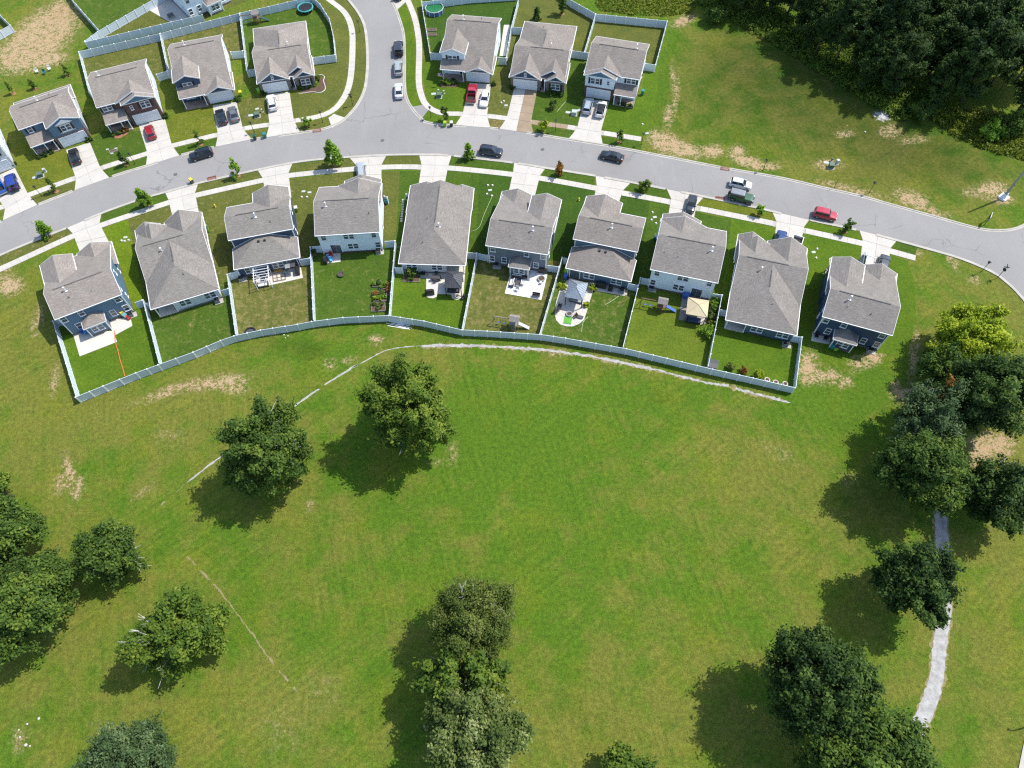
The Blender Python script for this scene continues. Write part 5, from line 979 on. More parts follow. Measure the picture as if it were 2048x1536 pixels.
    if kind in ('jeep',):
        part('spare_wheel', merge(cyl((-h-.12, .05, 1.05), .38, .24, 18, axis='x'), cyl((-h-.18, .05, 1.05), .2, .2, 12, axis='x')), RUBBER, t); part('bumper', merge(box((h+.06, 0, .62), (.2, W*.9, .18)), box((-h-.04, 0, .62), (.14, W*.9, .18))), BLACK, t)
        for s in (-1, 1):
            for x_ in (-.31, .31): part('fender', merge(box((x_*L, s*(w+.03), .92), (1.0, .22, .09)), box((x_*L+.5, s*(w+.03), .82), (.09, .2, .24)), box((x_*L-.5, s*(w+.03), .82), (.09, .2, .24))), BLACK, t)
    if kind == 'suv':
        part('roof_rail', merge(*[box((mid, s*wr*.82, zt+.05), ((gr1-gr0)*.8, .04, .04)) for s in (-1, 1)]), BLACK, t)
    return t
def thing_wheel(t, x, y, k):
    o = link('wheel', TYRE, t, (x, y, .34*k)); o.scale = (k, 1, k); r = link('rim', RIMM, o); return o
_road = lambda x0, y0, x1, y1: heading((x0, y0), (x1, y1))
NAVYC, BLK, SILV, WHT, GRY = (.012, .02, .045), (.008, .008, .01), (.42, .44, .45), (.74, .75, .75), (.16, .18, .20)
V_ = vehicle
V_('pickup', -4, 371, ((10, 392), (-14, 352)), (.01, .10, .50), 'bright blue pickup cut by the left photo edge', cat='truck')
V_('jeep', 25, 366, ((32, 384), (19, 348)), (.012, .03, .22), 'dark blue off-road car with rear spare wheel by the left edge', roof=(.02, .05, .30))
V_('sedan', 149.5, 313, ((155, 330), (144, 296)), BLK, 'black sedan on the driveway of the stone-garage house')
V_('hatch', 300.6, 265, ((306, 282), (295, 250)), (.26, .010, .018), 'red car on the driveway of the brick-front house', roof=(.34, .012, .025))
V_('suv', 402.5, 309.5, ((427, 302), (379, 316)), (.008, .012, .02), 'black car parked in the street at upper left')
V_('sedan', 442.6, 234, ((448, 250), (437, 217)), (.01, .012, .022), 'black car, left of two on the navy-gabled house driveway')
V_('sedan', 467, 228.6, ((471, 242), (462, 214)), (.13, .14, .16), 'grey sedan, right of two on the navy-gabled house driveway')
V_('suv', 543.7, 206, ((547, 222), (540, 190)), WHT, 'white car on the corner house driveway')
V_('jeep', 797.5, 98, ((797.5, 112), (797, 84)), (.012, .013, .016), 'black off-road car at the head of the side street row', roof=(.03, .035, .045))
V_('suv', 796.5, 137, ((797, 152), (796, 122)), (.33, .36, .36), 'silver car in the middle of the side street row')
V_('sedan', 797.5, 182, ((798, 197), (796.5, 168)), (.62, .64, .66), 'white sedan at the lower end of the side street row')
V_('pickup', 944, 188, ((941, 208), (947, 168)), (.30, .012, .03), 'red pickup on the pale blue house driveway', roof=(.42, .03, .07), cat='truck')
V_('sedan', 969.5, 198, ((972, 184), (966, 213)), WHT, 'white sedan beside the red pickup')
V_('suv', 1175.7, 213, ((1171, 230), (1180, 197)), (.34, .40, .46), 'silver-blue car on the end house driveway, upper row')
V_('suv', 1201.7, 219, ((1197, 236), (1206, 203)), WHT, 'white car with dark roof on the end house driveway, upper row', roof=(.02, .02, .022))
V_('suv', 982, 303, ((960, 300), (1005, 306)), (.022, .030, .050), 'dark blue SUV parked in the middle of the street')
V_('sedan', 1224, 313, ((1247, 319), (1201, 308)), (.010, .018, .018), 'black sedan in the street opposite the end driveway')
V_('suv', 723, 343, ((724, 352), (722, 332)), (.38, .41, .43), 'silver car half hidden by the white house front gable')
V_('hatch', 1382, 409, ((1386, 392), (1377, 427)), (.018, .028, .036), 'dark grey car on the driveway of the beige-canopy house')
V_('hatch', 1481, 368.5, ((1459, 364), (1505, 374)), WHT, 'white hatchback in the street next to the green off-roader')
V_('jeep', 1482, 395, ((1459, 390), (1505, 401)), (.035, .105, .045), 'green off-road car with grey roof parked at the kerb', roof=(.22, .24, .26))
V_('boxy', 1650, 429.5, ((1629, 425), (1672, 435)), (.40, .018, .045), 'red boxy hatchback parked at the right of the street')
V_('suv', 1561, 482, ((1558, 500), (1564, 465)), (.02, .05, .17), 'dark blue car behind the dark teal house')
V_('pickup', 1589, 497, ((1594, 482), (1584, 512)), WHT, 'white pickup with black bed beside the dark blue car', cat='truck')
V_('hatch', 1736, 523, ((1732, 540), (1740, 505)), WHT, 'white car on the driveway at the right end')
V_('hatch', 1767, 528, ((1763, 545), (1771, 511)), (.05, .06, .075), 'dark grey car beside the white one at the right end')
V_('suv', 800, -12, ((790, 2), (811, -27)), (.03, .03, .035), 'dark car cut by the top edge by the side street')
# ------------------------------------------------------------------ street furniture, gardens, small things
def at(px, py, z=0): return P(px, py, z)
def item(name, label, cat, px, py, parts, rz=0, hz=0, group=None, z0=0.0):
    c = P(px, py, hz); t = thing(name, label, cat, (c.x, c.y, z0), rz, group)
    for nm, g, mt in parts: part(nm, g, mt, t)
    return t
def bin_parts(body, lid, h=1.05):
    b = ([(-.24, -.27, .08), (.24, -.27, .08), (.24, .25, .08), (-.24, .25, .08), (-.3, -.36, h), (.3, -.36, h), (.3, .32, h), (-.3, .32, h)], [(3, 2, 1, 0), (4, 5, 6, 7), (0, 1, 5, 4), (1, 2, 6, 5), (2, 3, 7, 6), (3, 0, 4, 7)])
    l = ([(-.32, -.4, h+.01), (.32, -.4, h+.01), (.32, .36, h+.01), (-.32, .36, h+.01), (-.28, -.34, h+.12), (.28, -.34, h+.12), (.28, .3, h+.12), (-.28, .3, h+.12)], b[1])
    return [('body', b, body), ('lid', l, lid), ('handle', tube([(-.25, .42, h-.02), (.25, .42, h-.02)], .03), lid), ('wheel', cyl((-.26, .26, .13), .13, .07, 10, axis='x'), RUBBER), ('wheel', cyl((.26, .26, .13), .13, .07, 10, axis='x'), RUBBER)]
for x, y, b, l, lab, rz in [(510, 277, DKGREENP, DKGREENP, 'dark green wheelie bin in the gutter, left of the teal one', .3), (530, 273, TEALP, TEALP, 'teal wheelie bin in the gutter by the corner house', .3), (384, 364, DARKGREY, YELLOWP, 'black wheelie bin with yellow lid in the street', .8), (890, 250, LIMEP, LIMEP, 'lime green wheelie bin on the corner kerb', 0), (903, 250, BLACK, CUSHION, 'black wheelie bin with white lid on the corner kerb', 0),
                           (518, 184, LIMEP, LIMEP, 'lime green bin beside the corner house garage', .2), (415, 461, LIMEP, DKGREENP, 'lime and dark bin on the right side of the second lower house', .3), (593, 420, LIMEP, CUSHION, 'lime bin with white lid beside the navy house', .2), (773, 405, TEALP, TEALP, 'teal bin in the white screen beside the white house', 0), (816, 401, LIMEP, DKGREENP, 'lime bin in the white screen beside the light grey house', 0),
                           (1132, 546, LIMEP, LIMEP, 'lime bin left of the mid-blue house', -.3), (1131, 555, BLUEP, BLUEP, 'blue bin left of the mid-blue house', -.3), (1311, 477, TEALP, TPALE, 'teal bin left of the beige-canopy house', -.3), (1285, 187, TEALP, TEALP, 'teal bin on the right of the end house, upper row', -.3), (1664, 695, TEALP, TEALP, 'teal bin behind the right end house', -.4), (1671, 698, LIMEP, DARKGREY, 'lime bin behind the right end house', -.2), (482, 189, LIMEP, YELLOWP, 'green and yellow bin right of the navy-gabled house', .2)]:
    item('wheelie_bin', lab, 'bin', x, y, bin_parts(b, l), rz, .3)
# air conditioners
AC_B = merge(box((0, 0, .42), (.82, .82, .72)), *[box((0, 0, .16+i*.09), (.86, .86, .03)) for i in range(7)]); AC_T = merge(torus((0, 0, .8), .30, .03, 18, 5), cyl((0, 0, .78), .09, .05, 10), *[box((.15*math.cos(a), .15*math.sin(a), .80), (.30, .02, .02), a) for a in (0, .79, 1.57, 2.36, 3.14, 3.93, 4.71, 5.5)])
for x, y, k, l in [(263, 632, 'H1', 'first'), (436, 604, 'H2', 'second'), (484, 560, 'H3', 'third'), (757.7, 505, 'H4', 'fourth'), (847, 552, 'H5', 'fifth'), (992, 533, 'H6', 'sixth'), (1244, 584, 'H7', 'seventh'), (1302, 579, 'H8', 'eighth'), (1570.5, 690, 'H9', 'ninth'), (1739, 702, 'H10', 'tenth')]:
    item('air_conditioner', 'grey air conditioner on a pad behind the %s lower house from the left' % l, 'air conditioner', x, y, [('pad', box((.2, 0, .05), (1.5, 1.1, .1)), CONC2), ('case', AC_B, STEEL), ('fan_grille', AC_T, DARKGREY), ('top', box((0, 0, .775), (.8, .8, .01)), CUSHION)], HS[k].rotation_euler.z)
# utility boxes
def utility(x, y, lab, rz=0, big=True, col=TGREEN):
    g = [('pad', box((0, 0, .04), (1.3, 1.2, .08)), CONC2), ('cabinet', merge(box((0, .05, .45), (1.0, .8, .75)), box((0, -.38, .36), (.9, .1, .55))), col), ('lid', ([(-.54, -.45, .83), (.54, -.45, .83), (.54, .5, .83), (-.54, .5, .83), (-.48, -.38, .9), (.48, -.38, .9), (.48, .45, .93), (-.48, .45, .93)], box((0, 0, 0), (1, 1, 1))[1]), col)]
    item('transformer_box', lab, 'utility box', x, y, g, rz, 0)
def pedestal(x, y, lab, col=TPALE, h=.7, w_=.25): item('service_pedestal', lab, 'utility box', x, y, [('cabinet', merge(box((0, 0, h/2), (w_, w_, h)), box((0, 0, h), (w_+.06, w_+.06, .08))), col), ('foot', box((0, 0, .03), (w_+.2, w_+.2, .06)), CONC2)], .4)
def vault(x, y, lab, col=TPALE, w_=.9, rz=.2): item('vault_lid', lab, 'utility lid', x, y, [('frame', box((0, 0, .03), (w_+.12, w_*.62+.12, .06)), CONC2), ('lid', box((0, 0, .075), (w_, w_*.62, .03)), col)], rz)
utility(82, 353, 'green transformer box on the lawn by the left edge', .4); vault(70, 355, 'pale vault lid left of the left transformer box', rz=.4); pedestal(91, 344, 'white service pedestal behind the left transformer box', h=.8, w_=.45)
utility(515, 233, 'green transformer box between two upper driveways', .2); vault(501.5, 231, 'white vault lid left of the box between two driveways'); vault(514, 218, 'white vault lid behind the box between two driveways', w_=.7, rz=.5); pedestal(525, 224, 'pale pedestal right of the box between two driveways')
utility(878.5, 194, 'wide green transformer box on the corner lawn', -.1); vault(867, 188, 'pale vault lid on the corner lawn'); pedestal(877.5, 185, 'pale green pedestal behind the corner transformer'); pedestal(888, 187, 'pale pedestal right of the corner transformer')
utility(1148, 229, 'pale green transformer box by the end driveway', -.2, col=TPALE); vault(1136, 225, 'pale vault lid left of the pale transformer', rz=-.2); vault(1157.5, 221, 'pale vault lid right of the pale transformer', rz=.3)
utility(1661.5, 335, 'green transformer box in the open field above the street', -.2); vault(1652, 325.5, 'pale vault lid beside the field transformer', rz=-.2); pedestal(1673.5, 327, 'white pedestal beside the field transformer', h=.9, w_=.5); pedestal(1663, 322, 'dark pedestal behind the field transformer', col=TGREEN)
item('open_meter_pit', 'open brown meter pit with white rims on the brick-front house lawn', 'utility lid', 227, 302, [('rim', merge(box((0, .3, .06), (1.6, .12, .12)), box((0, -.3, .06), (1.6, .12, .12)), box((.8, 0, .06), (.12, .6, .12)), box((-.8, 0, .06), (.12, .6, .12))), GREYWOOD), ('soil', box((0, 0, .03), (1.5, .5, .04)), SOIL)], .35)
for x, y, l in [(232, 297, 'right of the open pit'), (215, 299, 'left of the open pit'), (224, 307, 'below the open pit')]: vault(x, y, 'small white lid %s' % l, w_=.45)
for i, (x, y, lab) in enumerate([(251, 475, 'white vault lid on the lawn between the first two lower houses'), (607, 383, 'grey vault box on the lawn left of the white house'), (619, 385, 'white vault lid on the lawn left of the white house'), (980, 380.5, 'white vault lid on the lawn left of the grey-blue house'), (1309.5, 434.5, 'white vault lid on the lawn left of the beige-canopy house'), (1627, 504.5, 'tan vault lid on the lawn left of the right end house'), (1294, 267, 'white lid at the end of the upper pavement'), (1012, 211, 'white lid on the lawn right of the pale blue house')]): vault(x, y, lab, w_=.62, rz=.1)
for i, (x, y, lab) in enumerate([(244, 482, 'left'), (250, 483, 'middle'), (258, 481, 'right')]): pedestal(x, y, 'small white cap, %s of three on the first lawn' % lab, CUSHION, .2, .22)
for x, y, lab in [(604, 394.5, 'left small white cap on the lawn left of the white house'), (614.5, 394.5, 'right small white cap on the lawn left of the white house'), (974, 388.5, 'left small white cap on the lawn by the grey-blue house'), (984, 392, 'right small white cap on the lawn by the grey-blue house'), (976, 371, 'upper left cap on the lawn by the grey-blue house'), (985, 371, 'upper right cap on the lawn by the grey-blue house'), (1303, 440, 'left small white cap by the beige-canopy house'), (1312, 447, 'lower small white cap by the beige-canopy house'), (1305, 425, 'upper small white cap by the beige-canopy house'), (1634, 498, 'small pale cap left of the right end house'), (1632, 516, 'small white cap by the right end house wall'), (1003, 206, 'white cap on the lawn by the stained driveway'), (1008, 203, 'upper white cap on the lawn by the stained driveway'), (1285, 249, 'white cap at the edge of the end lawn')]:
    pedestal(x, y, lab, CUSHION, .18, .2)
# hydrants
for x, y, l in [(431, 414, 'yellow fire hydrant on the lawn of the navy house'), (1157.6, 401, 'yellow fire hydrant on the lawn of the mid-blue house')]:
    item('fire_hydrant', l, 'hydrant', x, y, [('barrel', merge(cyl((0, 0, 0), .17, .08, 10), cyl((0, 0, .08), .12, .5, 10)), YELLOWP), ('bonnet', ball((0, 0, .6), .15, 10, 6), YELLOWP), ('nozzle', merge(cyl((0, 0, .42), .06, .42, 8, axis='x'), cyl((0, -.14, .42), .08, .16, 8, axis='y')), YELLOWP)], .3)
# lamp posts, signs
def lamp(x, y, lab, h=2.75, hd=True, rz=.3):
    p = [('post', merge(cyl((0, 0, 0), .09, .35, 8, .06), cyl((0, 0, .35), .045, h-.6, 8)), BLACK)]
    if hd: p += [('lantern', merge(box((0, 0, h-.12), (.30, .30, .30)), box((0, 0, h-.30), (.2, .2, .08))), DARKGREY), ('cap', ([(-.24, -.24, h+.03), (.24, -.24, h+.03), (.24, .24, h+.03), (-.24, .24, h+.03), (0, 0, h+.2)], [(0, 1, 4), (1, 2, 4), (2, 3, 4), (3, 0, 4), (3, 2, 1, 0)]), BLACK)]
    item('lamp_post' if hd else 'marker_post', lab, 'lamp post' if hd else 'post', x, y, p, rz)
for x, y, l in [(84, 393, 'black lamp post on the verge by the left edge'), (270, 328, 'black lamp post on the verge of the brick-front house'), (509, 266, 'black lamp post on the verge behind the two gutter bins'), (645.7, 245, 'black lamp post on the verge of the corner house'), (720, 64, 'black lamp post along the side street'), (862, 236, 'black lamp post on the corner verge by the lime bin'), (1111, 262, 'black lamp post on the verge by the yellow sapling'), (1283, 289, 'black lamp post at the end of the upper pavement'), (1525.7, 341, 'black lamp post at the kerb above the white hatchback'), (1738, 386, 'black lamp post on the upper kerb at the right'), (1962, 544, 'black lamp post on the lower kerb at the right bend')]:
    lamp(x, y, l)
lamp(1668, 376, 'thin black marker post on the upper kerb', 2.6, False)
SIGNF = pm('sign_face', (.10, .13, .17), .1, 2, .4); SIGNB = pm('sign_back', (.05, .05, .055), .1, 2, .5); SIGNG = pm('street_blade', (.05, .06, .065), .1, 2, .5)
item('stop_sign', 'stop sign seen from behind at the side street corner', 'sign', 705.7, 211, [('post', cyl((0, 0, 0), .05, 3.0, 8), BLACK), ('plate', rotg(extr([(.38*math.cos(R(22.5+45*i)), 2.3+.38*math.sin(R(22.5+45*i))) for i in range(8)], 'y', -.02, .02), 2.6), SIGNB), ('street_blade', merge(box((0, 0, 2.85), (.9, .03, .2), .1), box((0, 0, 3.06), (.9, .03, .2), 1.6)), SIGNG)])
item('marker_flag', 'small red-orange marker beside the stop sign', 'marker', 707, 206, [('stake', cyl((0, 0, 0), .02, .6, 6), STEEL), ('flag', merge(box((.14, 0, .55), (.3, .03, .24)), box((.14, 0, .42), (.22, .02, .04))), HOSE)])
item('street_name_sign', 'street name sign with two blades at the right bend', 'sign', 1994, 556, [('post', cyl((0, 0, 0), .05, 3.3, 8), BLACK), ('street_blade', merge(box((0, 0, 3.05), (.95, .03, .22), -.2)), SIGNG), ('street_blade', merge(box((0, 0, 3.3), (.95, .03, .22), 1.3)), SIGNG), ('plate', rotg(extr([(.36*math.cos(R(22.5+45*i)), 2.35+.36*math.sin(R(22.5+45*i))) for i in range(8)], 'y', -.02, .02), 1.9), SIGNB)])
for x, y, l in [(1969, 447, 'dark board sign on the grass corner by the tall pole'), (1982, 632, 'dark board sign beside the yellow-green tree')]:
    item('board_sign', l, 'sign', x, y, [('post', merge(box((-.55, 0, 1.1), (.09, .09, 2.2)), box((.55, 0, 1.1), (.09, .09, 2.2))), BLACK), ('board', box((0, -.06, 1.75), (1.5, .06, 1.0)), SIGNF), ('frame', merge(box((0, -.06, 2.28), (1.6, .1, .06)), box((0, -.06, 1.22), (1.6, .1, .06)), box((-.78, -.06, 1.75), (.06, .1, 1.1)), box((.78, -.06, 1.75), (.06, .1, 1.1))), STEEL)], 1.0)
item('utility_pole', 'tall grey steel pole on a white concrete base at the right edge', 'pole', 2006, 396, [('base', merge(box((0, 0, .2), (1.5, 1.5, .4)), ([(-.5, -.5, .4), (.5, -.5, .4), (.5, .5, .4), (-.5, .5, .4), (-.3, -.3, 1.2), (.3, -.3, 1.2), (.3, .3, 1.2), (-.3, .3, 1.2)], box((0, 0, 0), (1, 1, 1))[1])), WHITE), ('shaft', tube([(0, 0, 1.1), (0, 0, 6), (0, 0, 12.5)], .24, 10, .15), STEEL), ('collar', cyl((0, 0, 1.15), .34, .25, 10), STEEL), ('hand_hole', box((.1, -.24, 3.4), (.2, .1, .35)), DARKGREY)], .6)
_b = P(2128, 1408)
t = thing('street_lamp', 'tall dark lamp pole just off the right edge whose shadow crosses the grass', 'lamp post', (_b.x, _b.y, 0)); part('pole', tube([(0, 0, 0), (0, 0, 8), (0, .1, 10.5), (.1, .4, 12.4), (.3, .9, 14.0)], .17, 8, .05), DARKGREY, t); part('lamp_head', box((.35, 1.0, 14.0), (.3, .16, .12), .7), DARKGREY, t)
# drains, manholes
for x, y, a, l in [(634, 261.5, .15, 'red brick storm drain at the corner house kerb'), (424, 357, .3, 'red brick storm drain in the lower gutter by the yellow-lid bin'), (1450, 338, -.25, 'red brick storm drain in the upper gutter'), (1440, 398, -.25, 'red brick storm drain in the lower gutter behind the green off-roader')]:
    item('storm_drain', l, 'drain', x, y, [('frame', merge(box((0, .38, .1), (1.7, .14, .12)), box((0, -.38, .06), (1.7, .1, .08)), box((-.82, 0, .07), (.1, .7, .1)), box((.82, 0, .07), (.1, .7, .1))), BRICKRED)] + [('bar', box((-.66+i*.22, 0, .07), (.1, .66, .06)), BRICKRED) for i in range(7)], a)
for x, y, l in [(351, 349, 'round manhole cover in the street at left'), (765, 281, 'round manhole cover at the junction'), (1085, 299, 'round manhole cover in the middle of the street'), (843.5, 242, 'small dark grate at the junction corner')]:
    item('manhole_cover', l, 'manhole', x, y, [('rim', torus((0, 0, .035), .36, .03, 20, 5), DARKGREY), ('cover', merge(cyl((0, 0, .02), .34, .025, 20), *[box((0, -.2+.1*i, .05), (.5, .03, .015)) for i in range(5)]), pm('cast_iron', (.13, .13, .135), .15, 4, .7))])

# ---- patios
def foliage(t, r_, h, z, kind):
    _tn[0] += 1; (V, ti), cc = crown(_tn[0], r_, r_, h*.5, z+h*.5, 14, 60, .2, r_*.42, LM[kind], low=-.6, hollow=.2); link('foliage', leaf_mesh('foliage', V, ti, LM[kind]), t)
def patio(pts, label, z=.04, mat=PATIO, n=1):
    o = struct('patio', extr([(v.x, v.y) for v in PL(pts)], 'z', -.02, z), mat, label); return o
patio([(146, 667), (159.7, 713), (234.4, 684), (226, 662)], 'big concrete patio of the first lower house', .06); patio([(213, 640), (226, 664), (232, 670), (250, 660), (265, 652), (261, 634)], 'small concrete slab behind the first lower house', .075)
patio([(510, 553), (515, 576), (548, 569), (606, 556), (601, 530)], 'pale patio behind the navy house', .06)
patio([(653, 503), (653, 527), (681, 524), (681, 500)], 'small patio behind the white house', .06)
patio([(853, 540), (852, 592), (857, 596), (866, 597), (873, 594), (875, 588), (902, 589), (905, 597), (914, 600), (922, 597), (927, 589), (931, 535)], 'pale patio behind the light grey house', .06)
patio([(1022, 543), (1009.5, 587), (1082.5, 600), (1095, 548), (1061, 538)], 'bright patio behind the grey-blue house', .06, pm('bright_concrete', (.72, .71, .70), .04, .7, .8))
patio([(1121, 575), (1112, 605), (1109, 625), (1112, 640), (1120, 649), (1133, 653), (1146, 653), (1158, 648), (1168, 640), (1174, 622), (1188, 575), (1178, 568), (1140, 556)], 'round-ended paved patio behind the mid-blue house', .06, STONE); patio([(1178, 568), (1190, 582), (1250, 592), (1254, 582), (1180, 562)], 'narrow paving along the mid-blue house', .05, STONE)
patio([(1364, 595), (1357, 639), (1402, 650), (1412, 648), (1420, 600), (1375, 588)], 'patio under the beige canopy', .06, GREYWOOD)
patio([(1625, 664), (1622, 682), (1660, 689), (1668, 668)], 'small patio behind the right end house', .06)
patio([(298, 20), (340, 45), (403, 28), (380, -5), (340, -10)], 'stained patio of the house cut by the top edge', .05)
patio([(1008, 50), (1021, 50), (1012, 112), (999, 112)], 'narrow concrete strip beside the pale blue house', .05)
# gazebos
def gazebo(px, py, rz, w_, d_, h, mat, label, rise=1.0, ribs=0, post=BLACK, vent=False, furn=None):
    c = P(px, py, h+.4); t = thing('gazebo', label, 'gazebo', (c.x, c.y, .05), rz); a, b = w_/2, d_/2
    V = [(-a, -b, h), (a, -b, h), (a, b, h), (-a, b, h), (0, -(b-a)*1.0 if b > a else 0, h+rise), (0, (b-a) if b > a else .01, h+rise)]
    F = [(0, 1, 4), (1, 2, 5, 4), (2, 3, 5), (3, 0, 4, 5)]
    if b <= a: V[4] = (-(a-b)*.9-.02, 0, h+rise); V[5] = ((a-b)*.9+.02, 0, h+rise); F = [(0, 1, 5, 4), (1, 2, 5), (2, 3, 4, 5), (3, 0, 4)]
    V2 = [(x, y, z-.06) for x, y, z in V]; part('roof', (V+V2, F + [tuple(i+6 for i in reversed(f)) for f in F] + [(0, 6, 7, 1), (1, 7, 8, 2), (2, 8, 9, 3), (3, 9, 6, 0)]), mat, t)
    if ribs:
        gs = []
        def rib(p, q): gs.append(tube([Vector(p)+Vector((0, 0, .03)), Vector(q)+Vector((0, 0, .03))], .028, 4))
        for e0, e1, r0_, r1_ in ((V[0], V[1], V[4], V[4] if b > a else V[5]), (V[1], V[2], V[4] if b > a else V[5], V[5]), (V[2], V[3], V[5], V[5] if b > a else V[4]), (V[3], V[0], V[5] if b > a else V[4], V[4])):
            e0, e1, r0_, r1_ = map(Vector, (e0, e1, r0_, r1_)); d = (e1-e0); L = d.length; dn = d.normalized(); n_ = int(L/.4)
            for i in range(1, n_):
                p = e0 + d*(i/n_); s0 = (r0_-e0).dot(dn); s1 = (r1_-e0).dot(dn); s = L*i/n_; nrm = (r0_-e0)-dn*s0
                k = s/s0 if s < s0 and s0 > 1e-3 else ((L-s)/(L-s1) if s > s1 and L-s1 > 1e-3 else 1); rib(p, p + nrm*k)
        part('roof_rib', merge(*gs), mat, t)
    hips = [(0, 4), (1, 4 if b > a else 5), (2, 5), (3, 5 if b > a else 4), (4, 5)]
    part('hip_cap', merge(*[tube([Vector(V[i])+Vector((0, 0, .03)), Vector(V[j])+Vector((0, 0, .03))], .045, 5) for i, j in hips]), mat, t)
    part('beam', merge(box((0, -b+.15, h-.12), (w_-.2, .12, .16)), box((0, b-.15, h-.12), (w_-.2, .12, .16)), box((-a+.15, 0, h-.12), (.12, d_-.2, .16)), box((a-.15, 0, h-.12), (.12, d_-.2, .16))), post, t)
    for sx in (-1, 1):
        for sy in (-1, 1): part('post', box((sx*(a-.2), sy*(b-.2), h/2), (.14, .14, h)), post, t)
    return t
DMETAL = pm('dark_metal_roof', (.085, .085, .095), .1, 2, .4, metal=.3); SMETAL = pm('silver_metal_roof', (.36, .40, .43), .08, 2, .35, metal=.5); CANVAS = pm('beige_canvas', (.50, .42, .27), .06, 1.5, .9)
gazebo(907, 557, R(-4), 3.1, 3.6, 2.5, DMETAL, 'dark metal-roofed gazebo behind the light grey house', 1.0, 1)
gazebo(1153, 577, R(-17), 3.3, 3.9, 2.6, SMETAL, 'silver metal-roofed gazebo behind the mid-blue house', 1.1, 1)
gazebo(1396, 612, R(-14), 3.6, 3.6, 2.5, CANVAS, 'beige canvas gazebo beside the white right-hand house', .75, 0, DARKGREY)
# pergola behind the navy house
c = P(526, 556, 1.2); t = thing('pergola', 'white pergola over pale seats behind the navy house', 'pergola', (c.x, c.y, .06), R(11.7))
for sx in (-1.3, 1.3):
    for sy in (-1.6, 1.6): part('post', box((sx, sy, 1.15), (.1, .1, 2.3)), WHITE, t)
part('beam', merge(box((-1.3, 0, 2.35), (.09, 3.5, .12)), box((1.3, 0, 2.35), (.09, 3.5, .12))), WHITE, t)
for i in range(6): part('rafter', box((0, -1.5+i*.6, 2.46), (3.0, .07, .1)), WHITE, t)
# furniture
def sofa(px, py, rz, label, w_=1.9, frame=DARKGREY, cush=CUSHION, cat='sofa', name='garden_sofa'):
    item(name, label, cat, px, py, [('frame', merge(box((0, 0, .18), (w_, .8, .3)), box((0, .36, .5), (w_, .12, .5)), box((-w_/2+.06, 0, .4), (.12, .8, .4)), box((w_/2-.06, 0, .4), (.12, .8, .4))), frame), ('seat_cushion', box((0, -.05, .4), (w_-.26, .66, .14)), cush), ('back_cushion', box((0, .27, .62), (w_-.26, .14, .36)), cush)], rz, .4, z0=.06)
def table(px, py, rz, label, w_=1.2, d_=.8, h=.45, mat=DARKGREY): item('garden_table', label, 'table', px, py, [('top', box((0, 0, h), (w_, d_, .06)), mat)] + [('leg', box((sx*(w_/2-.08), sy*(d_/2-.08), h/2), (.07, .07, h)), mat) for sx in (-1, 1) for sy in (-1, 1)], rz, h, z0=.06)
def chair(px, py, rz, label, mat=DARKGREY, seat=None):
    item('garden_chair', label, 'chair', px, py, [('seat', box((0, 0, .42), (.55, .55, .08)), seat or mat), ('backrest', box((0, .27, .75), (.55, .07, .6)), seat or mat)] + [('leg', box((sx*.24, sy*.24, .2), (.05, .05, .4)), mat) for sx in (-1, 1) for sy in (-1, 1)] + [('armrest', box((sx*.29, 0, .62), (.05, .5, .05)), mat) for sx in (-1, 1)], rz, .4, z0=.06)
def grill(px, py, rz, label, mat=BLACK, w_=1.5): item('covered_grill', label, 'grill', px, py, [('cover', ([(-w_/2, -.35, .05), (w_/2, -.35, .05), (w_/2, .35, .05), (-w_/2, .35, .05), (-w_/2+.03, -.33, .85), (w_/2-.03, -.33, .85), (w_/2-.03, .33, .85), (-w_/2+.03, .33, .85), (-w_/2+.35, -.22, 1.18), (w_/2-.35, -.22, 1.18), (w_/2-.35, .2, 1.2), (-w_/2+.35, .2, 1.2)], [(3, 2, 1, 0), (0, 1, 5, 4), (1, 2, 6, 5), (2, 3, 7, 6), (3, 0, 4, 7), (4, 5, 9, 8), (5, 6, 10, 9), (6, 7, 11, 10), (7, 4, 8, 11), (8, 9, 10, 11)]), mat), ('strap', box((0, 0, .5), (w_+.02, .72, .05)), DARKGREY)], rz, .5, z0=.06)
def firepit(px, py, label, r_=.45, mat=STONE, h=.35): item('fire_pit', label, 'fire pit', px, py, [('ring', torus((0, 0, h*.6), r_, .13, 18, 6), mat), ('bowl', cyl((0, 0, .02), r_*.9, h*.5, 16), BLACK), ('ash', cyl((0, 0, h*.5), r_*.8, .03, 14), SOIL)], 0, .2, z0=.05)
sofa(1034.5, 551, R(167), 'white patio sofa against the grey-blue house sunroom', 2.0); sofa(1024, 565, R(-103), 'white patio sofa along the left side of the bright patio', 1.8); table(1037, 564, R(-13), 'dark low table between the white patio sofas', .8, 1.5); chair(1046, 567, R(77), 'white patio armchair right of the dark low table', DARKGREY, CUSHION); chair(1034.5, 579, R(-13+0), 'white patio armchair at the front of the dark low table', DARKGREY, CUSHION)
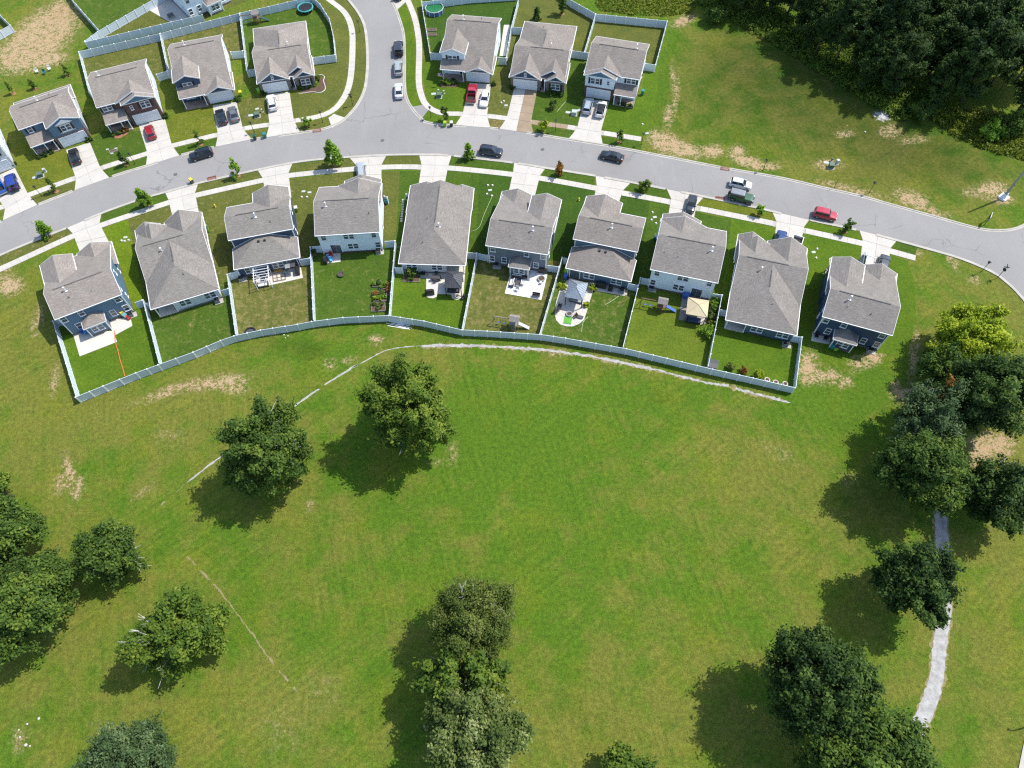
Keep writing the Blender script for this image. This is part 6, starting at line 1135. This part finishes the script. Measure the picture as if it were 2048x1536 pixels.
firepit(1082.5, 558, 'round fire table at the right of the bright patio', .6, STEEL, .5); item('round_stool', 'small round stool in front of the fire table', 'stool', 1081.5, 566, [('seat', cyl((0, 0, .38), .25, .1, 14), CUSHION), ('base', cyl((0, 0, 0), .2, .38, 12), DARKGREY)], 0, .3, z0=.06); grill(1085, 541, R(-13), 'black covered grill on the bright patio'); item('garden_bench', 'black bench at the front right of the bright patio', 'bench', 1072, 591, [('seat', box((0, 0, .42), (1.4, .5, .07)), BLACK), ('backrest', box((0, .26, .72), (1.4, .06, .45)), BLACK)] + [('leg', box((sx*.6, sy*.2, .2), (.07, .07, .42)), BLACK) for sx in (-1, 1) for sy in (-1, 1)], R(-13), .4, z0=.06); item('side_box', 'dark storage box beside the white patio sofa', 'box', 1050, 555, [('body', box((0, 0, .25), (.8, .45, .5)), DARKGREY), ('lid', box((0, 0, .53), (.86, .5, .06)), BLACK)], R(-13), .3, z0=.06)
sofa(526, 546, R(192), 'white seat at the back of the pergola', 1.3); chair(516, 552, R(100), 'white chair on the left under the pergola', DARKGREY, CUSHION); chair(536, 550, R(-50), 'white chair on the right under the pergola', DARKGREY, CUSHION); table(526.5, 556, R(12), 'dark table under the pergola', .7, .9); sofa(526, 569, R(12), 'white bench at the front of the pergola', 1.9)
grill(595, 541, R(100), 'black covered grill at the right of the navy house patio', BLACK, 1.7); item('grill_shelter', 'grey two-panel grill shelter behind the navy house', 'shelter', 580, 531, [('roof_panel', box((-.45, 0, 2.0), (.9, 1.3, .05)), STEEL), ('roof_panel', box((.5, 0, 2.06), (.9, 1.3, .05)), DARKGREY)] + [('post', box((sx*.85, sy*.5, 1.0), (.06, .06, 2.0)), BLACK) for sx in (-1, 1) for sy in (-1, 1)], R(12), 1.9, z0=.06); item('wood_bench', 'yellow-brown cushioned bench against the navy house', 'bench', 557, 542, [('seat', box((0, 0, .4), (1.6, .5, .08)), pm('ochre_wood', (.45, .28, .05), .2, 3, .7)), ('backrest', box((0, .25, .7), (1.6, .06, .45)), WOOD)] + [('leg', box((sx*.7, sy*.2, .2), (.07, .07, .4)), WOOD) for sx in (-1, 1) for sy in (-1, 1)], R(12), .4, z0=.06)
t = item('paver_platform', 'brown timber platform with six pale paver squares behind the navy house', 'platform', 558.5, 556, [('frame', box((0, 0, .07), (2.3, 1.6, .14)), WOOD)], R(12)); [part('paver', box((-.72+i*.72, -.36+j*.72, .16), (.55, .55, .06)), STONE, t) for i in range(3) for j in range(2)]
_pp = item('potted_plant', 'tall leafy potted plant beside the pergola', 'plant', 541, 541, [('pot', cyl((0, 0, 0), .25, .45, 10, .3), WOOD)], 0, z0=.06)
chair(662, 510, .2, 'red patio chair behind the white house', REDP, REDP); chair(658, 516, .9, 'left blue patio chair behind the white house', BLUEP, pm('sky_plastic', (.10, .38, .65), .1, 3, .5)); chair(662.5, 520, .5, 'right blue patio chair behind the white house', BLUEP, MATS['sky_plastic']); grill(650.5, 520, R(92), 'black covered grill behind the white house', BLACK, 1.4); firepit(681.7, 549, 'dark fire pit on the lawn behind the white house', .55, DARKGREY, .4)
_pb = item('planter_box', 'dark leafy planter box at the fence left of the white house patio', 'planter', 627, 510, [('box', merge(box((0, 0, .3), (.9, .6, .6))), WOOD), ('soil', box((0, 0, .58), (.8, .5, .06)), SOIL)], 0)
table(873, 554, R(-4), 'dark dining table on the light grey house patio', 1.5, .9, .72); [chair(x, y, r_, 'dining chair %s the table on the light grey house patio' % l) for x, y, r_, l in ((867, 558, 1.5, 'left of'), (880, 556, -1.6, 'right of'), (871, 561, 3.1, 'in front of'), (873, 546, 0.0, 'behind'))]; grill(859, 585, R(5), 'black covered grill on the rounded patio corner', BLACK, 1.7); firepit(914, 592, 'fire ring on the right rounded patio corner', .4); chair(926, 595, -1.0, 'dark folding chair at the patio corner by the fire ring'); sofa(907, 580, R(-4), 'dark sofa under the dark metal gazebo', 2.2, BLACK, DARKGREY)
firepit(1138.4, 628, 'grey fire pit on the round-ended patio', .5, STEEL); item('green_mat', 'bright green turf mat on the round-ended patio', 'mat', 1135.5, 641, [('mat', box((0, 0, .03), (1.35, 1.5, .03)), LIMEP if False else pm('turf_mat', (.10, .32, .04), .1, 4, .9)), ('edge', merge(box((0, .74, .045), (1.35, .05, .03)), box((0, -.74, .045), (1.35, .05, .03))), DKGREENP)], R(-13), z0=.06)
for x, y, l in ((1120.5, 611, 'upper'), (1118, 617, 'middle'), (1113, 623, 'lower')): chair(x, y, 1.2, '%s dark chair along the left edge of the round-ended patio' % l, BLACK)
table(1160.5, 633, R(-20), 'dark low bench at the right of the round-ended patio', 1.1, .4, .4); chair(1151, 632, -1, 'small brown chair beside the low bench on the round-ended patio', WOOD)
grill(1202, 571, R(-17), 'wide black covered grill against the mid-blue house', BLACK, 1.9); grill(1221, 577, R(-17), 'narrow black covered smoker against the mid-blue house', BLACK, .8); sofa(1152, 600, R(-17), 'grey sofa under the silver gazebo', 2.3, DARKGREY, STEEL)
chair(1633, 672, -.4, 'left dark chair on the right end house patio', BLACK); chair(1651, 677, -.4, 'right dark chair on the right end house patio', BLACK); sofa(1387, 641, R(-14), 'dark blue sofa under the beige canopy', 2.4, BLACK, NAVYFAB if 'NAVYFAB' in globals() else pm('navy_fabric', (.04, .06, .12), .15, 4, .9)); item('wood_plank', 'pale timber plank leaning by the beige canopy', 'plank', 1404, 641, [('plank', box((0, 0, .3), (1.5, .3, .06)), STONE), ('batten', box((0, 0, .2), (.1, .3, .16)), WOOD)], .6, .3); grill(1372, 592, R(-17), 'navy covered box against the white house under the canopy', BLUEP, 1.4)
item('storage_chest', 'dark grey storage chest in the fence corner of the dark teal house plot', 'box', 1425, 731, [('body', box((0, 0, .55), (1.5, 1.6, 1.1)), DARKGREY), ('lid', ([(-.8, -.85, 1.1), (.8, -.85, 1.1), (.8, .85, 1.1), (-.8, .85, 1.1), (-.8, 0, 1.3), (.8, 0, 1.3)], [(0, 1, 5, 4), (2, 3, 4, 5), (0, 4, 3), (1, 2, 5), (3, 2, 1, 0)]), DARKGREY)], R(-14), .5)
# first house garden
item('toy_slide', 'yellow, teal and red toy slide behind the first lower house', 'toy', 248, 630, [('deck', box((-.5, .1, .55), (.9, .7, 1.0)), YELLOWP), ('slide', ([(0, -.35, 1.0), (0, .35, 1.0), (1.1, .35, .1), (1.1, -.35, .1), (0, -.35, .85), (0, .35, .85), (1.1, .35, .0), (1.1, -.35, .0)], [(0, 1, 2, 3), (7, 6, 5, 4), (0, 4, 5, 1), (1, 5, 6, 2), (2, 6, 7, 3), (3, 7, 4, 0)]), TEALP), ('roof', box((-.5, .1, 1.2), (1.0, .8, .1)), YELLOWP)], -.5, .5, z0=.07); item('toy_car', 'small red toy car beside the toy slide', 'toy', 257, 636, [('body', box((0, 0, .25), (.9, .45, .35)), REDP), ('cab', box((-.1, 0, .52), (.45, .4, .22)), REDP), ('wheel', cyl((.3, 0, .12), .12, .5, 10, axis='y'), BLACK), ('wheel', cyl((-.3, 0, .12), .12, .5, 10, axis='y'), BLACK)], -.8, .2, z0=.07)
chair(166, 665, .4, 'blue chair at the corner of the first house patio', BLUEP, BLUEP); table(171, 664, .4, 'small round pale table at the first house patio corner', .6, .6, .5, MATS['sky_plastic']); item('bicycle', 'red-brown bicycle standing at the first house patio corner', 'bicycle', 151, 668, [('wheel', rotg(([(x, z, y+.33) for x, y, z in torus((-.5, 0, 0), .3, .03, 14, 4)[0]], torus((0, 0, 0), .3, .03, 14, 4)[1]), 0), BLACK), ('wheel', rotg(([(x, z, y+.33) for x, y, z in torus((.5, 0, 0), .3, .03, 14, 4)[0]], torus((0, 0, 0), .3, .03, 14, 4)[1]), 0), BLACK), ('frame', merge(tube([(-.5, 0, .33), (-.15, 0, .8), (.35, 0, .8), (.5, 0, .33)], .03), tube([(-.15, 0, .8), (0, 0, .33), (.35, 0, .8)], .03)), REDP), ('saddle', box((-.18, 0, .9), (.25, .13, .06)), BLACK), ('handlebar', tube([(.36, -.28, 1.0), (.36, .28, 1.0)], .025), BLACK)], .3)
def hose(pts, r_, mat, label, name='garden_hose'):
    w_ = smooth_line(PL(pts), .4); o = w_[0].copy(); g = tube([(p.x-o.x, p.y-o.y, .05) for p in w_], r_, 5); ob = link(name, mesh(name, g, mat)); ob.location = (o.x, o.y, .02); tag(ob, label, 'hose')
hose([(230, 662), (231, 684), (236, 702), (241, 722), (246, 738), (250, 753)], .09, HOSE, 'orange corrugated drain pipe across the first back lawn', 'drain_pipe')
hose([(984, 394), (968, 430), (960, 452), (950, 461), (941, 463)], .035, HOSEG, 'pale hose curving across the lawn to the light grey house'); hose([(1238, 592), (1224, 602), (1210, 610)], .04, HOSEG, 'pale hose on the mid-blue house lawn'); hose([(1176, 634), (1166, 645), (1163, 665)], .04, HOSEG, 'pale hose below the round-ended patio'); hose([(1131, 204), (1122, 214), (1114, 224)], .04, HOSEG, 'pale hose on the stained driveway house lawn')
# play sets
def playset(px, py, rz, label, wood, slide, swing=True, canopy=None):
    p = [('tower_post', box((sx*.7, sy*.6, 1.2), (.1, .1, 2.4)), wood) for sx in (-1, 1) for sy in (-1, 1)]
    p += [('deck', box((0, 0, 1.2), (1.5, 1.3, .1)), wood), ('roof', ([(-.85, -.75, 2.4), (.85, -.75, 2.4), (.85, .75, 2.4), (-.85, .75, 2.4), (-.85, 0, 2.95), (.85, 0, 2.95)], [(0, 1, 5, 4), (2, 3, 4, 5), (0, 4, 3), (1, 2, 5), (3, 2, 1, 0)]), canopy or wood),
          ('slide', ([(.75, -.3, 1.25), (.75, .3, 1.25), (2.6, .3, .2), (2.6, -.3, .2), (.75, -.3, 1.1), (.75, .3, 1.1), (2.6, .3, .05), (2.6, -.3, .05)], [(0, 1, 2, 3), (7, 6, 5, 4), (0, 4, 5, 1), (1, 5, 6, 2), (2, 6, 7, 3), (3, 7, 4, 0)]), slide), ('ladder', merge(*[box((0, -.8-.08*i, 1.0-.25*i), (.6, .06, .08)) for i in range(4)], box((-.33, -.95, .6), (.06, .1, 1.3)), box((.33, -.95, .6), (.06, .1, 1.3))), wood)]
    if swing:
        p += [('swing_beam', box((-2.2, 0, 2.1), (3.0, .12, .12)), wood), ('swing_leg', tube([(-3.6, 0, 2.1), (-3.7, .8, 0)], .06), wood), ('swing_leg', tube([(-3.6, 0, 2.1), (-3.7, -.8, 0)], .06), wood)]
        for x in (-2.8, -1.8): p += [('swing', merge(box((x, 0, .5), (.5, .2, .05)), tube([(x-.2, 0, .5), (x-.2, 0, 2.1)], .015, 4), tube([(x+.2, 0, .5), (x+.2, 0, 2.1)], .015, 4)), BLUEP)]
    item('play_set', label, 'play set', px, py, p, rz, 1.2)
playset(1029, 645, R(-13), 'grey timber play set with slide and swings behind the grey-blue house', GREYWOOD, STEEL); playset(1324, 610, R(-15), 'timber play set with blue parts behind the beige-canopy house', WOOD, BLUEP, True, GREYWOOD); playset(513, 35, R(10), 'timber play set with dark green slide behind the corner house', WOOD, DKGREENP, True, GREYWOOD)
item('trampoline', 'round trampoline with teal pad in the corner plot', 'trampoline', 610.5, 15, [('pad', torus((0, 0, .85), 1.75, .16, 28, 6), pm('teal_pad', (.06, .36, .36), .1, 2, .5)), ('mat', cyl((0, 0, .82), 1.62, .03, 28), BLACK)] + [('leg', cyl((1.7*math.cos(a), 1.7*math.sin(a), 0), .04, .85, 6), STEEL) for a in (0, 1.05, 2.1, 3.14, 4.2, 5.2)] + [('net_pole', cyl((1.85*math.cos(a), 1.85*math.sin(a), .8), .03, 1.7, 6), BLACK) for a in (.5, 1.57, 2.6, 3.7, 4.7, 5.8)], 0, .8)
POOLW = pm('green_pool_water', (.02, .15, .045), .2, 1.5, .08); item('garden_pool', 'round blue-walled pool with green water in the pool plot', 'pool', 869, 18.5, [('wall', ([p for p in extr([(2.05*math.cos(a*math.pi/14), 2.05*math.sin(a*math.pi/14)) for a in range(28)], 'z', 0, 1.05)[0]], extr([(0, 0)]*28, 'z', 0, 1)[1][:28]), pm('blue_liner', (.05, .12, .28), .15, 2, .5)), ('water', cyl((0, 0, .2), 1.98, .68, 28), POOLW), ('rim', torus((0, 0, 1.05), 2.05, .09, 28, 6), TPALE)] + [('leg', box((2.16*math.cos(a), 2.16*math.sin(a), .5), (.1, .1, 1.0)), CUSHION) for a in [i*.524 for i in range(12)]], 0, .6)
# beds and planting
def leafclump(name, px, py, r_, h, kind, label, cat='shrub', n=1, hz=0, leaf=.2):
    b = P(px, py, hz); _tn[0] += 1; (V, ti), cc = crown(_tn[0], r_, r_, h*.5, h*.5, 14, 60, leaf, r_*.42, LM[kind], low=-.6, hollow=.2)
    t = thing(name, label, cat, (b.x, b.y, 0)); link('foliage', leaf_mesh('foliage', V, ti, LM[kind]), t); part('stem', merge(*[tube([(0, 0, 0), tuple(c)], .03, 4, .01) for c in cc[:4]]), BARK, t); return t
def bed(px, py, rz, w_, d_, label, plants, h=.3, mat=GREYWOOD):
    c = P(px, py, h); t = thing('raised_bed', label, 'garden bed', (c.x, c.y, 0), rz)
    for s in (-1, 1): part('board', box((s*w_/2, 0, h/2), (.07, d_, h)), mat, t); part('board', box((0, s*d_/2, h/2), (w_+.14, .07, h)), mat, t)
    part('soil', box((0, 0, h*.42), (w_-.08, d_-.08, h*.7)), SOIL, t)
    for k, kind in enumerate(plants):
        _tn[0] += 1; x = -w_/2 + w_*(k+.5)/len(plants); (V, ti), cc = crown(_tn[0], min(.45, w_*.4), d_*.38, .28, h+.2, 12, 45, .16, .18, LM[kind], low=-.3, hollow=.2); V = V + np.array([x, 0, 0]); link('planting', leaf_mesh('planting', V, ti, LM[kind]), t)
for x, y, pl, l, w_, d_ in [(753, 567, ['bright', 'oak'], 'top left', 1.4, 1.2), (767, 571, ['bright', 'maple'], 'top middle', 1.5, 1.5), (757, 587, ['rust', 'oak'], 'upper', 2.2, 1.1), (760, 596, ['yellow', 'bright', 'bright'], 'leafy yellow', 2.3, 1.2), (756, 609, ['oak', 'willow'], 'lower', 2.4, 1.0), (757, 617, ['willow'], 'bottom', 2.4, 1.0), (776, 578, ['rust'], 'narrow brown', .6, 2.6)]: bed(x, y, R(2), w_, d_, '%s raised bed in the vegetable garden behind the white house' % l, pl)
for y, l in ((58.5, 'upper'), (68, 'lower')): bed(864, y, R(-3), 1.9, .8, '%s empty timber bed in the pool plot' % l, [], .25)
bed(823, 556, R(-4), 3.0, 1.5, 'timber-edged bed round the small tree behind the light grey house', ['oak'], .2); leafclump('shrub', 824, 553, .95, 1.8, 'oak', 'small bushy tree in the timber bed behind the light grey house')
for x, y, r_, k, l in [(1124, 575, .55, 'yellow', 'yellow shrub left of the silver gazebo'), (1184, 579, .6, 'yellow', 'yellow shrub right of the silver gazebo'), (1173, 611, .5, 'yellow', 'yellow shrub on the lower right of the round-ended patio'), (1429, 602, .7, 'bright', 'top shrub in the row right of the beige canopy'), (1427, 613, .75, 'bright', 'second shrub in the row right of the beige canopy'), (1425, 624, .7, 'oak', 'third shrub in the row right of the beige canopy'), (1423, 635, .65, 'willow', 'fourth shrub in the row right of the beige canopy'), (1420, 648, .5, 'weed', 'low shrub at the foot of the row by the beige canopy'), (1415, 666, 1.15, 'bright', 'round bright bush below the beige canopy'),
                       (1460, 737, .6, 'willow', 'first plant along the back fence of the dark teal house plot'), (1488, 745, .6, 'rust', 'second plant along the back fence of the dark teal house plot'), (1515, 752, .8, 'yellow', 'yellow plant along the back fence of the dark teal house plot'), 
                       (601, 178, .45, 'oak', 'first shrub under the corner house window'), (609, 176, .4, 'oak', 'second shrub under the corner house window'), (619, 174, .4, 'oak', 'third shrub under the corner house window'), (631, 171, .5, 'bright', 'shrub at the corner house bed end'), (637, 160, .55, 'maple', 'yellow-green shrub at the side of the corner house'), (884, 168, .6, 'oak', 'left shrub before the pale blue house porch'), (895, 167, .6, 'bright', 'middle shrub before the pale blue house porch'), (908, 167, .6, 'oak', 'right shrub before the pale blue house porch'), (1100, 188, .5, 'oak', 'left shrub under the stained driveway house window'), (1110, 190, .5, 'oak', 'middle shrub under the stained driveway house window'), (1122, 191, .5, 'dark', 'right shrub under the stained driveway house window'),
                       (1241, 210, .45, 'dark', 'left hedge plant before the end house porch'), (1250, 212, .45, 'dark', 'middle hedge plant before the end house porch'), (1260, 215, .45, 'dark', 'right hedge plant before the end house porch'), (78, 316, .45, 'dark', 'left shrub before the stone-garage house porch'), (90, 312, .45, 'dark', 'middle shrub before the stone-garage house porch'), (102, 307, .45, 'oak', 'right shrub before the stone-garage house porch'), (228, 270, .5, 'oak', 'left shrub in the mulch bed of the brick-front house'), (241, 267, .5, 'maple', 'middle shrub in the mulch bed of the brick-front house'), (253, 263, .5, 'rust', 'right shrub in the mulch bed of the brick-front house'), (180, 281, .5, 'dark', 'dark shrub right of the stone garage'), (333, 235, .5, 'dark', 'dark shrub right of the brick-front garage'), (476, 201, .5, 'dark', 'dark shrub right of the navy-gabled garage'), (530, 189, .5, 'dark', 'dark shrub left of the corner house garage'), (31, 333, .5, 'dark', 'dark shrub right of the garage at the left edge'), (1024, 177, .5, 'dark', 'dark shrub left of the stained driveway garage'), (987, 170, .4, 'dark', 'dark shrub right of the pale blue house garage')]:
    leafclump('shrub', x, y, r_, r_*1.7, k, l)
for x, y, l in [(1534, 760, 'left'), (1551, 765, 'middle'), (1570, 768, 'right')]: item('stone_ring', '%s stone planting ring along the back fence of the dark teal house plot' % l, 'planting ring', x, y, [('ring', torus((0, 0, .1), .4, .1, 14, 5), STONE), ('soil', cyl((0, 0, .02), .36, .1, 12), SOIL)])
strip('flower_bed', [(222, 275), (240, 271), (258, 265)], 1.3, MULCH, 'mulch bed before the brick-front house', .03, .2); strip('flower_bed', [(600, 183), (625, 181), (640, 178), (648, 168), (640, 155)], 1.5, SOIL, 'dark bed round the corner house front', .03, .1); strip('flower_bed', [(876, 170), (895, 170), (918, 171)], 1.5, SOIL, 'planted bed before the pale blue house', .03, .3)
hose([(598, 188), (612, 186), (625, 184), (640, 186), (650, 180), (650, 172), (647, 162), (649, 154), (643, 150), (636, 151)], .1, STONE, 'pale scalloped edging round the corner house bed', 'bed_edging')
# paver row beside the light grey house
t = thing('paver_row', 'row of pale square pavers left of the light grey house', 'pavers', tuple(P(804, 424))); b0 = P(804, 424)
for i in range(10):
    p = P(806.5-i*.43, 400+i*4.7) - b0; part('paver', box((p.x, p.y, .03), (.42, .42, .05), R(-4)), STONE, t)
for x, y, l in [(1302, 655, 'x')]: pass
for i, (x, y, lab) in enumerate([(74, 143, 'left white plastic chair in the open ground at upper left'), (99, 138, 'right white plastic chair in the open ground at upper left')]): chair(x, y, .4, lab, WHITE, WHITE)
chair(88, 145, .2, 'blue chair between the two white chairs at upper left', BLUEP, TEALP); table(341, 30, .6, 'dark round-legged table on the stained patio at the top', 1.4, 1.4, .7)
for i, (x, y, s) in enumerate([(1730, 264, .5), (1694, 252, .25), (78, 1437, .45), (55, 1448, .35), (38, 1460, .3), (40, 1474, .35), (52, 1490, .5), (60, 1492, .3), (568, 670, .35), (576, 672, .35), (571, 676, .3)]):
    s *= .42; r_ = ball((0, 0, s*.3), s, 8, 5, .6); r_ = ([(x_*rng.uniform(.8, 1.2), y_*rng.uniform(.8, 1.2), z_*rng.uniform(.85, 1.15)) for x_, y_, z_ in r_[0]], r_[1]); o = link('rock', mesh('rock', r_, STONE)); c = P(x, y); o.location = (c.x, c.y, 0)
    tag(o, ['large white rock on the grass below the ash patch', 'small white rock left of the ash patch', 'brightest white rock at lower left', 'second white rock at lower left', 'third white rock at lower left', 'fourth white rock at lower left', 'flat white rock at lower left', 'small rock beside the flat white one', 'left paver stone behind the back fence', 'right paver stone behind the back fence', 'lower paver stone behind the back fence'][i], 'rock')
item('round_tub', 'dark shallow round tub just inside the third plot back fence', 'tub', 500, 664, [('tub', torus((0, 0, .2), .9, .14, 22, 6), BLACK), ('base', cyl((0, 0, .02), .85, .1, 20), DARKGREY)], 0, .2)
# flag on the pale blue house porch
c = P(884, 152, 2.2); t = thing('porch_flag', 'red and white striped flag on the pale blue house porch', 'flag', (c.x, c.y, 1.6), R(-10)); part('pole', tube([(0, .3, 0), (-.25, -.2, 1.5)], .02, 5), WHITE, t)
for i in range(7): part('stripe', box((-.45-.0*i, -.2, 1.35-.12*i), (.75, .02, .12)), REDP if i % 2 == 0 else WHITE, t)
part('canton', box((-.22, -.215, 1.18), (.3, .02, .45)), BLUEP, t)
t = thing('plank_pile', 'pile of loose white fence rails lying behind the back fence', 'planks', tuple(P(803, 652)), heading((775, 646), (832, 657)))
for i in range(7): part('plank', box((rng.uniform(-.8, .8), -.45+i*.16, .04+.03*(i % 2)), (rng.uniform(2.4, 4.2), .1, .05), rng.uniform(-.12, .12)), WHITE, t)
foliage(_pp, .42, 1.0, .4, 'bright'); foliage(_pb, .6, .9, .5, 'dark')
